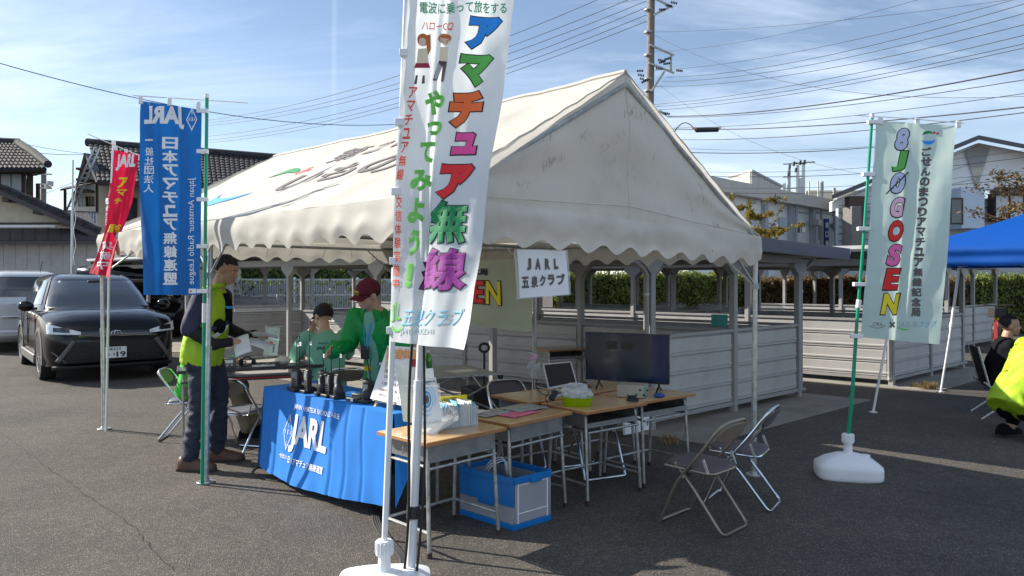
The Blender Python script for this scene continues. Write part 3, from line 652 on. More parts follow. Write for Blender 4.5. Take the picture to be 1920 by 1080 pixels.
def shelter(label, A, nu, lu, nv, lv, walls, zroof=1.86, ov=.42, name='shelter', gutter=True, group='open shelters with half walls', pipes=(), fasc=True):
    A = V(A); par = thing(name, label, 'shelter', A, 0, group)
    P = {}
    for i in range(nu + 1):
        for j in range(nv + 1):
            if 0 < i < nu and 0 < j < nv: continue
            p = A + U * (lu * i / nu) + VV * (lv * j / nv); P[i, j] = p; spost(par, p, zroof - .12); 
            if j in (0, nv): gusset(par, p, zroof - .14, U if 0 < i < nu or True else VV)
            else: gusset(par, p, zroof - .14, VV)
    for i, j0, j1 in ((0, 0, nv), (nu, 0, nv)):
        b = MB(); b.bar(P[i, j0] + V((0, 0, zroof - .09)), P[i, j1] + V((0, 0, zroof - .09)), .07, .1); b.build('beam', 'post_grey', par, bevel=.004)
    for j in range(nv + 1):
        b = MB(); b.bar(P[0, j] + V((0, 0, zroof - .09)) , P[nu, j] + V((0, 0, zroof - .09)), .066, .094); b.build('beam', 'post_grey', par, bevel=.004)
    c4 = [A - U * ov - VV * ov, A + U * (lu + ov) - VV * ov, A + U * (lu + ov) + VV * (lv + ov), A - U * ov + VV * (lv + ov)]
    zt = [zroof + .10, zroof + .0, zroof + .0, zroof + .10]
    b = MB(); n_ = 26                                  # ribbed roof sheet
    b.prism([c4[i] + V((0, 0, zt[i] - .012)) for i in range(4)], (0, 0, 1), .01)
    for k in range(n_):
        for (t0, t1, dz) in ((k / n_, (k + .7) / n_, 0), ((k + .7) / n_, (k + 1) / n_, .022)):
            a0 = c4[0].lerp(c4[3], t0); a1 = c4[0].lerp(c4[3], t1); e0 = c4[1].lerp(c4[2], t0); e1 = c4[1].lerp(c4[2], t1)
            b.prism([a0 + V((0, 0, zt[0] + dz)), e0 + V((0, 0, zt[1] + dz)), e1 + V((0, 0, zt[1] + dz)), a1 + V((0, 0, zt[0] + dz))], (0, 0, 1), .004)
    b.build('roof_sheet', 'under_roof', par, smooth=0)
    for k in range(5):
        u = (k + .5) / 5; a0 = A + U * (lu * u) - VV * ov * .8; a1 = A + U * (lu * u) + VV * (lv + ov * .8); z = zt[0] + (zt[1] - zt[0]) * u - .035
        b = MB(); b.bar(a0 + V((0, 0, z)), a1 + V((0, 0, z)), .04, .05); b.build('purlin', 'post_grey', par)
    e = .012
    for k in (0, 2):
        a0, a1 = (c4[0], c4[1]) if k == 0 else (c4[3], c4[2]); s_ = -VV if k == 0 else VV
        b = MB(); b.prism([a0 + s_ * e + V((0, 0, zt[0] - .10)), a1 + s_ * e + V((0, 0, zt[1] - .10)), a1 + s_ * e + V((0, 0, zt[1] + .05)), a0 + s_ * e + V((0, 0, zt[0] + .05))], s_, .03); b.build('fascia', 'fascia', par, bevel=.004)
    for a0, a1, z, s_ in ((c4[0], c4[3], zt[0], -U), (c4[1], c4[2], zt[1], U)):
        b = MB(); prof = [(0, .03), (0, -.03), (.03, -.055), (.07, -.055), (.1, -.02), (.1, .03), (.092, .03), (.092, -.015), (.066, -.047), (.034, -.047), (.008, -.025), (.008, .03)]
        b.loft([[a + s_ * (x + .01) + V((0, 0, z + y)) for x, y in prof] for a in (a0, a1)]); b.build('gutter', 'gutter_white', par, smooth=0)
    for (i, j, sd) in pipes:
        p = P[i, j] + U * (.075 * sd); b = MB(); top = V((p.x, p.y, zroof - .3))
        b.tube([p + V((0, 0, .09)) + U * sd * .05 - VV * .03, p + V((0, 0, .10)), p + V((0, 0, .16)), top, top + U * sd * .06 + V((0, 0, .07)), top + U * sd * (ov - .14) + V((0, 0, .17)), top + U * sd * (ov - .05) + V((0, 0, .24))], .028, 10); b.build('downpipe', 'post_grey', par)
        for z in (.18, .75, 1.35): b = MB(); b.cyl(p + V((0, 0, z)), p + V((0, 0, z + .025)), .034, 10); b.build('pipe_clip', 'galv_dull', par)
    for (i0, j0, i1, j1, nb, fc) in walls: halfwall(par, P[i0, j0] + (P[i1, j1] - P[i0, j0]).normalized() * .03, P[i1, j1] - (P[i1, j1] - P[i0, j0]).normalized() * .03, nb, face=fc)
    return par, P
lu1 = (F1 - F0).length
sA, PA = shelter('grey shelter with ribbed half walls directly behind the tent and the black television', F0, 2, lu1, 4, 8.4, [(0, 0, 1, 0, 1, 1), (1, 0, 2, 0, 1, 1), (0, 4, 2, 4, 2, 1), (2, 0, 2, 4, 4, -1)], pipes=[(2, 0, 1), (0, 0, -1)])
# partition running back from the middle post
halfwall(sA, F0 + U * lu1 / 2 + VV * .04, F0 + U * lu1 / 2 + VV * 8.4, 4, face=-1)
for k in range(1, 4): spost(sA, F0 + U * lu1 / 2 + VV * (8.4 * k / 4), 1.78); gusset(sA, F0 + U * lu1 / 2 + VV * (8.4 * k / 4), 1.72, VV)
for (px, py, Y, w_, h_, m) in ((953, 629, 10.8, .26, .11, 'ink_blue'),):
    b = MB(); b.box(W(px, py, Y - .12), (w_, .006, h_), atan2(VV.y, VV.x) + pi); tag(b.build('notice_sheet', 'ink_sky'), 'bright blue paper notice fixed to the shelter half wall under the hanging banner', 'notice')
b = MB(); b.box(F0 + U * 2.62 + VV * .9 + V((0, 0, .78)), (.34, .006, .24), atan2(U.y, U.x)); 
b2 = MB(); b2.box(W(1349, 601, 9.0), (.21, .008, .15), atan2(-VV.y, -VV.x)); mat('teal_sheet', (.08, .42, .38), .4); tag(b2.build('notice_sheet', 'teal_sheet'), 'teal sheet in a clear sleeve fixed over the rear half wall', 'notice')
b = MB(); b.box(F0 - VV * .02 - U * .24 + V((0, 0, .17)), (.42, .03, .30), atan2(U.y, U.x)); tag(b.build('low_panel', 'wall_white', bevel=.004), 'low white board standing at the foot of the shelter corner post', 'board')
sC, PC = shelter('grey shelter at the right, behind the mint banner, with a white gutter', C0, 2, (C1 - C0).length, 4, 8.4, [(0, 0, 0, 4, 4, -1), (0, 0, 1, 0, 1, 1), (1, 0, 2, 0, 1, 1), (2, 0, 2, 4, 4, -1)], pipes=[(0, 0, -1), (2, 0, 1)])
sB, PBs = shelter('pale grey shelter with half walls behind the standing man in the yellow vest', (-6.1, 15.9, 0), 1, 1.9, 3, 6.0, [(0, 0, 1, 0, 1, 1), (1, 0, 1, 3, 3, -1), (0, 3, 1, 3, 1, 1)], zroof=1.95)
sD, PD = shelter('distant shelter row seen between the front posts, before the green hedge', F0 + U * 5.6 + VV * 3.4, 2, 3.0, 3, 6.3, [(0, 0, 1, 0, 1, 1), (1, 0, 2, 0, 1, 1), (0, 0, 0, 3, 3, -1)], zroof=1.9)
sE, PE = shelter('far grey shelter at the right edge beyond the red bicycle', (9.1, 15.3, 0), 2, 3.4, 2, 4.2, [(0, 0, 1, 0, 1, 1), (1, 0, 2, 0, 1, 1), (0, 0, 0, 2, 2, -1)], zroof=1.9)
sF, PF = shelter('far grey shelter seen under the tent behind the hedge side posts', (-1.2, 17.2, 0), 1, 2.2, 2, 4.0, [(0, 0, 1, 0, 1, 1), (0, 0, 0, 2, 2, -1)], zroof=1.9)
wl = thing('low_wall', 'low grey boarded wall between the black car and the first shelter', 'wall', (-9.6, 21.6, 0)); halfwall(wl, (-11.0, 21.6, 0), (-6.6, 20.6, 0), 3, ztop=1.05)
for k in range(4): spost(wl, V((-11.0, 21.6, 0)).lerp(V((-6.6, 20.6, 0)), k / 3), 1.1)
# ---------------------------------------------------------------- white slatted fence and hedges
fe = thing('slatted_fence', 'white upright slat fence with climbing plants behind the shelters on the left', 'fence', (-8.4, 22.6, 0))
a0, a1 = V((-8.6, 22.2, 0)), V((-3.0, 23.4, 0))
for z in (.62, 1.05, 1.52): b = MB(); b.bar(a0 + V((0, .03, z)), a1 + V((0, .03, z)), .03, .04); b.build('rail', 'white_paint', fe)
for k in range(4): p = a0.lerp(a1, k / 3); b = MB(); b.box(p + V((0, .06, .8)), (.06, .06, 1.6)); b.build('post', 'white_paint', fe)
b = MB()
for k in range(110): p = a0.lerp(a1, k / 109); b.box(p + V((0, 0, 1.07)), (.034, .012, .98))
tag(b.build('slats', 'wall_slate', fe, smooth=0), kind='stuff')
b = MB(); b.box((a0 + a1) / 2 + V((0, .1, .28)), ((a1 - a0).length, .12, .56), atan2(a1.y - a0.y, a1.x - a0.x)); b.build('base_wall', 'concrete', fe)
def foliage(name, label, box, n, m, sz=.06, seed=0, core=True, shape=None, cat='hedge', kind=None, parent=None, jag=.12):
    r = random.Random(seed); (x0, y0, z0), (x1, y1, z1) = box
    par = parent or thing(name, label, cat, ((x0 + x1) / 2, (y0 + y1) / 2, 0))
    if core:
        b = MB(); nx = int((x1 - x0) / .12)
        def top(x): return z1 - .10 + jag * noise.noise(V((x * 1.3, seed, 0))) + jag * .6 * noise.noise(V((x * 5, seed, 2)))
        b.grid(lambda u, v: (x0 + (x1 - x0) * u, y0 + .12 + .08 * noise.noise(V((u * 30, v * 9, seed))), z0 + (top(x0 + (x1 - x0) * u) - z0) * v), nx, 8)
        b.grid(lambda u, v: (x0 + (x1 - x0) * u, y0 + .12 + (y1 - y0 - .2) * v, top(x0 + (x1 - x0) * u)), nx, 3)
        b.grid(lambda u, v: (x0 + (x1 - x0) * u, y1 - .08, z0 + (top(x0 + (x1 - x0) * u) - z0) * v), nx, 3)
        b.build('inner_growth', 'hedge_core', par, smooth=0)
    b = MB()
    for k in range(n):
        x = r.uniform(x0, x1); 
        tt = (z1 + jag * noise.noise(V((x * 1.3, seed, 0))) + jag * .6 * noise.noise(V((x * 5, seed, 2)))) if core else z1
        if r.random() < .3: y = r.uniform(y0, y1); z = tt - .06 + r.gauss(0, .045) + (.09 if r.random() < .07 else 0)
        else: y = y0 + .06 + r.gauss(0, .05) + .06 * noise.noise(V((x * 3, 0, 9))); z = r.uniform(z0, tt)
        a, e, f = r.uniform(0, 6.3), r.uniform(-.9, .9), r.uniform(0, 6.3); R_ = Euler((e, f * .3, a)).to_matrix(); s_ = sz * r.uniform(.6, 1.3)
        c = V((x, y, z)); b.add([c + R_ @ V((-s_ * .5, 0, 0)), c + R_ @ V((0, 0, -s_ * .33)), c + R_ @ V((s_ * .6, .01, 0)), c + R_ @ V((0, 0, s_ * .33))], [(0, 1, 2, 3)])
    tag(b.build('leaves', m, par, smooth=0, fix=False), kind='stuff'); return par
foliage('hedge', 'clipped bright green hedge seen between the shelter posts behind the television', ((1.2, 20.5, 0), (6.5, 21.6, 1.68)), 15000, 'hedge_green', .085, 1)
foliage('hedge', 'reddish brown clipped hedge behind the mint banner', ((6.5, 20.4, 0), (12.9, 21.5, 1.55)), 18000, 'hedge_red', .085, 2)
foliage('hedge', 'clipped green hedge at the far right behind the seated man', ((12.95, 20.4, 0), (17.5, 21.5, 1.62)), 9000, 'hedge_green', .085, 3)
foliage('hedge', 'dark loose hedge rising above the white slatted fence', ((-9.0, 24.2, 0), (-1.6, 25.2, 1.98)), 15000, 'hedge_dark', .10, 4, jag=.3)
foliage('climbing_plant', 'sparse green climber showing over the white slatted fence', ((-8.5, 22.1, .7), (-3.1, 22.3, 1.5)), 420, 'hedge_dark', .10, 6, core=False, cat='plant')
def tree(label, base, h, spread, m, seed, nl=3200, sz=.09, lean=(0, 0), droop=.2, bare=.35, name='small_tree', arms=8):
    r = random.Random(seed); base = V(base); par = thing(name, label, 'tree', base)
    top = base + V((lean[0], lean[1], h * .55)); b = MB(); b.tube([base, base.lerp(top, .5) + V((.03, 0, 0)), top], [.09, .07, .05], 9)
    tips = []
    for k in range(arms):
        a = 2 * pi * k / arms + r.uniform(-.4, .4); s0 = base.lerp(top, r.uniform(.6, 1)); L_ = spread * r.uniform(.6, 1.1); dz = h * r.uniform(.15, .5)
        p = [s0 + V((cos(a) * L_ * t, sin(a) * L_ * t * .8, dz * (t - droop * t * t) * 1.2)) + V((r.uniform(-.05, .05),) * 3) for t in (0, .25, .5, .75, 1)]
        b.tube(p, [.032, .026, .02, .013, .006], 6); tips.append(p)
        for j in range(5):
            t0 = r.choice(p[1:]); e = t0 + V((r.gauss(0, 1), r.gauss(0, 1), r.uniform(-.2, .9))) * L_ * .28; b.tube([t0, t0.lerp(e, .5) + V((0, 0, .03)), e], [.012, .008, .004], 4); tips.append([t0, t0.lerp(e, .5), e])
    b.build('trunk', 'bark', par); b = MB()
    for k in range(nl):
        p = r.choice(tips); i = r.randint(1, len(p) - 1); c = p[i - 1].lerp(p[i], r.random()) + V((r.gauss(0, .07), r.gauss(0, .07), r.gauss(0, .06))) * (spread * .6)
        if noise.noise(c * 1.9 + V((seed, 0, 0))) < bare - .45: continue
        R_ = Euler((r.uniform(-1, 1), r.uniform(-1, 1), r.uniform(0, 6.3))).to_matrix(); s_ = sz * r.uniform(.6, 1.3)
        b.add([c + R_ @ V((-s_ * .5, 0, 0)), c + R_ @ V((0, -s_ * .25, 0)), c + R_ @ V((s_ * .6, 0, -.01)), c + R_ @ V((0, s_ * .25, 0))], [(0, 1, 2, 3)])
    tag(b.build('crown', m, par, smooth=0, fix=False), kind='stuff'); return par
tree('small tree with yellowing leaves between the tent and the white building', W(1412, 526, 24) * V((1, 1, 0)) if False else V((7.9, 24, 0)), 4.5, 1.3, 'leaf_yellow', 3, 7500, .13, droop=-.1, bare=.15)
tree('tree with thin brown leafed branches reaching in from the right edge', V((17.2, 23, 0)), 6.3, 2.5, 'leaf_brown', 5, 6500, .13, droop=.45, bare=.3, arms=11)
# ---------------------------------------------------------------- utility poles and overhead lines
up = thing('utility_pole', 'tall brown concrete utility pole with crossarms rising behind the tent ridge', 'utility pole', V((5.55, 30, 0)))
X0, Yq = 5.55, 30.0
b = MB(); b.cyl((X0, Yq, 0), (X0 + .18, Yq, 14.2), .19, 14, .145); b.build('shaft', 'concrete_pole', up)
for py in (20, 62, 105, 150, 172): b = MB(); p = W(1216, py, Yq); b.cyl(p, p + V((0, 0, .06)), .185, 14); b.build('band', 'galv_dull', up)
def arm(p0, p1, Y=Yq, r=.05):
    b = MB(); b.bar(W(*p0, Y - .2), W(*p1, Y - .2), r * 1.6, r * 1.6); b.build('crossarm', 'galv_dull', up, bevel=.008)
for A_, B_ in (((1222, -6), (1262, 14)), ((1226, 28), (1258, 12)), ((1218, 84), (1264, 104)), ((1216, 118), (1264, 137)), ((1258, 104), (1258, 134)), ((1221, 172), (1246, 134)), ((1236, 208), (1250, 216))): arm(A_, B_)
r_ = random.Random(4)
for px, py in ((1248, 10), (1258, 4), (1236, 18), (1196, 140), (1200, 147), (1194, 133), (1203, 155), (1236, 118), (1246, 112), (1230, 128), (1244, 120), (1268, 132), (1244, 212), (1234, 112)):
    b = MB(); p = W(px, py, Yq - .25); a = r_.uniform(-.3, .5)
    for k in range(4): c = p + V((cos(a) * .07 * k, 0, sin(a) * .07 * k)); b.cyl(c, c + V((cos(a) * .045, 0, sin(a) * .045)), .05, 8)
    b.build('insulator', 'insulator', up)
def wire(p0, p1, Y0_, Y1_, label, sag=.3, r=.011, par=None, n=22, wob=0, group='overhead lines across the sky', m='wire'):
    a = W(*p0, Y0_); c = W(*p1, Y1_); P = []
    for k in range(n + 1):
        t = k / n; p = a.lerp(c, t); p.z -= sag * 4 * t * (1 - t)
        if wob: p.z += wob * sin(k * 2.1)
        P.append(p)
    b = MB(); b.tube(P, r, 5); o = b.build('overhead_wire', m, None); tag(o, label, 'cable', group); return o
NW = 'thin overhead wire running from the utility pole off to the right'
# wires from behind the ridge and the pole to the right (photo rows at left end, at right edge)
wr_ = [((1225, 132), (2050, -42), 30, 14, .35, .010, 'thin wire from the middle crossarm climbing to the right, topmost of four'), ((1250, 145), (2050, -32), 30, 14, .4, .012, 'second of four wires climbing right from the middle crossarm'), ((1242, 153), (2050, -12), 30, 14, .4, .012, 'third of four wires climbing right from the middle crossarm'), ((1228, 162), (2050, 12), 30, 14, .4, .012, 'lowest of four wires climbing right from the middle crossarm'),
  ((1226, 196), (2050, 34), 30, 14, .25, .012, 'topmost of three evenly spaced wires crossing the right sky'), ((1230, 200), (2050, 52), 30, 14, .25, .012, 'middle one of three evenly spaced wires crossing the right sky'), ((1234, 206), (2050, 60), 30, 14, .25, .012, 'lowest of three evenly spaced wires crossing the right sky'),
  ((1250, 218), (2050, 104), 30, 14, .3, .026, 'thick black cable with ties crossing above the mint banner'), ((1250, 220), (2050, 128), 30, 14, .25, .014, 'slack wire just under the thick tied cable'), ((1262, 240), (2050, 156), 30, 14, .2, .012, 'thin wire above the closure box cable'),
  ((1262, 242), (2050, 186), 29, 14, .2, .022, 'cable carrying the grey closure box'), ((1276, 262), (2050, 194), 29, 14, .2, .016, 'cable just under the closure box cable'), ((1296, 286), (1640, 276), 28, 26, .1, .020, 'lashed cable with small loops left of the mint banner'), ((1296, 279), (1640, 274), 28, 26, .1, .008, 'hair thin wire above the lashed cable'),
  ((1320, 322), (2050, 262), 28, 20, .3, .010, 'wire passing over the roof of the right house'), ((1330, 330), (2050, 276), 28, 20, .3, .014, 'dark wire crossing the lattice of the right gable'), ((1340, 352), (2050, 304), 28, 20, .25, .010, 'wire crossing the middle of the right gable'), ((1350, 361), (2050, 318), 28, 20, .25, .014, 'wire crossing the foot of the lattice on the right gable'),
  ((1228, 60), (1960, -10), 30, 18, .2, .008, 'thin guy wire leaving the top of the utility pole to the right'), ((1228, 97), (1820, -30), 30, 16, .3, .008, 'steep thin wire rising right from the crossarm'), ((1228, 66), (2000, 176), 30, 16, .9, .008, 'thin wire falling to the right across the others'), ((1238, 160), (1640, 330), 30, 20, .6, .007, 'thin service wire falling right from the pole'),
  ((1120, 10), (1214, -3), 34, 30, .02, .011, 'uppermost short wire entering the pole from the left')]
for a0, a1, y0_, y1_, sg, r0, lb in wr_: wire(a0, a1, y0_, y1_, lb, sg, r0 * .7)
lf = [((390, 228), (1222, -14)), ((390, 234), (1212, 10)), ((390, 238), (1210, 28)), ((390, 258), (1222, 2)), ((390, 265), (1212, 20)), ((390, 270), (1210, 34))]
names = ['top', 'second', 'third', 'fourth', 'fifth', 'lowest']
for k, (a0, a1) in enumerate([((385, 226), (1210, -40)), ((385, 231), (1210, -14)), ((385, 236), (1212, 2)), ((385, 256), (1212, 14)), ((385, 263), (1212, 28)), ((385, 268), (1212, 40))]):
    wire(a0, a1, 46, 30, names[k] + ' of the six wires passing behind the big white banner', .9, .013)
wire((-90, 92), (745, 233), 16, 26, 'single dark wire falling across the left sky behind the blue banner', .55, .011)
wire((-60, 243), (220, 292), 26, 34, 'upper thin wire above the left tiled roof', .2, .009); wire((-60, 262), (165, 289), 26, 34, 'lower thin wire above the left tiled roof', .2, .012)
wire((482, 302), (620, 282), 34, 34, 'short wire just above the far end of the tent ridge', .05, .010)
wire((60, 372), (225, 300), 40, 44, 'faint wire between the left houses', .1, .012); wire((85, 345), (180, 375), 40, 34, 'wire sloping right from the small pole', .05, .012); wire((88, 352), (190, 372), 40, 34, 'lower wire sloping right from the small pole', .1, .012)
cb_ = thing('splice_closure', 'grey cable closure box hanging on a wire right of the tent slope', 'cable box', W(1325, 245, 26))
b = MB(); b.cyl(W(1304, 244, 26), W(1347, 243, 26), .085, 12); b.build('casing', 'insulator', cb_, bevel=.02)
for px in (1301, 1348): b = MB(); b.box(W(px, 240, 26), (.14, .05, .05)); b.build('clamp', 'pinkins', cb_)
wire((1262, 252), (1304, 245), 27, 26, 'short curved tail entering the closure box', -.35, .02)
sp = thing('utility_pole', 'small distant utility pole with crossarms between the two left houses', 'utility pole', W(79, 526, 40) * V((1, 1, 0)))
b = MB(); b.cyl(W(79, 526, 40) * V((1, 1, 0)), W(82, 318, 40), .17, 10, .13); b.build('shaft', 'concrete_pole', sp)
for py in (326, 345, 352): b = MB(); b.bar(W(70, py, 39.8), W(97, py + 1, 39.8), .08, .08); b.build('crossarm', 'galv_dull', sp)
for px, py in ((90, 349), (94, 344)): b = MB(); b.cyl(W(px, py + 5, 39.7), W(px, py - 4, 39.7), .16, 10); b.build('transformer', 'galv_dull', sp)
# ---------------------------------------------------------------- houses on the left
def tiled(par, a, c, d, e, nx, ny, m='tile', th=.06, name='roof'):
    """roof plane with courses of curved tiles: a,c eave; d,e ridge (a->d up)"""
    a, c, d, e = V(a), V(c), V(d), V(e); n_ = (c - a).cross(d - a).normalized(); n_ = n_ if n_.z > 0 else -n_
    b = MB()
    for j in range(ny):
        v0, v1 = j / ny, (j + 1.08) / ny
        k = len(b.v); S_ = nx * 6
        for i in range(S_ + 1):
            u = i / S_; ph = (i % 6) / 6; h = .75 * abs(sin(pi * ph)) ** .7 if True else 0
            lo = a.lerp(c, u).lerp(d.lerp(e, u), v0); hi = a.lerp(c, u).lerp(d.lerp(e, u), min(1, v1))
            b.v += [lo + n_ * (th * (1.0 + h)), hi + n_ * (th * (.25 + h)), lo + n_ * (th * h * .3 - .02)]
        for i in range(S_):
            p = k + 3 * i; b.f += [(p, p + 3, p + 4, p + 1), (p + 2, p + 5, p + 3, p)]
    o = b.build(name, m, par, smooth=35, fix=False); return o
h1 = thing('house', 'old house at the left edge with glazed dark tile roof and curtained upper window', 'house', (-19.5, 26, 0))
def plate(par, nm, pts, t, m, n_=None, bevel=0):
    pts = [V(p) for p in pts]; n0 = n_ or (pts[1] - pts[0]).cross(pts[2] - pts[0]); b = MB(); b.prism(pts, n0, t); return b.build(nm, m, par, bevel=bevel)
Yh = 26.0
P_ = lambda x, y, Y=Yh: W(x, y, Y)
b = MB(); b.prism([V((P_(-160, 0).x, Yh, 0)), V((P_(49, 0).x, Yh, 0)), V((P_(51, 0, Yh + 5).x, Yh + 5, 0)), V((P_(-160, 0).x, Yh + 5, 0))], (0, 0, 1), P_(0, 320).z); b.build('upper_wall', 'stucco', h1)
tiled(h1, P_(-170, 318, Yh - 1.0), P_(88, 318, Yh - 1.0), P_(-170, 262, Yh + 2.5), P_(34, 270, Yh + 2.5), 30, 9)
plate(h1, 'eave_board', [P_(-170, 321, Yh - .95), P_(86, 321, Yh - .95), P_(80, 325, Yh - .4), P_(-170, 325, Yh - .4)], .08, 'timber')
b = MB(); b.tube([P_(34, 268, Yh + 2.3), P_(60, 284, Yh + .8), P_(90, 308, Yh - 1.05)], [.16, .15, .13], 8); b.build('hip_ridge', 'tile', h1)
b = MB(); b.tube([P_(-170, 260, Yh + 2.5), P_(36, 268, Yh + 2.5)], .18, 8); b.build('ridge', 'tile', h1)
plate(h1, 'side_roof', [P_(88, 318, Yh - 1.0), P_(36, 270, Yh + 2.5), P_(50, 300, Yh + 5)], .1, 'tile')
plate(h1, 'soffit', [P_(48, 325, Yh - .02), P_(86, 325, Yh - .9), P_(66, 330, Yh + 4), P_(50, 330, Yh + 4)], .05, 'timber')
b = MB(); b.box(((P_(54, 300).x + P_(61, 300).x) / 2, Yh + .4, 3.2), (.10, .1, 3.6)); b.build('drainpipe', 'timber', h1)
b = MB(); b.prism([V((P_(49.3, 0).x, Yh + .02, 0)), V((P_(59, 0).x, Yh + .1, 0)), V((P_(62, 0, Yh + 4).x, Yh + 4, 0)), V((P_(51, 0, Yh + 4).x, Yh + 4, 0))], (0, 0, 1), P_(0, 326).z); b.build('side_wall', 'timber', h1)
wn = MB(); wn.box(P_(21, 344, Yh - .03), (.98, .06, .88)); wn = wn.build('window', 'timber', h1, bevel=.01)
for px in (11, 31): b = MB(); b.box(P_(px, 344, Yh - .075), (.33, .02, .66)); b.build('pane', 'curtain', wn)
b = MB(); b.box(P_(22, 317, Yh - .02), (2.1, .04, .10)); b.build('trim', 'timber', h1)
# lower wing: gable roof edge falling to the right, tin awning, upright wall panels
w1 = thing('house', 'low cream wing with dark metal awning and tall upright wall panels at the left', 'house', (-19, 23, 0)); Yw = 23.0
g_ = [W(-150, 330, Yw), W(0, 360, Yw), W(182, 440, Yw), W(200, 455, Yw), W(-150, 455, Yw)]
plate(w1, 'gable_wall', [g_[0], g_[1], g_[2], g_[3], g_[4]], .3, 'stucco', V((0, 1, 0)))
for (a, c) in (((-150, 326), (0, 357)), ((0, 357), (186, 440))):
    b = MB(); aa, cc = W(*a, Yw - .5), W(*c, Yw - .5); b.prism([aa, cc, cc + V((-3.0, 5, 0)), aa + V((-3.0, 5, 0))], (0, 0, 1), .1); b.build('roof', 'tile', w1)
    n_ = 24
    for k in range(3): pass
    b = MB(); b.bar(aa - V((0, .02, .06)), cc - V((0, .02, .06)), .06, .14); b.build('barge_board', 'brown_metal', w1)
    if a[0] == 0:
        b = MB(); b.tube([aa.lerp(cc, t / 18) + V((0, .05, .14 + .03 * abs(sin(t * 2.4)))) for t in range(19)], .08, 7); b.build('edge_tiles', 'tile', w1)
for px, py in ((18, 375), (75, 398), (128, 420)): b = MB(); b.box(W(px, py, Yw - .3), (.2, .4, .14)); b.build('purlin_end', 'timber', w1)
b = MB(); b.box(W(40, 419, Yw - .05), (2.6, .07, .06)); b.build('trim', 'timber', w1); b = MB(); b.box(W(52, 424, Yw - .03), (1.75, .05, .08)); b.build('trim', 'wall_white', w1)
for k in range(-5, 9):
    x0, x1 = 24 * k - 6, 24 * (k + 1) - 6; 
    if x0 > 186: break
    x1 = min(x1, 190)
    b = MB(); b.prism([W(x0, 452, Yw - .75), W(x1 - .6, 452, Yw - .75), W(x1 - .6, 430, Yw - .12), W(x0, 430, Yw - .12)], (0, -.5, 1), .035); b.build('roof_panel', 'brown_metal', w1)
    b = MB(); b.bar(W(x0, 450.5, Yw - .76), W(x0, 428.5, Yw - .12), .03, .05); b.build('seam', 'brown_metal', w1)
b = MB(); b.bar(W(-140, 454.5, Yw - .78), W(190, 454.5, Yw - .78), .06, .1); b.build('eave_trim', 'brown_metal', w1)
for k in range(-6, 13):
    x0 = 22.3 * k + 7; b = MB(); b.box(V((W(x0 + 11, 500, Yw - .3).x, Yw - .3, 1.32)), (.362, .03, 2.64)); b.build('wall_panel', 'siding', w1, bevel=.012)
# second house with gable towards the left and a long tile roof
h2 = thing('house', 'two storey cream house with black tile roof and a laundry balcony behind the banners', 'house', (-17, 33, 0)); Y2 = 33.0
P2 = lambda x, y, dY=0: W(x, y, Y2 + dY)
plate(h2, 'gable_wall', [P2(165, 288), P2(205, 345), P2(228, 347), P2(228, 500), P2(140, 500), P2(140, 350)], .2, 'stucco_white', V((0, 1, 0)))
b = MB(); a, c = P2(196, 344), P2(560, 352); b.prism([V((a.x, Y2 - .6, -.1)), V((c.x, Y2 - .6, -.1)), V((c.x, Y2 - .6, a.z)), V((a.x, Y2 - .6, a.z))], (0, 1, 0), .3); b.build('front_wall', 'stucco', h2)
tiled(h2, P2(183, 341, -1.6), P2(600, 352, -1.6), P2(166, 283, 2.6) + V((0, 0, .35)), P2(600, 318, 2.6) + V((0, 0, .2)), 46, 11)
b = MB(); b.bar(P2(183, 344, -1.62), P2(600, 355, -1.62), .06, .18); b.build('eave_board', 'timber', h2)
b = MB(); b.tube([P2(163, 283, 2.6) + V((0, 0, .42)), P2(600, 316, 2.6) + V((0, 0, .35))], .2, 8); b.build('ridge', 'tile', h2)
b = MB(); b.bar(P2(164, 288, -.2), P2(143, 372, -.2), .3, .14); b.build('barge_board', 'timber', h2); b = MB(); b.bar(P2(166, 290, -.2), P2(188, 342, -.9), .3, .14); b.build('barge_board', 'tile_edge', h2)
for py in (318, 338, 358): b = MB(); b.box(P2(160, py, -.3), (.5, .6, .1)); b.build('purlin_end', 'timber', h2)
wn = MB(); wn.box(P2(244, 392, -.66), (.62, .08, 1.0)); wn = wn.build('window', 'timber', h2, bevel=.01); b = MB(); b.box(P2(244, 393, -.72), (.5, .02, .84)); b.build('pane', 'window_glass', wn)
wn = MB(); wn.box(P2(420, 392, -.66), (1.2, .08, 1.0)); wn = wn.build('window', 'timber', h2, bevel=.01); b = MB(); b.box(P2(420, 393, -.72), (1.05, .02, .84)); b.build('pane', 'window_glass', wn)
# laundry balcony
for px, y0, y1 in ((122, 356, 445), (137, 362, 440), (182, 344, 400)): b = MB(); b.bar(W(px, y0, 30), W(px, y1, 30), .08, .08); b.build('balcony_post', 'timber', h2)
plate(h2, 'balcony_roof', [W(113, 358, 29.4), W(182, 344, 29.4), W(185, 344, 31.5), W(125, 352, 31.5)], .06, 'timber')
b = MB(); b.bar(W(118, 396, 29.6), W(185, 398, 29.6), .05, .05); b.build('balcony_rail', 'galv', h2)
for k in range(8): b = MB(); x = 144 + k * 5.2; b.bar(W(x, 397, 29.6), W(x, 425, 29.6), .03, .03); b.build('baluster', 'white_paint', h2)
b = MB(); b.prism([W(116, 426, 29.5), W(190, 426, 29.5), W(190, 426, 31.8), W(116, 426, 31.8)], (0, 0, -1), .12); b.build('balcony_floor', 'timber', h2)
b = MB(); b.prism([W(140, 398, 31.6), W(180, 398, 31.6), W(180, 430, 31.6), W(140, 430, 31.6)], (0, 1, 0), .05); b.build('balcony_back', 'wall_blue', h2)
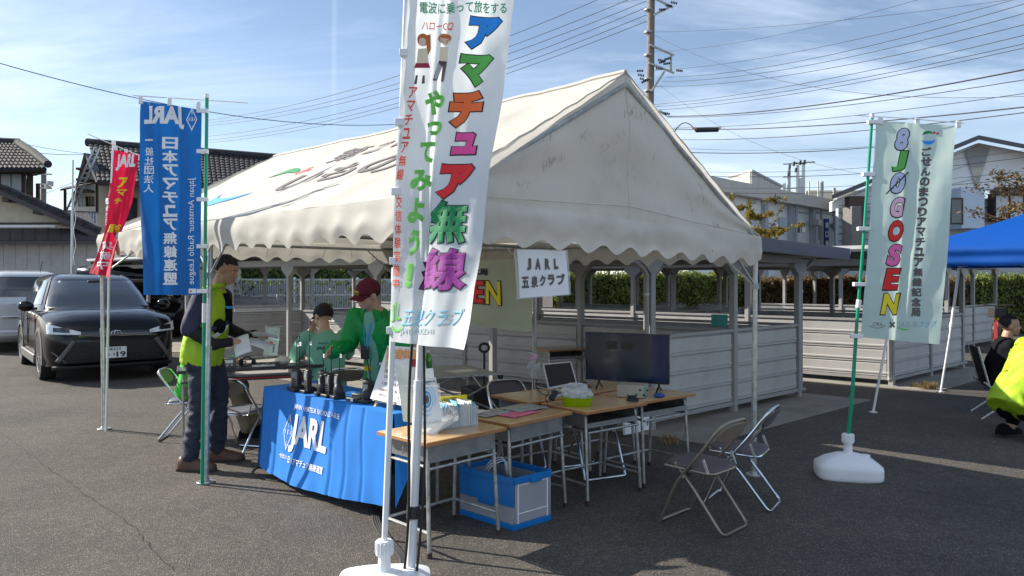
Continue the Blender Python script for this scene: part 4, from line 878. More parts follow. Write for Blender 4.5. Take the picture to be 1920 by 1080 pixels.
for k, (px, m) in enumerate(((146, 'wall_slate'), (153, 'stucco'), (160, 'hedge_core'), (166, 'leaf_yellow'), (172, 'ink_char'))):
    b = MB(); xx = W(px, 368, 29.8); b.grid(lambda u, v: xx + V((u * .12, .02 * sin(u * 6 + v * 3), -v * .42)), 4, 5); tag(b.build('hanging_laundry', m, None, solid=.01), ['grey', 'cream', 'black', 'yellow', 'charcoal'][k] + ' garment hanging on the balcony of the tiled house', 'laundry')
plate(h2, 'lean_to_roof', [W(100, 452, 28.5), W(200, 452, 28.5), W(165, 400, 31), W(120, 396, 31)], .08, 'brown_metal')
ld = thing('ladder', 'long aluminium ladder leaning up past the tiled house roof', 'ladder', W(112, 526, 28) * V((1, 1, 0)))
for dx in (-.11, .11): b = MB(); b.bar(W(104, 424, 28) + V((dx, 0, -.6)), W(183, 276, 28) + V((dx, 0, 0)), .045, .06); b.build('rail', 'galv', ld)
for k in range(20): p = (W(104, 424, 28) - V((0, 0, .6))).lerp(W(183, 276, 28), (k + .5) / 20); b = MB(); b.cyl(p - V((.11, 0, 0)), p + V((.11, 0, 0)), .018, 6); b.build('rung', 'galv', ld)
mp_ = thing('aerial_mast', 'thin pale mast standing before the cream wing on the left', 'mast', W(136, 526, 20) * V((1, 1, 0)))
b = MB(); b.cyl(W(134, 526, 20) * V((1, 1, 0)), W(135.5, 395, 20), .035, 8); b.cyl(W(135.5, 395, 20), W(137, 300, 20), .022, 8); b.build('tube', 'galv', mp_)
b = MB(); b.tube([W(140 + 2 * sin(k), 345 + k * 8, 19.9) for k in range(20)], .008, 4); b.build('feed_line', 'white_paint', mp_)
for dx, (w__, h__) in ((0, (.34, .5)), (.5, (.3, .42))):
    b = MB(); p = W(212, 492, 22.4) + V((dx, 0, 0)); b.box((p.x, p.y, p.z), (w__, .2, h__ * .4)); b.build('meter_box', 'galv_dull', w1, bevel=.02)
# carport with pale beams beside the cars
cp_ = thing('carport', 'low carport with pale beam ends behind the blue banner', 'carport', (-11.5, 21, 0))
a, c = W(196, 486, 20.5), W(330, 500, 20.5)
b = MB(); b.bar(a + V((0, 0, .04)), c + V((0, 0, .08)), .08, .14); b.build('edge_beam', 'gutter_white', cp_)
plate(cp_, 'roof', [a + V((0, 0, .12)), c + V((0, 0, .16)), c + V((.4, 4, .2)), a + V((-.4, 4, .2))], .04, 'under_roof')
for k in range(9): p = a.lerp(c, k / 8) + V((0, .2, .0)); b = MB(); b.bar(p, p + V((0, 3.6, .1)), .05, .1); b.build('joist', 'gutter_white', cp_)
for p in (a + V((.5, .3, 0)), c + V((-.1, .3, 0)), c + V((-.1, 3.6, 0))): b = MB(); b.box((p.x, p.y, p.z / 2), (.09, .09, p.z)); b.build('post', 'post_grey', cp_)
# ---------------------------------------------------------------- buildings on the right
b1 = thing('warehouse', 'long white two storey building with flat roof band, doors and pipes at the right', 'building', (11, 33, 0))
A1, A2 = V((9.0, 33.5, 0)), V((21.6, 46, 0)); d1 = (A2 - A1).normalized(); n1_ = V((d1.y, -d1.x, 0)); n1_ = n1_ if n1_.y < 0 else -n1_
def on1(px, Yoff=0):       # point on the facade line under photo column px
    k = (px - 960) / FPX; t = (k * A1.y - A1.x) / (d1.x - k * d1.y); return A1 + d1 * t
def fz(px, py): p = on1(px); return V((p.x, p.y, HCAM - (py - Y0) * p.y / FPX))
Hs = fz(1400, 372).z
b = MB(); p0_, p1_ = on1(1290), on1(1598); b.prism([p0_, p1_, p1_ + V((0, 0, Hs)), p0_ + V((0, 0, Hs))], -n1_, 7); b.build('wall', 'wall_white', b1)
b = MB(); b.prism([p0_ + V((0, 0, Hs)) + n1_ * .55, p1_ + d1 * .4 + V((0, 0, Hs)) + n1_ * .55, p1_ + d1 * .4 + V((0, 0, Hs)) - n1_ * 7.3, p0_ + V((0, 0, Hs)) - n1_ * 7.3], (0, 0, 1), .62); b.build('roof_band', 'wall_blue' if False else 'roof_box', b1)
def onw(x0, y0, x1, y1, nm, m, prd=.06, parent=None, bevel=0):
    a, c = on1(x0), on1(x1); za = fz((x0 + x1) / 2, y0).z; zc = fz((x0 + x1) / 2, y1).z
    b = MB(); b.prism([a + V((0, 0, zc)) + n1_ * .003, c + V((0, 0, zc)) + n1_ * .003, c + V((0, 0, za)) + n1_ * .003, a + V((0, 0, za)) + n1_ * .003], n1_, prd); return b.build(nm, m, parent or b1, bevel=bevel)
for x in (1430, 1479, 1520, 1566): onw(x - 3, 372, x + 3, 520, 'pilaster', 'wall_slate', .22)
for x0, x1 in ((1488, 1508), (1574, 1592)):
    d_ = onw(x0, 413 if x0 < 1500 else 421, x1, 470, 'door', 'wall_white', .08)
    for k in (0, 1): xx = x0 + 1.5 + k * (x1 - x0) / 2; onw(xx, 418 if x0 < 1500 else 426, xx + (x1 - x0) / 2 - 3, 436 if x0 < 1500 else 444, 'pane', 'window_glass', .10, d_)
for (x0, y0, x1, y1) in ((1437, 418, 1452, 440), (1459, 408, 1472, 431), (1397, 405, 1425, 432), (1535, 424, 1540, 450), (1340, 400, 1380, 432)):
    w_ = onw(x0, y0, x1, y1, 'window', 'wall_slate', .05); onw(x0 + 1.2, y0 + 1.5, (x0 + x1) / 2 - .5, y1 - 1.5, 'pane', 'wall_blue', .07, w_); onw((x0 + x1) / 2 + .5, y0 + 1.5, x1 - 1.2, y1 - 1.5, 'pane', 'wall_blue', .07, w_)
for x in (1483, 1569, 1530): b = MB(); a = on1(x) + n1_ * .3; b.cyl(a, a + V((0, 0, Hs + .3)), .07, 8); b.build('drainpipe', 'wall_slate', b1)
for x, y in ((1517, 419), (1559, 424)): b = MB(); b.box(fz(x, y) + n1_ * .4, (.5, .5, .34), atan2(d1.y, d1.x)); b.build('wall_unit', 'galv_dull', b1, bevel=.02)
for (x0, y0, x1, y1) in ((1480, 398, 1520, 399), (1528, 400, 1570, 402), (1574, 404, 1597, 406)): onw(x0, y0, x1, y1, 'trim', 'wall_slate', .1)
b = MB(); p = on1(1530) + n1_ * 1.2; b.cyl(p, p + V((0, 0, fz(1530, 402).z)), .16, 10); tag(b.build('grey_post', 'wall_slate'), 'short grey post standing before the white building', 'post')
rb = thing('plant_room', 'beige panelled plant room box on the flat roof of the white building', 'roof structure', on1(1420) + V((0, 0, Hs + .62)) - n1_ * 2)
def boxpx(par, x0, x1, xm, ytl, yb, Yn, Yf, m='roof_box'):
    a = V(((x0 - 960) / FPX * (Yn + 2), Yn + 2, 0)); c = V(((xm - 960) / FPX * Yn, Yn, 0)); e = V(((x1 - 960) / FPX * Yf, Yf, 0)); zt = HCAM - (ytl - Y0) * Yn / FPX; zb = HCAM - (yb - Y0) * Yn / FPX
    n_ = 5
    for (p, q_, nn) in ((a, c, 2), (c, e, 5)):
        for k in range(nn):
            s0, s1 = p.lerp(q_, k / nn), p.lerp(q_, (k + 1) / nn - .012); dd = (q_ - p).normalized(); nm = V((dd.y, -dd.x, 0)); nm = nm if nm.y < 0 else -nm
            b = MB(); b.prism([s0 + V((0, 0, zb)), s1 + V((0, 0, zb)), s1 + V((0, 0, zt)), s0 + V((0, 0, zt))], nm, .04); b.build('panel', m, par)
    f = a + (e - c); b = MB(); b.prism([p + V((0, 0, zb)) for p in (a, c, e, f)], (0, 0, 1), zt - zb); b.build('core', m, par); b = MB(); b.prism([p + V((0, 0, zt)) for p in (a + V((-.15, -.1, 0)), c + V((0, -.2, 0)), e + V((.2, 0, 0)), f)], (0, 0, 1), .1); b.build('cap', 'wall_slate', par)
boxpx(rb, 1368, 1463, 1408, 322, 380, 36, 42)
pw = thing('rooftop_pylons', 'cluster of pale steel frames and rods behind the roof of the white building', 'steel frame', W(1490, 526, 52) * V((1, 1, 0)))
for px, y0 in ((1479, 318), (1495, 310), (1506, 306), (1470, 344), (1501, 334)): 
    b = MB(); b.bar(W(px, y0, 52), W(px, 526, 52) * V((1, 1, 0)), .2, .2); b.build('mast', 'galv' if px != 1479 else 'galv_dull', pw)
for py in (306, 330, 352, 372): b = MB(); b.bar(W(1468, py + 2, 52), W(1508, py, 52), .1, .1); b.build('cross_member', 'galv', pw)
for px in (1517, 1534, 1540, 1543, 1563, 1566): b = MB(); b.cyl(W(px, 340 if px < 1550 else 352, 50), W(px, 526, 50) * V((1, 1, 0)), .06, 6); b.build('rod', 'galv_dull', pw)
for k, (px, py) in enumerate(((1480, 312), (1488, 306), (1492, 318), (1500, 304), (1508, 303), (1478, 326))):
    b = MB(); b.cyl(W(px, py + 5, 51.6), W(px + 1, py - 3, 51.6), .09, 8); b.build('insulator', 'insulator', pw)
b = MB(); b.tube([W(1492 + k * 4, 305 + (k % 2) * 1.5 - k * .2, 51.5) for k in range(10)], .045, 6); b.build('cable_bundle', 'insulator', pw)
b = MB(); b.box(W(1560, 380, 54), (5.4, 5, 1.2)); tag(b.build('flat_roof_block', 'stucco'), 'pale cream flat roofed block behind the white building', 'building')
# blue vertical sign with white characters
sg = thing('vertical_sign', 'tall narrow blue sign with white characters in front of the white building', 'sign', fz(1549, 526) * V((1, 1, 0)))
ps = on1(1549) + n1_ * 1.6; ys = ps.y; sx = lambda px, py: W(px, py, ys)
b = MB(); a, c = sx(1545, 410), sx(1553.5, 473); b.box((a + c) / 2, (c.x - a.x, .16, a.z - c.z)); b.build('sign_panel', 'ink_navy', sg, bevel=.01)
b = MB(); b.bar(sx(1541, 408), sx(1541, 526) * V((1, 1, 0)), .14, .14); b.build('post', 'roof_box', sg)
o_ = sx(1545, 410) - V((0, .085, 0)); k_ = ys / FPX
lettering([(ch, (1.4 * k_, (7 + j * 17) * k_, 7.4 * k_, (18 + j * 17) * k_), .04) for j, ch in enumerate('樋口機工')], plane_surf(o_, (1, 0, 0), (0, 0, -1)), 'ink_white', sg, cell=0, lift=.01)
# gabled house on the right
h3 = thing('house', 'white gabled house with triangular louvre and bay windows at the right', 'house', (23, 40, 0)); Y3 = 36.0
P3 = lambda x, y, d=0: W(x, y, Y3 + d)
plate(h3, 'gable_wall', [P3(1560, 396), P3(1560, 378), P3(1835, 268), P3(2150, 330), P3(2150, 352), P3(1790, 357), P3(1700, 372)], .3, 'wall_white', V((0, 1, 0)))
for k in range(9):
    y = 300 + k * 9
    if k % 2 == 0: b = MB(); b.bar(P3(1600 + k * 3, y + 66 - k * 4, -.02), P3(1832, y - 26 + k * 6, -.02), .02, .03); b.build('trim', 'wall_slate', h3)
b = MB(); b.prism([P3(1560, 374, -1.0), P3(1835, 262, -1.0), P3(1835, 262, 6), P3(1560, 374, 6)], (0, 0, 1), .22); b.build('roof', 'fascia', h3)
b = MB(); b.prism([P3(1835, 262, -1.0), P3(2150, 324, -1.0), P3(2150, 324, 6), P3(1835, 262, 6)], (0, 0, 1), .22); b.build('roof', 'fascia', h3)
b = MB(); b.prism([P3(1572, 390, -.4), P3(2150, 352, -.4), P3(2150, 560, -.4), P3(1572, 560, -.4)], (0, 1, 0), .3); b.build('front_wall', 'wall_slate', h3)
for k in range(8): b = MB(); y = 372 + k * 13; b.bar(P3(1572, y + 14, -.44), P3(2150, y - 8, -.44), .03, .03); b.build('siding_joint', 'fascia', h3)
lou = MB(); lou.prism([P3(1809, 284, -.04), P3(1833, 275, -.04), P3(1855, 279, -.04), P3(1831, 354, -.04)], (0, -1, 0), .06); lou = lou.build('louvre', 'roof_box', h3)
for k in range(16):
    y = 281 + k * 2.7 if k < 12 else 281 + k * 4; t = min(1, max(0, (y - 280) / 74)); xa, xb = 1809.5 + 21.5 * t + .6, 1855 - 24 * t - .6
    if xb > xa: b = MB(); b.bar(P3(xa, y + 2.5, -.13), P3(xb, y, -.13), .05, .05); b.build('slat', 'wall_slate', lou)
for (x0, y0, x1, y1, m) in ((1770, 357, 1812, 432, 'wall_blue'), (1572, 392, 1590, 480, 'under_roof')):
    b = MB(); a, c = P3(x0, y0), P3(x1, y1); b.box(V(((a.x + c.x) / 2, Y3 - .9, (a.z + c.z) / 2)), (c.x - a.x, 1.0, a.z - c.z)); bb = b.build('bay', m, h3, bevel=.02)
w_ = MB(); w_.box(P3(1794, 396, -1.42), (.58, .06, 1.26)); w_ = w_.build('window', 'timber', h3); b = MB(); b.box(P3(1793, 396, -1.46), (.46, .03, 1.1)); b.build('pane', 'window_glass', w_)
w_ = MB(); w_.box(P3(1893, 388, -.9), (1.55, .9, 1.35)); w_ = w_.build('window', 'timber', h3, bevel=.03)
for x in (1879, 1906): b = MB(); b.box(P3(x, 389, -1.37), (.56, .03, 1.12)); b.build('pane', 'curtain', w_)
b = MB(); b.prism([P3(1857, 364, -1.6), P3(1930, 364, -1.6), P3(1920, 354, -.4), P3(1866, 354, -.4)], (0, 0, 1), .08); b.build('window_hood', 'timber', h3)
b = MB(); b.box(P3(1604, 398, -.8), (.8, .5, 1.5)); b.build('shutter_box', 'timber', h3)
b = MB(); b.box(V((26, 46, 2.2)), (34, 6, 4.4)); tag(b.build('background_block', 'wall_white'), 'pale low building mass behind the hedges at the far right', 'building')
# ---------------------------------------------------------------- blue pop-up canopy at the right
bc = thing('popup_canopy', 'bright blue pop-up canopy with white legs at the right edge', 'canopy', (4.1, 8.3, 0))
K1 = V((4.42, 8.32, 1.66)); K2 = V((6.05, 9.86, 1.67)); mv = V((.77, -.64, 0)); K3 = K2 + mv * 3.0; K4 = K1 + mv * 3.0; KA = (K1 + K2 + K3 + K4) / 4; KA.z = 2.5
for a, c in ((K1, K2), (K2, K3), (K3, K4), (K4, K1)):
    a_, c_ = a + V((0, 0, .21)), c + V((0, 0, .21))
    b = MB(); b.grid(lambda u, v: a_.lerp(c_, u).lerp(KA, v) + V((0, 0, -.07 * sin(pi * v) * (1 - abs(2 * u - 1) * .3) - .02 * sin(pi * u) * (1 - v))), 24, 16); b.build('roof_panel', 'blue_tarp', bc, smooth=60, fix=False)
    dn = (c - a).normalized(); nn = V((dn.y, -dn.x, 0)); cen = (K1 + K3) / 2
    if nn.dot((a + c) / 2 - cen) < 0: nn = -nn
    b = MB(); b.grid(lambda u, v: a_.lerp(c_, u) + V((0, 0, -.215 * v)) + nn * (.012 + .02 * sin(pi * v) + .012 * sin(u * 22) * v + .012 * sin(v * 9)), 40, 9); b.build('valance', 'blue_tarp', bc, smooth=60, fix=False)
    b = MB(); 
    for k in range(4): p, q_ = a.lerp(c, k / 4), a.lerp(c, (k + 1) / 4); b.bar(p + V((0, 0, .02)), q_ + V((0, 0, .14)), .012, .024); b.bar(p + V((0, 0, .14)), q_ + V((0, 0, .02)), .012, .024)
    b.build('scissor_truss', 'white_paint', bc)
for T_, B_ in ((K1, G(1637, 773)), (K2, V((5.77, 9.84, 0))), (K3, V((8.1, 7.9, 0))), (K4, V((6.5, 6.35, 0)))):
    b = MB(); b.cyl(B_, B_.lerp(T_, .55), .014, 10); b.cyl(B_.lerp(T_, .5), T_ + V((0, 0, .18)), .019, 10); b.cyl(B_.lerp(T_, .52), B_.lerp(T_, .56), .027, 10); b.build('leg', 'white_paint', bc); b = MB(); b.box(B_ + V((0, 0, .004)), (.07, .07, .008)); b.build('foot_plate', 'white_paint', bc)
# weeds at the pavement edges
def weed(label, c, n, h, seed):
    r = random.Random(seed); par = thing('dry_weed', label, 'weed', c); b = MB(); c = V(c)
    for k in range(n):
        a = r.uniform(0, 6.3); o_ = c + V((r.gauss(0, .05), r.gauss(0, .04), 0)); e = o_ + V((cos(a) * h * r.uniform(.2, .7), sin(a) * h * .5, h * r.uniform(.4, 1))); m_ = o_.lerp(e, .5) + V((0, 0, h * .15)); s_ = V((.004, .002, 0))
        b.add([o_ - s_, o_ + s_, m_ + s_ * 1.6, m_ - s_ * 1.6, e], [(0, 1, 2, 3), (3, 2, 4)])
    b.build('blades', 'weed', par, smooth=0, fix=False)
weed('small dry weed tuft below the right hand desk', G(1258, 832), 34, .12, 1)
weed('dry brown weeds at the slab edge behind the mint banner', G(1742, 731), 90, .14, 2); weed('low dry weeds at the foot of the right shelter corner', G(1722, 727), 70, .10, 3)
# ---------------------------------------------------------------- cars
mat('car_black', (.005, .0048, .006), .16, 0, var=.05, coat=.35, spec=.25)
mat('car_silver', (.60, .60, .59), .3, .3, var=.03, coat=.8)
mat('car_glass', (.018, .022, .024), .05, 0, var=.1, coat=1, spec=.8)
mat('car_trim', (.010, .010, .011), .5, var=.15)
mat('cladding', (.12, .115, .11), .55, var=.1)
mat('tyre', (.018, .018, .018), .85)
mat('rim', (.42, .42, .43), .3, .8)
mat('lamp_clear', (.75, .77, .8), .12, .1, coat=1, var=.3, scale=20)
mat('lamp_dark', (.02, .02, .025), .1, coat=1)
mat('drl', (.8, .85, .9), .2)
mat('plate_white', (.8, .81, .8), .5)
mat('tail_red', (.4, .01, .01), .15, coat=1)
def car(name, label, loc, rz, paint='car_black', L_=4.46, Wd=1.79, H=1.62, hood=1.0, gh_front=1.15, gh_top=.22, gh_rear=-2.08, plate=True, clad=True, boxy=0, group=None):
    par = thing(name, label, 'car', loc, rz, group, local=True); h2_ = L_ / 2; hw = Wd / 2; wb = 1.32; wr_ = .345
    st = [(h2_ - .005, .68, .32, .66, .70), (h2_ - .05, .79, .24, .78, .82), (h2_ - .17, .92, .2, .86, .92), (h2_ - .4, .985, .18, .93, 1.0), (1.35, 1.0, .18, .985, 1.06), (.95, 1.0, .18, 1.0, 1.10), (0, .99, .18, 1.02, 1.09), (-1.2, .99, .18, 1.04, 1.09), (-1.9, .975, .2, 1.04, 1.08), (-h2_ + .1, .93, .26, 1.0, 1.06), (-h2_ + .01, .84, .32, .94, 1.0)]
    rings = []
    for y, k, zb, zs, zt in st:
        x = hw * k; zs *= hood; zt *= hood; half = [(x * .82, zb), (x * .955, zb + .06), (x * .992, zb + .22), (x, .58), (x * .985, zs - .1), (x * .965, zs - .03), (x * .90, zs + .005), (x * .6, zt), (x * .3, zt + .012)]
        rings.append([V((a, y, z)) for a, z in half] + [V((-a, y, z)) for a, z in half[::-1]])
    b = MB(); b.loft(rings); ob = b.build('body', paint, par, world=False, smooth=38)
    cutters = []
    for sx in (-1, 1):
        for wy in (wb, -wb):
            c = MB(); c.cyl((sx * (hw - .26), wy, wr_ + .01), (sx * (hw + .1), wy, wr_ + .01), .40, 28); co = c.build('cut', None, None, world=False, smooth=0); cutters.append(co)
            md = ob.modifiers.new('b', 'BOOLEAN'); md.operation = 'DIFFERENCE'; md.object = co; md.solver = 'EXACT'
    dg = bpy.context.evaluated_depsgraph_get(); dg.update(); me = bpy.data.meshes.new_from_object(ob.evaluated_get(dg)); ob.modifiers.clear(); ob.data = me; me.polygons.foreach_set('use_smooth', [True] * len(me.polygons)); me.set_sharp_from_angle(angle=radians(35))
    for c in cutters: bpy.data.objects.remove(c)
    bb = ob
    e_ = .36
    def gh(t, a, k=1.0):
        T = [(0, gh_front, gh_rear, hw * .93), (.12, gh_front - .12, gh_rear + .02, hw * .915), (.45, gh_front * .5 + gh_top * .5 + .06, gh_rear + .10, hw * .83), (.82, gh_top + .12, gh_rear + .30, hw * .72), (.93, gh_top - .08, gh_rear + .42, hw * .66), (1.0, gh_top - .55, gh_rear + .9, hw * .45)]
        for (t0, *p0), (t1, *p1) in zip(T, T[1:]):
            if t <= t1: break
        f = (t - t0) / (t1 - t0); yf, yr, w_ = [p + (q_ - p) * f for p, q_ in zip(p0, p1)]
        z = 1.02 * hood + (H - 1.02 * hood) * (t if t < .93 else .93 + (t - .93) * 1.0)
        m_ = (yf + yr) / 2; hy = (yf - yr) / 2; ca, sa = cos(a), sin(a)
        return V((w_ * k * math.copysign(abs(ca) ** e_, ca), m_ + hy * (1 + (k - 1) * .6) * math.copysign(abs(sa) ** e_, sa), z + (k - 1) * .25))
    b = MB(); b.loft([[gh(t, 2 * pi * j / 64) for j in range(64)] for t in (0, .12, .25, .45, .65, .82, .9, .96, 1.0)]); b.build('cabin', paint, par, world=False, smooth=50)
    def glass(nm, t0, t1, a0, a1, m='car_glass', k=1.008, nu=16, nv=8):
        b = MB(); b.grid(lambda u, v: gh(t0 + (t1 - t0) * v, radians(a0 + (a1 - a0) * u), k), nu, nv); return b.build(nm, m, par, world=False, smooth=60)
    glass('windscreen', .08, .86, 42, 138); glass('rear_window', .2, .80, 222, 318)
    for s0 in (0, 180):
        f = (lambda a: a) if s0 == 0 else (lambda a: 180 - a)
        glass('side_window', .16, .80, f(3), f(28)); glass('side_window', .16, .80, f(-22), f(1)); glass('side_window', .2, .76, f(-32), f(-25))
    for sx in (-1, 1):
        for wy in (wb, -wb):
            c = V((sx * (hw - .115), wy, wr_)); t = MB(); rg = []
            for (x, r_) in ((-.10, .24), (-.105, .33), (-.085, .343), (.085, .343), (.105, .33), (.108, .26), (.09, .235)): rg.append([c + V((sx * x, r_ * cos(2 * pi * j / 32), r_ * sin(2 * pi * j / 32))) for j in range(32)])
            t.loft(rg); wo = t.build('wheel', 'tyre', par, world=False, smooth=40)
            t = MB(); t.tube([c + V((sx * .094, .228 * cos(2 * pi * j / 28), .228 * sin(2 * pi * j / 28))) for j in range(28)], .012, 6, closed=True); t.cyl(c + V((sx * .05, 0, 0)), c + V((sx * .10, 0, 0)), .05, 14)
            for j in range(10): a = 2 * pi * j / 10; t.bar(c + V((sx * .085, .03 * cos(a), .03 * sin(a))), c + V((sx * .092, .225 * cos(a), .225 * sin(a))), .028, .02, up=(1, 0, 0))
            t.build('rim', 'rim', wo, world=False)
            if clad:
                t = MB(); n_ = 26; ri, ro = .385, .45
                for x0 in (hw - .02,):
                    R1 = []; 
                    for j in range(n_ + 1):
                        a = radians(-12 + 204 * j / n_); R1.append([V((sx * (x0 - .06), wy + ri * cos(a), wr_ + ri * sin(a))), V((sx * (x0 + .022), wy + ri * cos(a), wr_ + ri * sin(a))), V((sx * (x0 + .016), wy + ro * cos(a), wr_ + ro * sin(a))), V((sx * (x0 - .06), wy + ro * cos(a), wr_ + ro * sin(a)))])
                    t.loft(R1)
                t.build('wheel_arch', 'cladding', par, world=False, smooth=30)
        if clad: t = MB(); t.box((sx * (hw - .005), 0, .28), (.05, 1.9, .14)); t.build('sill', 'cladding', par, world=False, bevel=.015)
        t = MB(); t.box((sx * (hw + .015), .0, .88), (.03, .22, .03)); t.build('door_handle', 'chrome' if paint != 'car_black' else 'car_black', par, world=False, bevel=.01)
        for yy in (.92, -.12, -1.05): t = MB(); t.box((sx * (hw * .993), yy, .72), (.012, .007, .52)); t.build('door_seam', 'car_trim', par, world=False)
        t = MB(); t.ell((sx * (hw + .10), .78, 1.10), (.11, .075, .085)); t.bar((sx * (hw - .05), .80, 1.06), (sx * (hw + .06), .79, 1.06), .05, .04); t.build('door_mirror', paint, par, world=False)
    # front face
    def fy(x, z): return lerpt([(0, 0.0), (.45, -.005), (.62, -.02), (.72, -.055), (.84, -.17), (.91, -.40), (1, -.7)], abs(x)) + h2_ - max(0, z - .70 * hood) * .42 - max(0, .34 - z) * .3
    def face(nm, fn, m, off=.012, nu=24, nv=4, par_=None, th=0):
        b = MB(); b.grid(lambda u, v: (lambda x, z: V((x, fy(x, z) + off, z)))(*fn(u, v)), nu, nv); return b.build(nm, m, par_ or par, world=False, smooth=60, solid=th)
    if plate:
        face('lower_grille', lambda u, v: ((2 * u - 1) * (.70 - .16 * v), .30 + .30 * v), 'car_trim', .014, 30)
        b = MB()
        for j in range(6):
            for i in range(17):
                x = (i - 8 + (j % 2) * .5) * .072; z = .335 + j * .042
                if abs(x) < .56 and not (abs(x) < .19 and z > .36): b.ell((x, fy(x, z) + .016, z), (.026, .006, .012), None, 8, 4)
        b.build('grille_mesh', 'blackrub', par, world=False, smooth=0)['kind'] = 'stuff'
        face('upper_grille', lambda u, v: ((2 * u - 1) * (.48 + .06 * v), .665 + .085 * v), 'lamp_dark', .02, 24)
        face('bumper_lip', lambda u, v: ((2 * u - 1) * .80, .205 + .055 * v), 'car_trim', .03, 30, 3, None, .02)
        for sx in (-1, 1):
            h_ = face('headlight', lambda u, v: (sx * (.46 + .40 * u), .715 + .02 * u - .005 + (.045 + .10 * u) * v), 'lamp_clear', .022, 14, 4)
            face('lamp_core', lambda u, v: (sx * (.60 + .19 * u), .745 + .075 * v), 'lamp_dark', .03, 8, 3, h_); face('light_strip', lambda u, v: (sx * (.58 + .27 * u), .728 + .022 * u + .012 * v), 'drl', .034, 10, 1, h_)
            face('corner_vane', lambda u, v: (sx * (.64 + .17 * u), .30 + .16 * u + .025 * v), 'cladding', .03, 8, 2); face('grille_frame', lambda u, v: (sx * (.52 + .20 * u + .05 * v), .61 - .30 * u + .03 * v), 'cladding', .028, 10, 2, None, .015)
        p_ = MB(); p_.box((.03, h2_ + .035, .435), (.33, .012, .165)); p_ = p_.build('number_plate', 'plate_white', par, world=False, bevel=.004)
        sfp = plane_surf((.03 + .165, h2_ + .041, .5175), (-1, 0, 0), (0, 0, -1))
        lettering([('19', (.19, .07, .315, .15), .03), ('333', (.15, .012, .25, .052), .02), ('新潟', (.06, .012, .14, .052), .02), ('み', (.012, .085, .05, .13), .02), ('・・', (.08, .09, .17, .13), .02)], sfp, 'ink_black', p_, cell=0, lift=.001)
        b = MB(); b.tube([V((.07 * cos(a), h2_ + .012, .715 + .042 * sin(a))) for a in [2 * pi * k / 20 for k in range(20)]], .006, 5, closed=True); b.tube([V((.025 * cos(a), h2_ + .012, .715 + .04 * sin(a))) for a in [2 * pi * k / 16 for k in range(16)]], .005, 5, closed=True); b.build('emblem', 'chrome', par, world=False)
        b = MB(); b.tube([V((-.5, .62, 1.175)), V((-.1, .93, 1.13))], .008, 5); b.tube([V((.05, .95, 1.13)), V((.45, .78, 1.17))], .008, 5); b.build('wiper', 'car_trim', par, world=False)
        b = MB(); b.box((0, .40, 1.47), (.2, .05, .06)); b.build('camera_housing', 'car_trim', par, world=False, bevel=.02)
        b = MB(); b.grid(lambda u, v: gh(.07 + .035 * v, radians(44 + 92 * u), 1.012), 20, 2); b.build('cowl', 'car_trim', par, world=False, smooth=60)
        for a_, z_ in ((118, .72), (62, .74)): b = MB(); b.grid(lambda u, v: gh(z_ + .05 * v, radians(a_ + 4 * u), 1.0115), 2, 2); b.build('windscreen_sticker', 'wall_blue', par, world=False)
        for sx in (-1, 1): b = MB(); b.tube([gh(t, radians(90 - sx * 50), 1.01) for t in (.06, .3, .6, .86, .95)], .012, 6); b.build('pillar_trim', 'car_black', par, world=False)
        b = MB(); b.tube([V((x, 1.15 + .9 * (1 - (x / .8) ** 2) ** .5 * 0 + .62 - .25 * (x / .75) ** 2, 1.075 - .02)) for x in [(-.7 + 1.4 * k / 16) for k in range(17)]], .004, 4); b.build('bonnet_crease', 'car_black', par, world=False)
    else:
        for sx in (-1, 1):
            b = MB(); b.box((sx * (hw - .13), -h2_ + .03, .86), (.16, .12, .28)); b.build('tail_light', 'tail_red', par, world=False, bevel=.03)
        b = MB(); b.box((0, -h2_ - .01, .74), (.9, .04, .035)); b.build('tailgate_strip', 'chrome', par, world=False, bevel=.008)
        b = MB(); b.box((0, -h2_ - .0, .62), (.33, .03, .165)); b.build('number_plate', 'plate_white', par, world=False)
        b = MB(); b.box((0, -h2_ + .03, .40), (hw * 1.75, .1, .14)); b.build('rear_bumper', paint, par, world=False, bevel=.03)
        b = MB(); b.cyl((.3, -h2_ + .75, H - .03), (.33, -h2_ + .6, H + .2), .008, 6); b.build('aerial', 'blackrub', par, world=False)
    b = MB(); b.box((0, 0, .26), (Wd * .8, L_ * .8, .1)); b.build('underbody', 'tyre', par, world=False)
    return par
hd = V((.627, -.78)); crz = atan2(-hd.x, hd.y)
Wl = (G(67, 714), G(282, 702)); cc_ = (Wl[0] + Wl[1]) / 2 - V((hd.x, hd.y, 0)) * 1.32 + V((-.02, .3, 0))
car('parked_car', 'black compact SUV facing the camera, parked left of the tent', cc_, crz)
car('parked_car', 'silver wagon with its rear window towards us, partly behind the black SUV', V((-10.6, 15.9, 0)) + V((-.9, 1.1, 0)), crz + pi, 'car_silver', 4.3, 1.78, 1.72, gh_top=.5, gh_rear=-2.12, plate=False, clad=False)
bx = car('parked_car', 'dark wagon carrying a roof box, behind the black SUV', V((-10.4, 20.0, 0)), crz, 'car_black', 4.4, 1.75, 1.5, plate=False, clad=False)
rx_ = thing('roof_box', 'glossy black roof box on top of the dark wagon behind the SUV', 'roof box', V((-10.3, 19.3, 1.5)), crz + .9, None, local=True)
b = MB(); b.loft([[V((sx_ * .42 * k, y, .04 + z)) for sx_, z in ((-1, .0), (-1.08, .10), (-.9, .26), (-.4, .33), (.4, .33), (.9, .26), (1.08, .10), (1, 0))] for y, k in ((-1.05, .5), (-.98, .86), (-.5, 1), (.5, .98), (.9, .8), (1.05, .4))]); b.build('shell', 'car_black', rx_, world=False, smooth=50)
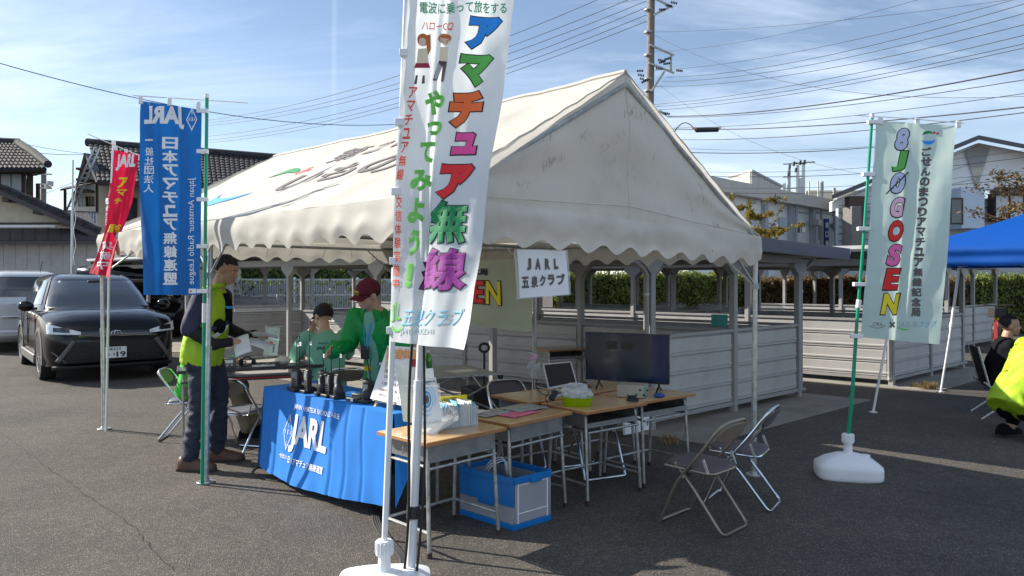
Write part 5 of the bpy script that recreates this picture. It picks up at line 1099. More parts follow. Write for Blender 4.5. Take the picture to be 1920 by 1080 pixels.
for y in (-.5, .5): b = MB(); b.box((0, y, -.0), (1.1, .05, .05)); b.build('crossbar', 'galv_dull', rx_, world=False)
# ---------------------------------------------------------------- school desks
def bend(pts, r=.03, n=4):
    P = [V(p) for p in pts]; out = [P[0]]
    for a, b_, c in zip(P, P[1:], P[2:]):
        d0 = (a - b_); d1 = (c - b_); k = min(r, d0.length * .45, d1.length * .45); s_ = b_ + d0.normalized() * k; e = b_ + d1.normalized() * k
        for i in range(n + 1): t = i / n; out.append(s_.lerp(b_, t).lerp(b_.lerp(e, t), t))
    return out + [P[-1]]
HD = .632
def desk(label, loc, rz, sticker=False, closed=False):
    par = thing('school_desk', label, 'desk', loc, rz, 'school desks of the booth', local=True)
    b = MB(); b.box((0, 0, HD - .011), (.60, .45, .022)); b.build('desktop', 'wood_top', par, bevel=.006, world=False); b = MB()
    for c, d in (((0, -.2265, HD - .012), (.606, .004, .021)), ((0, .2265, HD - .012), (.606, .004, .021)), ((-.3015, 0, HD - .012), (.004, .45, .021)), ((.3015, 0, HD - .012), (.004, .45, .021))): b.box(c, d)
    b.build('edge_band', 'wood_edge', par, bevel=.002, world=False)
    b = MB(); z = HD - .023; b.box((0, 0, z - .10), (.50, .36, .006)); b.box((-.25, 0, z - .05), (.006, .36, .098)); b.box((.25, 0, z - .05), (.006, .36, .098)); b.box((0, .18, z - .05), (.50, .006, .098)); b.box((0, -.18, z - (.05 if closed else .085)), (.50, .006, .098 if closed else .03)); b.tube([(-.25, -.183, z - .10), (.25, -.183, z - .10)], .005, 6); b.build('book_tray', 'tray', par, world=False)
    for sx in (-1, 1):
        for sy in (-1, 1):
            b = MB(); b.tube(bend([(sx * .235, sy * .10, HD - .03), (sx * .248, sy * .165, HD - .04), (sx * .262, sy * .20, .012)], .04), .0115, 9); lg = b.build('leg', 'steel_leg', par, world=False)
            b = MB(); b.cyl((sx * .2625, sy * .2005, .0), (sx * .2615, sy * .1995, .028), .0155, 9); b.build('rubber_foot', 'rubber', lg, world=False)
    for sx in (-1, 1): b = MB(); b.tube(bend([(sx * .259, -.195, .13), (sx * .259, .195, .13)]), .0095, 8); b.build('side_rail', 'steel_leg', par, world=False); b = MB(); b.tube([(sx * .247, -.165, HD - .15), (sx * .247, .165, HD - .15)], .009, 8); b.build('upper_rail', 'steel_leg', par, world=False)
    b = MB(); b.tube([(-.259, .195, .13), (.259, .195, .13)], .0095, 8); b.build('foot_rail', 'steel_leg', par, world=False)
    b = MB(); b.tube([(-.25, -.19, HD - .155), (.25, -.19, HD - .155)], .0085, 8); b.build('cross_rail', 'steel_leg', par, world=False)
    for sx in (-1, 1): b = MB(); b.tube(bend([(sx * .25, .02, HD - .06), (sx * .275, .02, HD - .06), (sx * .275, .02, HD - .10), (sx * .262, .02, HD - .10)], .01), .003, 5); b.build('bag_hook', 'steel_leg', par, world=False)
    if sticker: b = MB(); b.box((.09, -.184, HD - .075), (.05, .003, .022)); b.build('sticker', 'ink_white', par, world=False)
    return par
du = V((.43, .44, 0)).normalized(); drz = atan2(du.y, du.x)        # long side of the desks
dv = V((-du.y, du.x, 0))
def dloc(fc): return V((fc[0], fc[1], 0)) + du * .30 + dv * .225     # from the near front corner
D1 = dloc((-.455, 3.905)); D2 = dloc((-.02, 4.42)); D3 = dloc((.536, 4.83)); D3b = D3 + dv * .46 + du * .005; D4 = D3 + du * .615 - dv * .03; D4b = D4 + dv * .46
dk1 = desk('scuffed school desk nearest the camera carrying the brochure stand and file box', D1, drz, closed=True)
dup(dk1, D2, drz + .02, 'school desk with pink and silver sheets, behind the nearest desk')
dk0 = desk('school desk with the lime green basket at its front', D3, drz - .12)
dz = [('school desk under the open laptop', D3b + V((-.04, .05, 0)), drz - .12), ('school desk with the computer mouse, at the right end of the row', D4, drz - .12), ('school desk carrying the black television stand', D4b + V((-.03, .04, 0)), drz - .10)]
for lb, lc, rz_ in dz: dup(dk0, lc, rz_, lb)
D5 = V(((1050 - 960) / FPX * 9.45, 9.45, 0)); dup(dk0, D5, drz - .35, 'lone school desk standing apart by the shelter half wall behind the laptop')
# ---------------------------------------------------------------- folding chairs
def fchair(label, loc, rz, tube_='chrome', pad_='plum_vinyl', back_='plum_vinyl', group='folding chairs of the booth'):
    par = thing('folding_chair', label, 'chair', loc, rz, group, local=True)
    w_ = .20
    b = MB(); b.tube(bend([(-w_, .235, .011), (-w_, .10, .32), (-w_ * .98, -.10, .56), (-w_ * .94, -.235, .755), (w_ * .94, -.235, .755), (w_ * .98, -.10, .56), (w_, .10, .32), (w_, .235, .011)], .11, 7), .0115, 9)
    b.tube(bend([(-w_, .235, .012), (-w_ + .03, .25, .012), (w_ - .03, .25, .012), (w_, .235, .012)], .03), .0115, 9); b.build('back_frame', tube_, par, world=False)
    w2 = .172; b = MB(); b.tube(bend([(-w2, .13, .44), (-w2, .02, .33), (-w2, -.235, .012), (w2, -.235, .012), (w2, .02, .33), (w2, .13, .44)], .05, 5), .0105, 9); b.build('rear_legs', tube_, par, world=False)
    b = MB(); b.tube(bend([(-.185, .20, .415), (-.175, -.16, .405), (.175, -.16, .405), (.185, .20, .415), (.10, .225, .416), (-.10, .225, .416)], .06, 4), .009, 8, closed=True); b.build('seat_rim', tube_, par, world=False)
    b = MB(); rg = []
    for z, k in ((.413, .93), (.418, .99), (.430, 1.0), (.440, .97), (.446, .85), (.449, .5)):
        rg.append([V((.185 * k * math.copysign(abs(cos(a)) ** .5, cos(a)) * (1 - .05 * sin(a)), .03 + .195 * k * math.copysign(abs(sin(a)) ** .5, sin(a)), z + .01 * sin(a))) for a in [2 * pi * j / 32 for j in range(32)]])
    b.loft(rg); b.build('seat', pad_, par, world=False, smooth=50)
    b = MB(); rg = []
    for off in (-.008, .008):
        rg.append([V((.17 * math.copysign(abs(cos(a)) ** .7, cos(a)), -.205 + off - .03 * (abs(cos(a)) ** 2) * 0 - (z_ := .068 * math.copysign(abs(sin(a)) ** .7, sin(a))) * .62 - .012 * (1 - cos(a) ** 2), .675 + z_)) for a in [2 * pi * j / 32 for j in range(32)]])
    b.loft(rg); b.build('backrest', back_, par, world=False, bevel=.004, smooth=50)
    b = MB(); b.box((.10, -.222, .70), (.022, .004, .03)); b.build('maker_label', 'ink_navy', par, world=False)
    for sx in (-1, 1): b = MB(); b.cyl((sx * .175, .05, .365), (sx * .205, .05, .365), .012, 8); b.build('hinge', 'galv', par, world=False); b = MB(); b.bar((sx * .188, -.10, .50), (sx * .188, -.135, .41), .006, .018); b.build('link_plate', 'galv', par, world=False)
    return par
mat('bronze_back', (.26, .21, .16), .5)
c1 = fchair('bronze framed folding chair with plum seat nearest the camera on the right', V((1.185, 4.50, 0)), radians(45), 'bronze', 'plum_vinyl', 'bronze_back')
c2 = fchair('chrome framed folding chair with plum seat behind the bronze one', V((1.56, 4.93, 0)), radians(57), 'chrome')
mat('back_tan', (.22, .18, .13), .5)
c3 = fchair('chrome folding chair with a tan oval back pushed up to the black radio table', V((-2.36, 6.36, 0)), radians(-16), 'chrome', 'grey_vinyl', 'back_tan')
for lb, lc, rz_ in (('chrome folding chair whose dark back rises behind the sheet covered desk', V((.02, 5.95, 0)), radians(205)), ('chrome folding chair of the boy in the mint shirt', V((-1.62, 7.15, 0)), radians(15)), ('chrome folding chair tucked under the laptop desk', V((.62, 5.72, 0)), radians(205)), ('folding chair of the person in the bright green jacket, left of the vest wearer', V((-3.10, 6.95, 0)), radians(-83))):
    dup(c3 if 'green jacket' in lb or 'boy' in lb else c2, lc, rz_, lb)
for o in [o for o in bpy.data.objects if o.name.startswith('folding_chair')]: o.scale = (.88, .88, .88)
# ---------------------------------------------------------------- cloth covered table
TL0 = V((-1.91, 5.66, 0)); TR_ = V((-.735, 4.50, 0)); td = (TR_ - TL0).normalized(); tn = V((-td.y, td.x, 0)); tn = tn if tn.y > 0 else -tn; TLn = (TR_ - TL0).length; TH = .675; TD_ = .45
tb = thing('folding_table', 'long folding table hidden beneath the blue cloth', 'table', TL0)
b = MB(); b.prism([TL0 + td * .02 + tn * .03 + V((0, 0, TH - .03)), TR_ - td * .02 + tn * .03 + V((0, 0, TH - .03)), TR_ - td * .02 + tn * (TD_ - .02) + V((0, 0, TH - .03)), TL0 + td * .02 + tn * (TD_ - .02) + V((0, 0, TH - .03))], (0, 0, 1), .026); b.build('tabletop', 'wood_edge', tb)
for t in (.05, .95):
    for k in (.06, .94):
        b = MB(); p = TL0 + td * TLn * t + tn * TD_ * k; b.cyl(p, p + V((0, 0, TH - .03)), .013, 9); b.build('leg', 'galv_dull', tb); b = MB(); b.cyl(p, p + V((0, 0, .03)), .017, 9); b.build('foot_cap', 'blackrub', tb)
def cloth(u, z):         # front face of the cloth, u along the table, z height
    d = TH - z; f = max(0.0, d / TH)
    bulge = .075 * (f ** 1.4) * sin(pi * min(1, max(0, u / TLn)) ** .8) + .03 * f
    w__ = .006 * f * sin(u * 12 + 1.3 * sin(z * 5)) + .003 * f * sin(u * 31 + 2) + .010 * noise.noise(V((u * 2.2, z * 3, 4)))
    for uc in (.13, .24, 1.02, 1.18, 1.36): w__ -= .010 * math.exp(-((u - uc - .02 * sin(z * 9)) / .012) ** 2)
    return TL0 + td * u - tn * (bulge + w__ + .004) + V((0, 0, z))
tc_ = thing('tablecloth', 'blue cloth with white lettering draped over the radio table', 'tablecloth', TL0)
def hemz(u): return .06 + .05 * (u / TLn) - .03 * sin(pi * u / TLn)
b = MB(); b.grid(lambda u, v: (lambda uu: cloth(uu, TH + .004 - v * (TH - hemz(uu))))(-.01 + u * (TLn + .02)), 130, 36)
k0 = [cloth(-.01 + i / 60 * (TLn + .02), TH + .004) for i in range(61)]
b.grid(lambda u, v: cloth(-.01 + u * (TLn + .02), TH + .004) * (1 - v) + (TL0 + td * (u * TLn) + tn * (TD_ + .02) + V((0, 0, TH + .004))) * v, 60, 6)
b.grid(lambda u, v: TL0 + td * (u * TLn) + tn * (TD_ + .02 + .02 * v) + V((0, 0, TH + .004 - .05 * v)), 50, 2)
for s_, x in ((-1, -.01), (1, TLn + .01)): b.grid(lambda u, v: TL0 + td * (x + s_ * (.01 + .05 * v + .015 * sin(u * 12) * v)) + tn * (u * (TD_ + .02) - .03 * v * (1 - u)) + V((0, 0, TH + .004 - v * (.16 + .40 * (1 - u) ** 3 if s_ > 0 else .6))), 14, 14)
b.build('cloth_sheet', 'blue_cloth', tc_, smooth=60, fix=False)
def t_uv(px, py):        # table-front coordinates of a point of the print
    k = (px - 960) / FPX; t = (k * TL0.y - TL0.x) / (td.x - k * td.y); p = TL0 + td * t; return t, HCAM - (py - Y0) * p.y / FPX
def clsurf(x, y):
    p = cloth(x, -y); e = .01; n_ = (cloth(x + e, -y) - p).cross(cloth(x, -y - e) - p).normalized(); n_ = n_ if n_.y < 0 else -n_; return p, n_
def cbox(x0, y0, x1, y1):
    u0, z0 = t_uv(x0, y0); u1, z1 = t_uv(x1, y1); return (u0, -z0, u1, -z1)
# the print is level on the cloth: place by height
def cl(px0, px1, z0, z1): return (t_uv(px0, 800)[0], -z0, t_uv(px1, 800)[0], -z1)
lettering([('JAPAN AMATEUR RADIO LEAGUE', cl(556, 640, .605, .56), .012), ('JARL', cl(555, 623, .535, .262), .035, .05), ('日本アマチュア無線連盟', cl(556, 622, .236, .186), .02), ('一般社団法人', cl(538, 555, .236, .205), .01)], clsurf, 'ink_white', tc_, cell=.03, lift=.006)
uu0, uu1 = t_uv(541, 800)[0], t_uv(558, 800)[0]; um = (uu0 + uu1) / 2
diamond(um, -.395, (uu1 - uu0) / 2, .13, clsurf, 'ink_white', tc_, .005)
lettering([('A', (um + .03, -.41, um + .045, -.38), .01), ('R', (um - .045, -.41, um - .03, -.38), .01), ('J', (um - .008, -.50, um + .008, -.47), .01), ('E', (um - .008, -.41, um + .008, -.38), .01), ('T', (um - .008, -.46, um + .008, -.43), .01), ('L', (um - .008, -.33, um + .008, -.30), .01)], clsurf, 'ink_white', tc_, cell=0)
# ---------------------------------------------------------------- black radio table behind
mat('black_top', (.05, .045, .045), .35, var=.2); mat('cream', (.7, .66, .56), .6); mat('screen_dark', (.012, .016, .024), .12, coat=.6, var=.2)
T2a, T2b = V((-2.98, 6.50, 0)), V((-1.80, 7.03, 0)); t2 = (T2b - T2a).normalized(); n2_ = V((-t2.y, t2.x, 0)); 
tk = thing('folding_table', 'long black folding table with radio gear in the middle of the tent', 'table', T2a)
b = MB(); b.prism([T2a + V((0, 0, .665)), T2b + V((0, 0, .665)), T2b + n2_ * .45 + V((0, 0, .665)), T2a + n2_ * .45 + V((0, 0, .665))], (0, 0, 1), .03); b.build('tabletop', 'black_top', tk, bevel=.004)
b = MB(); b.prism([T2a + t2 * .03 + n2_ * .03 + V((0, 0, .575)), T2b - t2 * .03 + n2_ * .03 + V((0, 0, .575)), T2b - t2 * .03 + n2_ * .42 + V((0, 0, .575)), T2a + t2 * .03 + n2_ * .42 + V((0, 0, .575))], (0, 0, 1), .012); b.build('lower_shelf', 'black_top', tk)
for t in (.04, .96):
    for k in (.05, .40): p = T2a.lerp(T2b, t) + n2_ * k; b = MB(); b.cyl(p, p + V((0, 0, .665)), .012, 8); b.build('leg', 'galv_dull', tk)
def on2(a, c, z=.695): return T2a + t2 * a + n2_ * c + V((0, 0, z))
Rz2 = atan2(t2.y, t2.x)
ps_ = thing('power_supply', 'small grey power supply box with knobs at the left of the black table', 'power supply', on2(.42, .12), Rz2, local=True)
b = MB(); b.box((0, 0, .045), (.15, .18, .09)); b.build('case', 'cladding', ps_, bevel=.004, world=False)
for x in (-.04, .0, .04): b = MB(); b.cyl((x, -.092, .03), (x, -.105, .03), .010, 10); b.build('knob', 'galv', ps_, world=False)
b = MB(); b.box((0, -.0915, .062), (.10, .003, .03)); b.build('meter', 'ink_white', ps_, world=False)
hp = thing('headset', 'black headset lying beside the power supply', 'headset', on2(.60, .2)); b = MB(); b.tube([on2(.60, .2, .70) + V((.06 * cos(a), .02, .075 * sin(a))) for a in [pi * k / 10 for k in range(11)]], .008, 6); b.ell(on2(.60, .2, .705) + V((.06, .02, .02)), (.02, .03, .035)); b.ell(on2(.60, .2, .705) + V((-.06, .02, .02)), (.02, .03, .035)); b.build('headband', 'blackrub', hp)
for k, (a, c, d, m, lb) in enumerate(((.74, .1, (.2, .14, .012), 'ink_white', 'flat white tray on the black table'), (.98, .30, (.2, .2, .006), 'ink_white', 'stack of white paper on the black table'))):
    b = MB(); b.box(on2(a, c, .695 + d[2] / 2 + .001), d, Rz2); tag(b.build('tray' if k == 0 else 'paper_stack', m, bevel=.002), lb, 'tray' if k == 0 else 'paper')
b = MB(); cc = on2(.92, .13, .735)
b.ell(cc, (.075, .055, .042), None, 16, 10, lambda d: 1 + .18 * noise.noise(d * 2.2)); tag(b.build('rag_bundle', 'cream'), 'crumpled cream cloth bundle on the black table', 'cloth')
b = MB(); r_ = random.Random(9)
for k in range(5): p = [on2(.55 + .05 * i + r_.uniform(-.02, .02), .05 + r_.uniform(0, .2), .70 + r_.uniform(0, .03)) for i in range(8)]; b.tube(bend(p, .03, 3), .0035, 5)
tag(b.build('cable_tangle', 'blackrub'), 'tangle of thin black leads on the radio table', 'cables')
b = MB(); b.tube(bend([on2(.2, 0, .70), on2(.3, -.02, .62), on2(.5, -.03, .60), on2(.75, -.02, .60), on2(1.1, -.02, .59), on2(1.2, .02, .45)], .05), .004, 5); tag(b.build('hanging_lead', 'ink_red'), 'thin red lead drooping along the black table edge', 'cable')
mf = thing('mini_flag', 'miniature pale banner flag on a tiny stand on the black table', 'mini flag', on2(.78, .28)); p = on2(.78, .28)
b = MB(); b.cyl(p, p + V((0, 0, .37)), .003, 6); b.cyl(p + V((-.01, 0, .355)), p + V((.16, .02, .362)), .002, 5); b.cyl(p, p + V((0, 0, .008)), .03, 12); b.build('stick', 'white_plastic', mf)
mfs = lambda u, v: p + V((.008 + .12 * u - .03 * v * (1 - .3 * u), .01 * sin(v * 5) + .03 * u, .35 - .27 * v))
b = MB(); b.grid(mfs, 8, 16); b.build('cloth', 'mint_flag', mf, smooth=60, fix=False)
mfn = lambda x, y: (V(mfs(x, y)), V((0, -1, 0)))
lettering([('O', (.2, .5, .6, .68), .08)], mfn, 'ink_red', mf, cell=0, lift=.002); lettering([('ごせん', (.65, .15, .8, .2), .02), ('無線局', (.62, .6, .75, .9), .02, 0, False, True)], mfn, 'ink_navy', mf, cell=0, lift=.002)
# ---------------------------------------------------------------- handheld radios on the blue cloth
TT = lambda a, c, z=0: TL0 + td * a + tn * c + V((0, 0, TH + .005 + z)); Rt = atan2(td.y, td.x)
mat('radio_black', (.02, .02, .021), .45, var=.2); mat('radio_grey', (.22, .22, .22), .4, var=.3, scale=60); mat('lcd', (.30, .33, .30), .2)
def radio(label, loc, rz, h=.13, ant=.30, tagm=True, face='radio_grey', pouch=False):
    par = thing('handheld_radio', label, 'radio', loc, rz, 'handheld radios lined up on the blue cloth', local=True); w_ = .06
    b = MB(); b.box((0, 0, .012), (.085, .09, .024)); b.box((0, .022, .03), (.08, .045, .03)); b.build('charging_stand', 'radio_black', par, bevel=.006, world=False)
    b = MB(); b.box((0, .005, .02 + h / 2), (w_, .036, h)); b.build('body', 'radio_black', par, bevel=.006, world=False)
    if pouch: b = MB(); b.ell((0, .005, .05), (.045, .036, .06)); b.build('pouch', 'radio_black', par, world=False)
    b = MB(); b.box((0, -.014, .02 + h * .55), (w_ * .82, .004, h * .72)); fp = b.build('front_panel', face, par, bevel=.002, world=False)
    b = MB(); b.box((0, -.017, .02 + h * .70), (w_ * .62, .003, h * .22)); b.build('display', 'lcd', fp, world=False)
    b = MB()
    for i in range(3):
        for j in range(3): b.box(((i - 1) * .014, -.017, .02 + h * .26 + j * .015), (.009, .003, .009))
    b.build('keypad', 'radio_black', fp, world=False)['kind'] = 'stuff'
    b = MB(); b.cyl((-.012, .006, h + .02), (-.012, .006, h + .034), .009, 10); b.cyl((.004, .006, h + .02), (.004, .006, h + .03), .006, 8); b.build('knob', 'radio_black', par, world=False)
    b = MB(); b.tube([(.02, .006, h + .018), (.02, .006, h + .05), (.02 + .004, .006, h + ant)], [.006, .0038, .0026], 7); b.ell((.024, .006, h + ant), .006); b.build('antenna', 'radio_black', par, world=False)
    if tagm: b = MB(); b.box((.038, .006, h + ant - .055), (.036, .002, .026)); tg = b.build('paper_tag', 'ink_white', par, world=False); b = MB(); b.box((.042, .0045, h + ant - .055), (.008, .001, .012)); b.build('tag_number', 'ink_char', tg, world=False)
    return par
rl = [(.33, .10, .30, 'leftmost handheld radio of the row, with a thin whip aerial'), (.42, .07, .30, 'second handheld radio from the left, silver faced'), (.56, .08, .30, 'third handheld radio from the left with a tagged aerial'), (.74, .10, .25, 'handheld radio with a tagged aerial in the middle of the row'), (.86, .09, .25, 'handheld radio just right of the middle of the row'), (.97, .10, .24, 'rightmost of the tall row of handheld radios, in a pouch')]
for k, (a, c, an, lb) in enumerate(rl): radio(lb, TT(a * .93, c * .8, 0), Rt + [.1, .0, .05, -.15, .1, -.1][k] - .1, .125 + .012 * (k % 3), an * (.86 if k > 2 else .9), k != 4, 'radio_grey' if k != 3 else 'radio_black', k in (3, 5))
radio('separate handheld radio standing in a tray with a numbered sticker, near the easel', TT(1.20, .12), Rt + .3, .13, .16, False, 'radio_black', True)
for k, (a, c, lb) in enumerate(((.50, .2, 'black radio leaning behind the left pair'), (.645, .16, 'spare dark radio without tag between the tagged ones'))): radio(lb, TT(a, c), Rt + .5, .12, .05, False, 'radio_black', True)
for k, (a, lb) in enumerate(((1.10, 'empty black charging cup on the blue cloth'),)): b = MB(); b.box(TT(a, .10, .015), (.11, .09, .03), Rt + .2); b.box(TT(a - .02, .13, .035), (.09, .04, .03), Rt + .2); tag(b.build('charging_cup', 'radio_black', bevel=.006), lb, 'charger'); b = MB(); b.box(TT(a + .02, .052, .018), (.022, .003, .02), Rt + .2); tag(b.build('number_sticker', 'ink_white'), 'small white numbered sticker on the charging cup', 'sticker')
b = MB(); r_ = random.Random(2); p = [TT(1.02 + .02 * i + r_.uniform(-.03, .03), .18 + r_.uniform(-.05, .08), .01 + r_.uniform(0, .03)) for i in range(12)]; b.tube(bend(p, .03, 3), .004, 5); tag(b.build('charger_lead', 'blackrub'), 'black charger lead curled beside the easel', 'cable')
b = MB(); b.box(TT(.22, .25, .004), (.24, .17, .006), Rt + .1); cbd = tag(b.build('clipboard', 'cream', bevel=.001), 'pale clipboard lying flat at the left of the blue cloth', 'clipboard'); b = MB(); b.box(TT(.12, .25, .009), (.05, .02, .008), Rt + .1); b.build('clip', 'galv', cbd)
# easel with notice board
es = thing('easel', 'small pine table easel on the right end of the blue cloth', 'easel', TT(1.40, .10))
e0, e1 = W(702, 757, 4.78), W(745, 760, 4.70)
b = MB(); b.bar(W(700, 748, 4.78), W(742, 756, 4.62), .02, .02); b.build('ledge', 'pine', es, bevel=.002)
for a, c in ((W(701, 769, 4.76), W(708, 752, 4.80)), (W(733, 775, 4.62), W(738, 752, 4.66)), (W(716, 768, 4.95), W(724, 742, 4.86))): b = MB(); b.bar(a, c, .014, .02); b.build('leg', 'pine', es)
b = MB(); b.bar(W(718, 752, 4.74), W(728, 652, 4.9), .014, .02); b.build('back_post', 'pine', es)
nb = thing('notice_board', 'white notice sheet with orange heading leaning on the pine easel', 'notice', W(720, 748, 4.7))
q4 = [W(727, 648, 4.92), W(786, 652, 4.80), W(760, 762, 4.56), W(694, 747, 4.76)]
b = MB(); nn = (q4[1] - q4[0]).cross(q4[3] - q4[0]).normalized(); nn = nn if nn.y < 0 else -nn; b.prism(q4, -nn, .006); b.build('sheet', 'ink_white', nb)
def qs(x, y): p = q4[0].lerp(q4[1], x).lerp(q4[3].lerp(q4[2], x), y); return p, nn
lettering([('交信体験', (.1, .03, 1.0, .24), .04)], qs, 'ink_oorange', nb, cell=0, lift=.002)
lettering([('無線で話してみよう', (.22, .34, .62, .40), .02), ('国家資格の要らない体験', (.2, .44, .86, .50), .02), ('どなたでもどうぞ！', (.2, .54, .7, .60), .02), ('くわしくは係まで', (.2, .66, .75, .72), .02), ('会場内の案内をご覧ください', (.14, .78, .9, .83), .02), ('受付はこちらです', (.18, .87, .8, .92), .02)], qs, 'ink_char', nb, cell=0, lift=.002)
# ---------------------------------------------------------------- things on the nearest desk
mat('acrylic', (.9, .93, .95), .08, var=.01, alpha=.22); mat('clear_bag', (.8, .84, .86), .15, var=.1, alpha=.38); mat('clear_tub', (.75, .78, .8), .2, var=.05, alpha=.26)
mat('paper', (.8, .8, .78), .7, var=.02); mat('paper_blue', (.35, .58, .75), .5, var=.35, scale=9); mat('paper_green', (.70, .76, .68), .5, var=.2, scale=9); mat('sheet_pink', (.75, .16, .28), .45, var=.15); mat('sheet_silver', (.45, .5, .52), .25, .4, var=.3, scale=14)
DT = lambda D, a, c, z=0, r=drz: V((D.x, D.y, HD)) + V((cos(r), sin(r), 0)) * a + V((-sin(r), cos(r), 0)) * c + V((0, 0, z))
bs = thing('brochure_stand', 'clear acrylic stand holding a brochure with blue rings on the nearest desk', 'brochure stand', W(815, 800, 4.1))
a0, a1, a2, a3 = W(778, 808, 4.14), W(830, 799, 4.2), W(817, 708, 4.32), W(781, 712, 4.27)
b = MB(); n_ = (a1 - a0).cross(a3 - a0).normalized(); n_ = n_ if n_.y < 0 else -n_; b.prism([a0 + n_ * .006, a1 + n_ * .006, a2 + n_ * .006, a3 + n_ * .006], -n_, .004); b.build('brochure', 'paper', bs)
def bsf(x, y): return a3.lerp(a2, x).lerp(a0.lerp(a1, x), y), n_
for k in range(7):
    r0 = .40 - k * .05; b = MB(); P = [bsf(.46 + r0 * cos(2 * pi * j / 30), .43 + r0 * .85 * sin(2 * pi * j / 30))[0] + n_ * (.0075 + k * .0004) for j in range(30)]; b.v = P; b.f = [tuple(range(30))]; b.build('printed_ring', ['paper_blue', 'paper', 'paper_blue', 'paper', 'ink_swoosh', 'paper_blue', 'ink_char'][k], bs, smooth=0)
lettering([('無線従事者国家試験のご案内', (.15, .06, .95, .10), .02), ('日本アマチュア無線連盟', (.3, .88, .95, .92), .03)], bsf, 'ink_char', bs, cell=0, lift=.008)
for dq, m in ((0.012, 'acrylic'), (-.004, 'acrylic')):
    b = MB(); b.prism([a0 + n_ * dq, a1 + n_ * dq + (a1 - a0) * .1, a2.lerp(a1, .12 if dq < 0 else .85) + n_ * dq + (a1 - a0) * .1, a3.lerp(a0, .12 if dq < 0 else .85) + n_ * dq], n_, .002); b.build('holder_pane', m, bs)
b = MB(); b.prism([a0 + n_ * .04 - V((0, 0, .002)), a1 + n_ * .04 - V((0, 0, .002)) + (a1 - a0) * .1, a1 - n_ * .08 - V((0, 0, .002)), a0 - n_ * .08 - V((0, 0, .002))], (0, 0, 1), .003); b.build('foot', 'acrylic', bs)
b = MB(); b.box(W(790, 724, 4.2), (.20, .004, .006)); b.build('holder_rim', 'ink_white', bs)
for k, (x0, y0, x1, y1, xb0, yb0, xb1, yb1, Y, m, lb) in enumerate(((742, 684, 798, 692, 756, 790, 800, 796, 4.45, 'paper_green', 'pale green leaflet standing behind the brochure stand'), (760, 672, 798, 676, 762, 760, 806, 764, 4.5, 'paper', 'white leaflet with a red brown heading at the table end'), (778, 694, 812, 690, 780, 782, 822, 780, 4.38, 'paper', 'plain white leaflet close behind the blue brochure'))):
    b = MB(); b.prism([W(xb0, yb0, Y), W(xb1, yb1, Y), W(x1, y1, Y + .12), W(x0, y0, Y + .12)], (0, 1, 0), .003); lf_ = tag(b.build('leaflet', m), lb, 'leaflet')
    if k == 1: b = MB(); c = W(766, 680, Y + .1); b.box(c + V((.06, -.012, 0)), (.09, .002, .045)); b.build('heading', 'ink_maroon', lf_)
fb = thing('file_box', 'clear plastic box full of upright leaflets with a yellow divider on the nearest desk', 'file box', DT(D1, .12, .0))
Rf = drz - .25
fc = V((.03, 4.31, HD + .002)); fc = DT(D1, .10, .02, .001)
def lb_(p, x, y, z): return p + V((cos(Rf) * x - sin(Rf) * y, sin(Rf) * x + cos(Rf) * y, z))
for (x, y, z, d) in ((0, -.07, .06, (.26, .004, .12)), (0, .07, .06, (.26, .004, .12)), (-.13, 0, .06, (.004, .14, .12)), (.13, 0, .06, (.004, .14, .12)), (0, 0, .003, (.26, .14, .005))): b = MB(); b.box(lb_(fc, x, y, z), d, Rf); b.build('box_wall', 'clear_tub', fb)
r_ = random.Random(8)
for k in range(26):
    x = -.118 + k * .0094; h_ = r_.uniform(.12, .15); b = MB(); b.box(lb_(fc, x, r_.uniform(-.005, .005), h_ / 2 + .006), (.0065, .122, h_), Rf + r_.uniform(-.04, .04)); b.build('leaflet', r_.choice(['paper', 'paper', 'paper', 'ink_sky', 'cream', 'paper_blue']), fb)
b = MB(); b.box(lb_(fc, .02, .055, .135), (.20, .004, .07), Rf); yd = b.build('divider', 'ink_yellow', fb); sfd = plane_surf(lb_(fc, -.08, .0525, .17), (cos(Rf), sin(Rf), 0), (0, 0, -1)); lettering([('入会のご案内', (.02, .008, .13, .028), .02)], sfd, 'ink_char', yd, cell=0, lift=.001)
pb_ = thing('open_lid', 'tilted clear plastic lid with papers beside the file box', 'plastic lid', DT(D1, -.09, -.03)); pc = DT(D1, -.075, -.03, .04)
Mx = Matrix.Rotation(drz - .3, 3, 'Z') @ Matrix.Rotation(radians(-24), 3, 'Y') @ Matrix.Rotation(radians(14), 3, 'X')
for c, d in (((0, 0, -.03), (.22, .15, .003)), ((0, -.075, 0), (.22, .003, .06)), ((0, .075, 0), (.22, .003, .06)), ((-.11, 0, 0), (.003, .15, .06)), ((.11, 0, 0), (.003, .15, .06))): b = MB(); b.box(pc + V((0, 0, .03)) + Mx @ V(c), d, M=Mx); b.build('lid_wall', 'clear_tub', pb_)
for k in range(4): b = MB(); b.box(pc + V((0, 0, .012 + k * .004)) + Mx @ V((-.02 + k * .01, 0, -.02)), (.16, .11, .002), M=Mx @ Matrix.Rotation(.1 * k, 3, 'Z')); b.build('paper_slip', 'paper', pb_)
for k, (m, a, c, w_, d_, lb, rr) in enumerate((('sheet_pink', -.02, -.02, .27, .19, 'pink plastic sheet on the second desk', .1), ('sheet_silver', -.14, .10, .26, .17, 'grey green sheet under the pink one', .05), ('sheet_silver', .14, .06, .27, .20, 'silvery printed bag lying at the desk end', -.1), ('cream', -.2, .17, .16, .1, 'cream envelope at the back of the second desk', .1))):
    P0 = DT(D2, a, c, .002 + .0025 * k); b = MB(); b.grid(lambda u, v: P0 + Matrix.Rotation(drz + rr, 3, 'Z') @ V(((u - .5) * w_, (v - .5) * d_, .004 * noise.noise(V((u * 5, v * 5, k))) + .004)), 12, 10); tag(b.build('flat_sheet', m, None, solid=.001), lb, 'sheet')
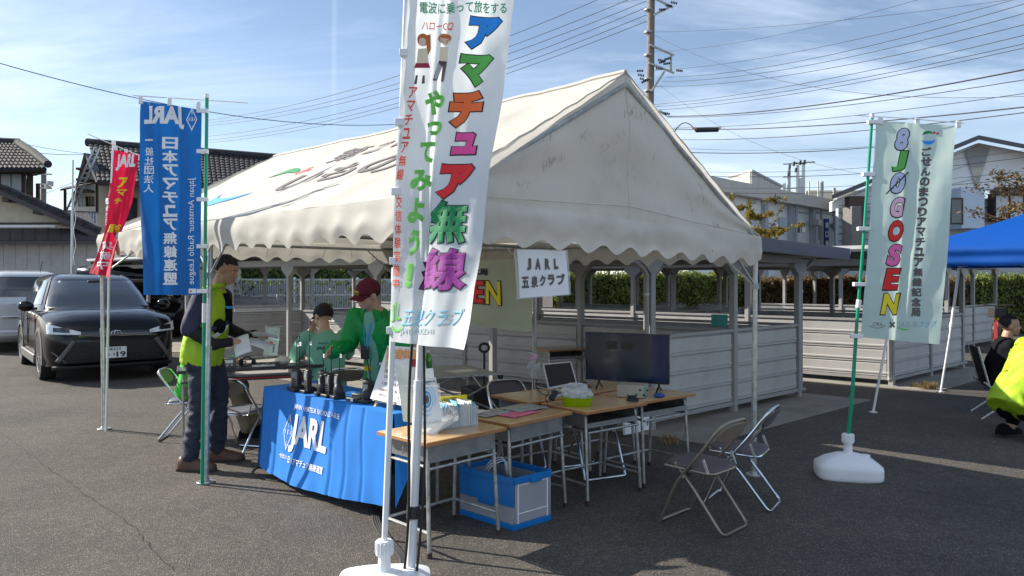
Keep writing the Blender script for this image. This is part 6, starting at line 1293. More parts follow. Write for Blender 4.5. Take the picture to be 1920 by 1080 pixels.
# ---------------------------------------------------------------- lime basket, laptop, television and gear on the back desks
mat('lime', (.42, .58, .0), .25, var=.08, alpha=.92, trans=.3); mat('tv_black', (.012, .012, .013), .25, coat=.5); mat('tv_screen', (.022, .034, .05), .16, var=.25, scale=3, coat=.3); mat('tv_side', (.008, .02, .075), .15, coat=.3); mat('tv_blank', (.006, .007, .008), .3); mat('laptop_silver', (.62, .63, .65), .35, .3)
lbk = thing('lime_basket', 'lime green plastic basket filled with clear plastic scraps', 'basket', DT(D3, -.17, -.1)); bc0 = W(1082, 752, 5.08); bc0.z = HD + .001
Rb = -.1
for z0, k in ((0, 0),):
    rg = []
    for z, s_ in ((0, .86), (.002, .88), (.055, 1.0), (.058, 1.05), (.06, 1.05), (.056, .97), (.004, .84)): rg.append([bc0 + Matrix.Rotation(Rb, 3, 'Z') @ V((.11 * s_ * math.copysign(abs(cos(a)) ** .4, cos(a)), .07 * s_ * math.copysign(abs(sin(a)) ** .4, sin(a)), z)) for a in [2 * pi * j / 36 for j in range(36)]])
    b = MB(); b.loft(rg); b.build('tub', 'lime', lbk)
b = MB(); r_ = random.Random(6)
for k in range(7): b.ell(bc0 + V((r_.uniform(-.07, .07), r_.uniform(-.03, .03), .03 + r_.uniform(0, .03))), .03, None, 12, 8)
b.build('wrapped_balls', 'clear_tub', lbk, fix=False)['kind'] = 'stuff'
b = MB(); b.ell(bc0 + V((-.0, .01, .085)), (.10, .055, .065), None, 26, 16, lambda d: 1 + .35 * noise.noise(d * 2.6) + .12 * noise.noise(d * 8)); b.build('clear_bag', 'clear_bag', lbk, smooth=25)
lp = thing('laptop', 'open silver laptop with dark screen on the back left desk', 'laptop', W(1050, 735, 5.62)); l0, l1, l2, l3 = W(1028, 730, 5.60), W(1083, 719, 5.66), W(1071, 677, 5.76), W(1017, 682, 5.70)
n_ = (l1 - l0).cross(l3 - l0).normalized(); n_ = n_ if n_.y < 0 else -n_
b = MB(); b.prism([l0, l1, l2, l3], -n_, .008); b.build('lid', 'laptop_silver', lp, bevel=.002)
i_ = lambda x, y: l3.lerp(l2, x).lerp(l0.lerp(l1, x), y); b = MB(); b.prism([i_(.05, .93) + n_ * .001, i_(.95, .93) + n_ * .001, i_(.95, .06) + n_ * .001, i_(.05, .06) + n_ * .001], n_, .001); b.build('screen', 'screen_dark', lp)
ex = (l1 - l0); ey = V((-ex.y, ex.x, 0)).normalized() * -.2; bl = V((l0.x, l0.y, HD + .002)); br = V((l1.x, l1.y, HD + .002)); b = MB(); b.prism([bl, br, br + ey, bl + ey], (0, 0, 1), .016); b.build('keyboard_base', 'laptop_silver', lp, bevel=.003)
tv = thing('television', 'wide black television with a dim screen standing on the desks', 'television', V((.905, 5.78, HD))); ta, tb_, tc2, td2 = W(1098, 711, 5.90), W(1254, 722, 5.62), W(1256, 628, 5.62), W(1097, 622, 5.90)
n_ = (tb_ - ta).cross(td2 - ta).normalized(); n_ = n_ if n_.y < 0 else -n_
b = MB(); b.prism([ta, tb_, tc2, td2], -n_, .035); b.build('casing', 'tv_black', tv, bevel=.004)
i_ = lambda x, y: td2.lerp(tc2, x).lerp(ta.lerp(tb_, x), y)
b = MB(); b.prism([i_(.015, .965) + n_ * .0005, i_(.985, .965) + n_ * .0005, i_(.985, .02) + n_ * .0005, i_(.015, .02) + n_ * .0005], n_, .001); sc = b.build('screen', 'tv_side', tv)
b = MB(); b.prism([i_(.03, .91) + n_ * .0016, i_(.80, .91) + n_ * .0016, i_(.80, .05) + n_ * .0016, i_(.03, .05) + n_ * .0016], n_, .0006); b.build('shown_page', 'tv_screen', sc)
for x in (.255, .445): b = MB(); b.prism([i_(x, .335) + n_ * .0023, i_(x + .14, .335) + n_ * .0023, i_(x + .14, .17) + n_ * .0023, i_(x, .17) + n_ * .0023], n_, .0006); b.build('dark_thumbnail', 'tv_blank', sc)
for x in (.16, .88): p = i_(x, 1.0) - n_ * .018; f = V((p.x, p.y, HD + .008)); b = MB(); b.tube([p + V((0, 0, .02)), p - V((0, 0, .02)), f + n_ * .08], .009, 7); b.tube([p - V((0, 0, .02)), f - n_ * .08], .009, 7); b.build('stand_foot', 'tv_black', tv)
mat('case_beige', (.40, .38, .32), .5)
gr = thing('transceiver', 'beige radio transceiver box under the television', 'transceiver', W(1190, 735, 5.45)); pc = W(1186, 733, 5.48); pc.z = HD + .048
b = MB(); b.box(pc, (.20, .18, .09), -.35); b.build('case', 'case_beige', gr, bevel=.004); b = MB(); b.box(pc + V((.035, -.086, 0)), (.10, .012, .08), -.35); b.build('panel', 'ink_teal', gr, bevel=.002)
for k in range(4): b = MB(); q_ = pc + V((.015 + k * .025, -.095 - k * .008, -.02 + (k % 2) * .035)); b.cyl(q_, q_ + V((-.004, -.012, 0)), .008, 8); b.build('knob', 'blackrub', gr)
b = MB(); pm_ = W(1236, 738, 5.42); pm_.z = HD + .016; b.ell(pm_, (.045, .03, .018)); ms_ = tag(b.build('computer_mouse', 'ink_navy'), 'dark blue computer mouse at the right desk', 'mouse')
b = MB(); p = W(1186, 748, 5.22); p.z = HD + .016; b.box(p, (.08, .05, .018), .2); b.box(p + V((0, .005, .02)), (.05, .03, .022), .3); b.cyl(p + V((-.02, 0, .01)), p + V((-.04, -.01, .04)), .006, 6); tag(b.build('morse_key', 'blackrub', bevel=.003), 'small black telegraph key at the front of the mouse desk', 'telegraph key')
mic = thing('hand_microphone', 'black hand microphone on a bent holder beside the lime basket', 'microphone', W(1032, 752, 5.05)); b = MB(); p0 = W(1028, 756, 5.05); p0.z = HD; b.tube([p0, p0 + V((-.02, 0, .06)), p0 + V((.01, 0, .1))], .004, 6); b.build('holder', 'blackrub', mic); b = MB(); b.bar(W(1032, 750, 5.05), W(1043, 733, 5.08), .045, .03); b.build('mic_body', 'blackrub', mic, bevel=.01)
b = MB(); b.tube(bend([W(1006, 712, 5.5), W(1004, 725, 5.4), W(1015, 738, 5.3), W(1028, 742, 5.1)], .05), .004, 5); b.build('coiled_lead', 'blackrub', mic)
b = MB(); r_ = random.Random(12)
for k in range(9):
    c = DT(D3b, .12 + r_.uniform(-.1, .16), r_.uniform(-.16, .05), .008, drz - .12); b.tube(bend([c + V((r_.uniform(-.08, .08), r_.uniform(-.06, .06), r_.uniform(0, .03))) for i in range(6)], .03, 3), .0028, 5)
tag(b.build('cable_tangle', 'cream'), 'tangle of pale thin cables between laptop and transceiver', 'cables')
b = MB()
for k in range(4): c = DT(D3b, .06, -.05, .01, drz - .12); b.tube(bend([c + V((.04 * cos(a + k), .03 * sin(a + k), .006 * k)) for a in [2 * pi * j / 8 for j in range(9)]], .02, 3), .004, 5)
tag(b.build('cable_coil', 'blackrub'), 'coiled black cable behind the lime basket', 'cable')
# ---------------------------------------------------------------- folding container under the desks
mat('crate_blue', (.0, .17, .50), .4, var=.05, bump=.03); mat('crate_clear', (.42, .42, .44), .35, var=.05, alpha=.82)
cA, cB, cC = V((.01, 4.38, 0)), V((-.336, 4.70, 0)), V((.244, 4.585, 0)); ev = (cB - cA); eu = (cC - cA); cD = cB + eu
cr_ = thing('folding_container', 'blue collapsible container with clear side under the desks', 'container', cA)
def pan(a, c, z0, z1, m, nm, off=0, t=.01, par=cr_):
    d = (c - a).normalized(); nn = V((d.y, -d.x, 0)); cen = (cB + cC) / 2; nn = nn if nn.dot((a + c) / 2 - cen) > 0 else -nn
    b = MB(); b.prism([a + nn * off + V((0, 0, z0)), c + nn * off + V((0, 0, z0)), c + nn * off + V((0, 0, z1)), a + nn * off + V((0, 0, z1))], -nn, t); return b.build(nm, m, par, bevel=.003)
b = MB(); b.prism([cA, cC, cD, cB], (0, 0, 1), .02); b.build('base', 'crate_blue', cr_, bevel=.006)
for a, c in ((cA, cB), (cB, cD), (cD, cC), (cA, cC)):
    pan(a, c, .0, .035, 'crate_blue', 'skirt', .006); pan(a, c, .275, .315, 'crate_blue', 'rim', .010, .018)
pan(cA, cB, .035, .145, 'crate_clear', 'lower_side'); pan(cA, cB, .135, .28, 'crate_blue', 'upper_side', .004); pan(cA.lerp(cB, .35), cA.lerp(cB, .65), .11, .14, 'crate_blue', 'side_tab', .004)
for a, c in ((cB, cD), (cD, cC)): pan(a, c, .035, .28, 'crate_clear', 'side_panel')
pan(cA.lerp(cC, .04), cA.lerp(cC, .96), .035, .28, 'crate_clear', 'end_panel')
for t in (.10, .88): pan(cA.lerp(cC, t), cA.lerp(cC, t + .03), .03, .28, 'ink_white', 'rib', .003, .004)
for z in (.09, .262): pan(cA.lerp(cC, .12), cA.lerp(cC, .9), z, z + .006, 'ink_white', 'rib', .003, .004)
for t in (.3, .7): pan(cA.lerp(cC, t), cA.lerp(cC, t + .05), .092, .10, 'ink_white', 'latch', .006, .006)
pan(cA.lerp(cC, .4), cA.lerp(cC, .7), .268, .30, 'crate_blue', 'handle', .02, .016)
b = MB(); 
for k in range(3): b.tube(bend([cA.lerp(cD, .3 + .1 * k) + V((-.15, .1, .25)), cA.lerp(cD, .3 + .08 * k) + V((-.1, 0, .36)), cA.lerp(cD, .35 + .1 * k) + V((0, .02, .38)), cA.lerp(cD, .5) + V((.02, .04, .2))], .05), .0035, 5)
tag(b.build('white_leads', 'ink_white'), 'white leads looping out of the blue container', 'cables')
# ---------------------------------------------------------------- aluminium camp table, trolley handle, bottle
ct = thing('camp_table', 'low aluminium roll top camp table with crossed legs in the middle of the tent', 'camp table', (-.5, 6.5, 0))
q0, q1, q2, q3 = W(790, 692, 6.05), W(936, 699, 6.25), W(905, 680, 7.1), W(790, 672, 7.1)
zt = .70
Q = [V((-.70, 6.0, zt)), V((-.10, 6.30, zt)), V((-.42, 6.95, zt)), V((-1.02, 6.65, zt))]
for k in range(10): a, c = Q[0].lerp(Q[1], k / 10), Q[0].lerp(Q[1], (k + .96) / 10); d, e = Q[3].lerp(Q[2], k / 10), Q[3].lerp(Q[2], (k + .96) / 10); b = MB(); b.prism([a, c, e, d], (0, 0, -1), .012); b.build('slat', 'galv_dull', ct)
for k, p in enumerate(Q):
    f = V((p.x, p.y, 0)); b = MB(); b.cyl(f, p - V((0, 0, .012)), .011, 8); b.build('leg', 'galv', ct); b = MB(); b.box(p - V((0, 0, .03)), (.035, .035, .035), .46); b.box(V((p.x, p.y, .36)), (.03, .03, .04), .46); b.build('joint', 'blackrub', ct)
for a, c in zip(Q, Q[1:] + Q[:1]):
    for s0, s1 in ((0, 1), (1, 0)): b = MB(); b.cyl(a.lerp(c, s0) - V((0, 0, .04)), V((*(a.lerp(c, s1).xy), .36)), .008, 7); b.build('cross_brace', 'galv', ct)
for k, (x, y, m, lb) in enumerate(((-.45, 6.45, 'cream', 'tan paper on the camp table'),)): b = MB(); b.box((x, y, zt + .003), (.25, .16, .003), .6); tag(b.build('paper_sheet', m), lb, 'paper')
b = MB(); P0 = V((-.62, 6.2, .28)); b.ell(P0, (.24, .16, .26), None, 34, 22, lambda d: 1 + .28 * noise.noise(d * 2.4) + .1 * noise.noise(d * 7)); tag(b.build('bin_bag', 'clear_bag', smooth=25), 'large crinkled clear plastic bag under the camp table', 'plastic bag')
bg_ = thing('black_tote', 'black fabric box beneath the right half of the camp table', 'storage box', (-.2, 6.6, 0)); b = MB(); b.box((-.22, 6.72, .28), (.42, .32, .5), .46); b.build('body', 'black_vinyl', bg_, bevel=.02)
th_ = thing('trolley', 'black hand trolley with a ring shaped pull handle', 'trolley', (-.27, 7.1, 0)); hx = W(908, 652, 7.1)
b = MB(); b.tube([hx + V((.045 * cos(a), 0, .045 * sin(a) * .9)) for a in [2 * pi * k / 20 for k in range(20)]], .013, 8, closed=True); b.build('grip', 'blackrub', th_); b = MB(); b.cyl(hx - V((0, 0, .045)), V((hx.x, hx.y, .3)), .011, 8); b.build('shaft', 'blackrub', th_); b = MB(); b.box((hx.x, hx.y, .14), (.3, .4, .22)); b.build('deck', 'black_vinyl', th_, bevel=.02)
mat('tea_green', (.10, .42, .02), .15, coat=.6, trans=.2); mat('tea_label', (.03, .22, .04), .4)
bt = thing('drink_bottle', 'green tea bottle standing on the camp table', 'bottle', W(803, 690, 6.1)); p = V((*W(803, 690, 6.15).xy, zt)); b = MB(); b.tube([p + V((0, 0, z)) for z in (0, .01, .14, .165, .185, .19, .205)], [.028, .031, .031, .026, .014, .014, .014], 18); b.build('body', 'tea_green', bt); b = MB(); b.cyl(p + V((0, 0, .05)), p + V((0, 0, .12)), .0318, 18); b.build('wrapper', 'tea_label', bt); b = MB(); b.cyl(p + V((0, 0, .195)), p + V((0, 0, .215)), .0155, 14); b.build('cap', 'ink_white', bt)
# ---------------------------------------------------------------- hanging sign and cloth banner
hs = thing('hanging_sign', 'handwritten white sign in a clear sleeve hanging under the gable edge', 'sign', W(1015, 510, 4.1)); s0, s1, s2_, s3 = W(969, 468, 4.06), W(1062, 470, 4.28), W(1066, 552, 4.28), W(974, 559, 4.06)
n_ = (s1 - s0).cross(s3 - s0).normalized(); n_ = n_ if n_.y < 0 else -n_
sw = lambda x, y: s0.lerp(s1, x).lerp(s3.lerp(s2_, x), y) + n_ * (.006 * sin(x * 5 + y * 3))
b = MB(); b.grid(sw, 14, 12); b.build('paper', 'ink_white', hs, smooth=60, fix=False)
b = MB(); b.grid(lambda u, v: V(sw(-.05 + 1.1 * u, -.02 + 1.04 * v)) - n_ * .004, 14, 12); b.build('sleeve', 'clear_bag', hs, smooth=60, fix=False)
hsf = lambda x, y: (V(sw(x, y)), n_)
lettering([('J', (.16, .18, .25, .43), .07), ('A', (.33, .18, .45, .42), .07), ('R', (.54, .18, .65, .42), .07), ('L', (.73, .18, .82, .42), .07), ('五', (.05, .56, .20, .80), .05), ('泉', (.24, .55, .39, .80), .045), ('ク', (.42, .54, .55, .78), .06), ('ラ', (.59, .53, .73, .77), .06), ('ブ', (.77, .52, .94, .77), .06)], hsf, 'ink_char', hs, cell=.12)
b = MB(); b.tube([W(975, 470, 4.08), W(985, 455, 4.1)], .003, 5); b.tube([W(1058, 470, 4.28), W(1050, 455, 4.28)], .003, 5); b.build('string', 'rope', hs)
hb_ = thing('cloth_banner', 'pale green cloth banner with red and yellow letters hung inside the tent', 'banner', (.2, 7.4, 0))
B1_ = V((.205, 7.36, 0)); B2_ = V((-1.20, 8.65, 0))
def bsn(x, y):        # x 0..1 from the left end, y down 0..1
    p = B2_.lerp(B1_, x); z = 1.72 - .72 * y - .02 * sin(x * 9) * y; q_ = V((p.x, p.y, z)); return q_ + V((.67, .74, 0)).normalized() * -(.02 * sin(x * 11 + y * 2) * (.3 + y) + .01 * noise.noise(V((x * 8, y * 6, 3)))), V((-.67, -.74, 0)).normalized()
b = MB(); b.grid(lambda u, v: bsn(u, v)[0], 60, 24); b.build('cloth', 'banner_cloth', hb_, smooth=60, fix=False)
def pxx(px): k = (px - 960) / FPX; d = B1_ - B2_; return (k * B2_.y - B2_.x) / (d.x - k * d.y)
for ch, xa, xb, c_ in (('S', 866, 886, 'ink_hotpink'), ('E', 889, 912, 'ink_red'), ('N', 913, 941, 'ink_yellow'), ('O', 840, 862, 'ink_red'), ('G', 815, 838, 'ink_rose')):
    r_ = (pxx(xa), .30, pxx(xb), .67); lettering([(ch, r_, .06, -.10 * 0)], bsn, 'ink_black', hb_, cell=0, lift=.006); q_ = .006; lettering([(ch, (r_[0] + q_, .315, r_[2] - q_, .655), .03)], bsn, c_, hb_, cell=0, lift=.012)
lettering([('記念局', (pxx(868), .12, pxx(917), .23), .04, -.0)], bsn, 'ink_black', hb_, cell=0, lift=.006)
b = MB(); q_ = W(998, 672, 7.3)
for k in range(2): b.grid(lambda u, v: q_ + V((-.04 + u * .07 + k * .03, -.03 - k * .02, -v * .16 + .06 - k * .1)) + V((.02 * sin(v * 5 + k), 0, 0)), 3, 6)
tag(b.build('tied_bag', 'clear_bag', solid=.002), 'small knotted plastic bag hanging on the rear tent pole', 'plastic bag')
b = MB(); b.grid(lambda u, v: q_ + V((-.02 + u * .06, -.05, -v * .06 + .05)) + V((.02 * sin(v * 4), .01, 0)), 3, 6); tag(b.build('pink_ribbon', 'ink_rose', solid=.002), 'pink and white ribbon knotted to the rear tent pole', 'ribbon')
# cables on the ground and up the near pole
b = MB(); P = [V(PB[0]).lerp(PT[0], t) + V((-.03 + .012 * sin(t * 9), -.035, 0)) for t in [k / 20 for k in range(21)]]; b.tube(P, .0075, 7); tag(b.build('power_cable', 'blackrub'), 'left one of the black cables running down the near white tent pole', 'cable')
b = MB(); P = [V(PB[0]).lerp(PT[0], t) + V((.03 + .02 * sin(t * 6), -.03, 0)) for t in [k / 20 for k in range(21)]]; b.tube(P, .0065, 7); tag(b.build('power_cable', 'blackrub'), 'right one of the black cables running down the near white tent pole', 'cable')
b = MB(); m_ = V(PB[0]).lerp(PT[0], .17); b.cyl(m_, m_ + V((.003, 0, .06)), .034, 14); tag(b.build('cable_strap', 'black_vinyl'), 'black strap holding cables on the near tent pole', 'strap')
for k in range(4):
    b = MB(); P = [G(697, 950) + V((.0, .05 * k, .01)), G(700 + 4 * k, 985) + V((0, 0, .008)), G(722 + 6 * k, 1020) + V((0, 0, .008)), G(752 + 3 * k, 1045) + V((0, 0, .008)), V(PB[0]) + V((-.03 + .02 * k, -.03, .01)), V(PB[0]) + V((.05 + .05 * k, -.12, .007)), V(PB[0]) + V((.2 + .1 * k, -.25 - .05 * k, .007))]; b.tube(bend(P, .12, 6), .0065, 7); tag(b.build('ground_cable', 'blackrub'), ['leftmost', 'second from left', 'third from left', 'rightmost'][k] + ' of the four black power cables on the asphalt by the near pole', 'cable', 'power cables on the ground')
b = MB(); b.tube(bend([G(505, 880) + V((0, .1, .01)), G(478, 878) + V((0, 0, .006)), G(470, 888) + V((0, 0, .006)), G(500, 902) + V((0, 0, .006)), G(548, 905) + V((0, 0, .006)), G(600, 895) + V((0, .2, .006))], .15, 6), .005, 6); tag(b.build('ground_cable', 'blackrub'), 'thin black cable looping out from the left end of the blue cloth', 'cable')
# bicycle in the distance
bk = thing('bicycle', 'red bicycle with black handlebar and saddle parked by the far half wall', 'bicycle', W(1866, 526, 14.2) * V((1, 1, 0)))
mat('bike_red', (.22, .012, .015), .3, coat=.5)
bw = bk.location.copy(); bx_ = V((-.5, -.86, 0)).normalized()
for s_, nm in ((-.5, 0), (.5, 1)): c = bw + bx_ * s_ + V((0, 0, .33)); b = MB(); b.tube([c + bx_ * .31 * cos(a) + V((0, 0, .31 * sin(a))) for a in [2 * pi * k / 28 for k in range(28)]], .018, 6, closed=True); wo = b.build('wheel', 'tyre', bk); b = MB(); [b.cyl(c, c + bx_ * .3 * cos(a) + V((0, 0, .3 * sin(a))), .0025, 4) for a in [2 * pi * k / 12 for k in range(12)]]; b.build('spokes', 'galv', wo)
B_ = lambda s_, z: bw + bx_ * s_ + V((0, 0, z))
b = MB(); [b.cyl(B_(*a), B_(*c), .018, 8) for a, c in (((-.5, .33), (-.08, .33)), ((-.08, .33), (-.18, .78)), ((-.08, .33), (.38, .72)), ((-.18, .70), (.36, .86)), ((.33, .92), (.5, .33)), ((-.5, .33), (-.17, .66)))]; b.build('frame', 'bike_red', bk)
b = MB(); b.ell(B_(-.2, .84), (.08, .13, .035)); b.build('saddle', 'blackrub', bk); b = MB(); hp_ = B_(.34, 1.02); sd_ = V((-bx_.y, bx_.x, 0)); b.tube(bend([hp_ + sd_ * .28 - bx_ * .15, hp_ + sd_ * .24 + V((0, 0, .02)), hp_, hp_ - sd_ * .24 + V((0, 0, .02)), hp_ - sd_ * .28 - bx_ * .15], .06), .013, 7); b.cyl(B_(.33, .9), hp_, .014, 7); b.build('handlebar', 'blackrub', bk)
b = MB(); b.box(B_(.52, .9), (.22, .2, .18)); b.build('front_basket', 'blackrub', bk, bevel=.01); b = MB(); b.ell(B_(.45, .78), .035); b.build('yellow_bell', 'ink_yellow', bk); b = MB(); b.box(B_(.55, .55), (.05, .14, .35)); b.build('red_guard', 'bike_red', bk, bevel=.02)
b = MB(); r_ = random.Random(5)
for k in range(3): b.ell(V((3.0 + .8 * k, 14.0 - .35 * k, 1.0)), (.35, .2, .1), None, 14, 8, lambda d: 1 + .3 * noise.noise(d * 2 + V((k, 0, 0))))
tag(b.build('folded_sheeting', 'clear_tub'), 'pale plastic sheeting heaped on the far half wall left of the mint banner', 'sheeting')
b = MB(); b.box(F0 + VV * 1.0 + U * .8 + V((0, 0, .09)), (.5, .3, .14), .8); tag(b.build('rubber_block', 'blackrub', bevel=.04), 'dark rubber wheel stop on the slab under the first shelter', 'wheel stop')
# ---------------------------------------------------------------- people
mat('skin', (.58, .36, .25), .5, var=.06, scale=14); mat('skin_dark', (.50, .29, .19), .5, var=.06); mat('hair_black', (.012, .010, .010), .75, var=.3, bump=.4, bscale=120)
mat('eye_white', (.7, .7, .68), .3); mat('lip', (.42, .18, .14), .5)
mat('vest_yellow', (.44, .68, .02), .6, var=.06, bump=.1, bscale=200, trans=.15); mat('navy_shirt', (.035, .035, .075), .8, var=.15); mat('arm_cover', (.006, .006, .008), .7); mat('trousers_navy', (.022, .027, .045), .8, var=.2)
mat('shoe_brown', (.10, .042, .022), .5, var=.2); mat('sole', (.05, .035, .025), .8); mat('jacket_green', (.0, .33, .06), .55, var=.08, bump=.1, bscale=90, trans=.08); mat('jacket_lime', (.05, .62, .03), .55, var=.08, trans=.1)
mat('tee_mint', (.20, .50, .36), .8, var=.06); mat('cap_maroon', (.11, .004, .018), .75); mat('cap_navy', (.008, .009, .016), .8); mat('khaki', (.20, .16, .10), .85, var=.15); mat('black_wear', (.007, .007, .009), .85, var=.2, spec=.15); mat('strap_navy', (.015, .02, .05), .7)
def remesh(mb, name, m, parent, vox=.012, smooth_it=4, amp=0, freq=6, stretch=(1, 1, .5), seed=0, label=None):
    me = mb.mesh('t', None, 0); o = bpy.data.objects.new('t', me); COL.objects.link(o)
    r = o.modifiers.new('r', 'REMESH'); r.mode = 'VOXEL'; r.voxel_size = vox
    if smooth_it: s_ = o.modifiers.new('s', 'SMOOTH'); s_.iterations = smooth_it; s_.factor = .5
    dg = bpy.context.evaluated_depsgraph_get(); m2 = bpy.data.meshes.new_from_object(o.evaluated_get(dg)); bpy.data.objects.remove(o); m2.name = name
    if amp:
        for v in m2.vertices:
            c = v.co; q_ = V((c.x * freq * stretch[0], c.y * freq * stretch[1], c.z * freq * stretch[2] + seed)); w__ = noise.noise(q_) + .5 * noise.noise(q_ * 2.3 + V((seed, 0, 0)))
            rd = 1 - abs(noise.noise(q_ * 1.4 + V((0, seed, 3)))) * 2
            v.co = c + v.normal * amp * (w__ + .75 * rd)
    if parent is not None: m2.transform(Matrix.Translation(-parent.location))
    m2.materials.clear(); m2.materials.append(MATS[m]); m2.polygons.foreach_set('use_smooth', [True] * len(m2.polygons)); m2.update()
    ob = bpy.data.objects.new(name, m2); COL.objects.link(ob); ob.parent = parent
    if label: ob['label'] = label
    return ob
def limb(mb, pts, rr, n=14, caps=True):
    pts = [V(p) for p in pts]; mb.tube(pts, rr, n)
    for p, r in zip(pts, rr): mb.ell(p, r * 1.0, None, 12, 8)
def oring(c, rx, ry, right, fwd, n=24, e=.85):
    return [V(c) + right * (rx * math.copysign(abs(cos(a)) ** e, cos(a))) + fwd * (ry * math.copysign(abs(sin(a)) ** e, sin(a))) for a in [2 * pi * k / n for k in range(n)]]
def frame(fw, up):
    up = V(up).normalized(); fw = V(fw); fw = (fw - up * fw.dot(up)).normalized(); return fw.cross(up), fw, up
def hand(mb, wr0, d, n_, side, curl=.5, s=1.0):
    """palm and five fingers; d along the hand, n_ out of the back of the hand, side +1 thumb towards +s"""
    d = V(d).normalized(); n_ = V(n_); n_ = (n_ - d * n_.dot(d)).normalized(); t = d.cross(n_) * side; M = Matrix((t, d, n_)).transposed()
    mb.ell(V(wr0) + d * .045 * s, (.038 * s, .05 * s, .016 * s), M, 14, 10)
    for k, (off, ln) in enumerate(((-.028, .058), (-.010, .072), (.009, .077), (.027, .070))):
        p = V(wr0) + t * off * s + d * .083 * s; a = .15; P = [p - d * .02]; L3 = [ln * .45, ln * .32, ln * .28]
        for j, l_ in enumerate(L3): P.append(P[-1] + (d * cos(a) - n_ * sin(a)) * l_ * s * (1.4 if j == 0 else 1)); a += curl
        limb(mb, P, [.0095 * s, .0088 * s, .0080 * s, .0068 * s], 8)
    p = V(wr0) + t * .03 * s + d * .02 * s; limb(mb, [p, p + (t * .7 + d * .6 - n_ * .3) * .035 * s, p + (t * .75 + d * 1.5 - n_ * .6) * .042 * s], [.0125 * s, .0105 * s, .0085 * s], 8)
def head(mb, c, fw, up, s=1.0):
    r_, f, u = frame(fw, up); M = Matrix((r_, f, u)).transposed(); P = lambda x, y, z: V(c) + M @ (V((x, y, z)) * s)
    mb.ell(P(0, -.008, .03), (.077 * s, .098 * s, .092 * s), M, 22, 16)
    mb.ell(P(0, .028, -.035), (.060 * s, .066 * s, .075 * s), M, 20, 14)
    mb.ell(P(0, .052, -.085), (.034 * s, .034 * s, .026 * s), M, 14, 10)
    mb.ell(P(0, .080, .018), (.050 * s, .014 * s, .010 * s), M, 12, 8)
    mb.ell(P(0, .100, -.022), (.0135 * s, .017 * s, .012 * s), M, 10, 8); mb.tube([P(0, .086, .012), P(0, .102, -.016)], [.008 * s, .010 * s], 8)
    mb.ell(P(0, .086, -.058), (.024 * s, .010 * s, .0065 * s), M, 10, 8); mb.ell(P(0, .084, -.070), (.020 * s, .010 * s, .006 * s), M, 10, 8)
    for sx in (-1, 1):
        mb.ell(P(sx * .040, .066, -.030), (.020 * s, .020 * s, .020 * s), M, 10, 8); mb.ell(P(sx * .079, -.006, -.012), (.009 * s, .020 * s, .031 * s), M, 10, 8)
    return P, M
def face_bits(par, P, M, s=1.0, glasses=False, closed=False):
    for sx in (-1, 1):
        b = MB(); b.ell(P(sx * .031, .077, .000), (.012 * s, .007 * s, .0055 * s), M, 10, 8); e_ = b.build('eye', 'eye_white', par); b = MB(); b.ell(P(sx * .031, .083, -.001), (.0055 * s, .003 * s, .005 * s), M, 8, 6); b.build('iris', 'hair_black', e_)
        b = MB(); b.ell(P(sx * .033, .088, .020), (.017 * s, .005 * s, .0035 * s), M, 8, 6); b.build('eyebrow', 'hair_black', par)
    b = MB(); b.ell(P(0, .094, -.064), (.020 * s, .004 * s, .0035 * s), M, 8, 6); b.build('mouth', 'lip', par)
    if glasses:
        b = MB()
        for sx in (-1, 1): b.tube([P(sx * .033 + .022 * cos(a), .100, .001 + .016 * sin(a)) for a in [2 * pi * k / 16 for k in range(16)]], .0015, 5, closed=True); b.tube([P(sx * .055, .098, .006), P(sx * .080, .03, .006), P(sx * .080, -.01, .0)], .0018, 5)
        b.tube([P(-.011, .101, .004), P(.011, .101, .004)], .0016, 5); b.build('glasses', 'blackrub', par)
def hair(par, P, M, c, s=1.0, low=-.02, front=.055, amp=.05, name='hair'):
    r_, f, u = M.col[0], M.col[1], M.col[2]
    def fn(d):
        k = 1.055 + amp * noise.noise(d * 5) + amp * .7 * noise.noise(d * 13)
        if d.y > .1 and d.z < front * 10 - .05 + .10 * noise.noise(d * 6): k = .84
        elif d.y > .1: k = 1.02
        if d.y > -.15 and d.z < -.05: k = .84
        if d.z < -.55: k = .82
        return k
    b = MB(); b.ell(P(0, -.010, .030), (.079 * s, .100 * s, .095 * s), M, 40, 26, fn); b.build(name, 'hair_black', par, smooth=60)
def cap(par, P, M, m, s=1.0, text=None, tm='ink_yellow'):
    b = MB()
    def fn(d): return 1.0 if d.z > -.02 else .86
    b.ell(P(0, -.008, .028), (.088 * s, .108 * s, .098 * s), M, 32, 22, fn); cr = b.build('cap', m, par, smooth=60)
    b = MB(); b.grid(lambda u, v: P(.078 * (2 * u - 1) * (1 - .10 * v), .082 + (.085 * v) * sqrt(max(0, 1 - .55 * (2 * u - 1) ** 2)) - .03 * (2 * u - 1) ** 2, .030 - .018 * v - .028 * (2 * u - 1) ** 2), 16, 6); b.build('peak', m, cr, smooth=70, solid=.005)
    b = MB(); b.ell(P(0, -.008, .127), .007); b.build('button', m, cr)
    if text:
        R_ = .112 * s
        def sf(x, y):
            a = x / R_; z_ = .075 - y; k = sqrt(max(.05, 1 - ((z_ - .028) / .100) ** 2)); p = P(.090 * sin(a) * k, -.008 + .111 * cos(a) * k, z_); return p, (p - P(0, -.008, .03)).normalized()
        lettering(text, sf, tm, cr, cell=.01, lift=.002)
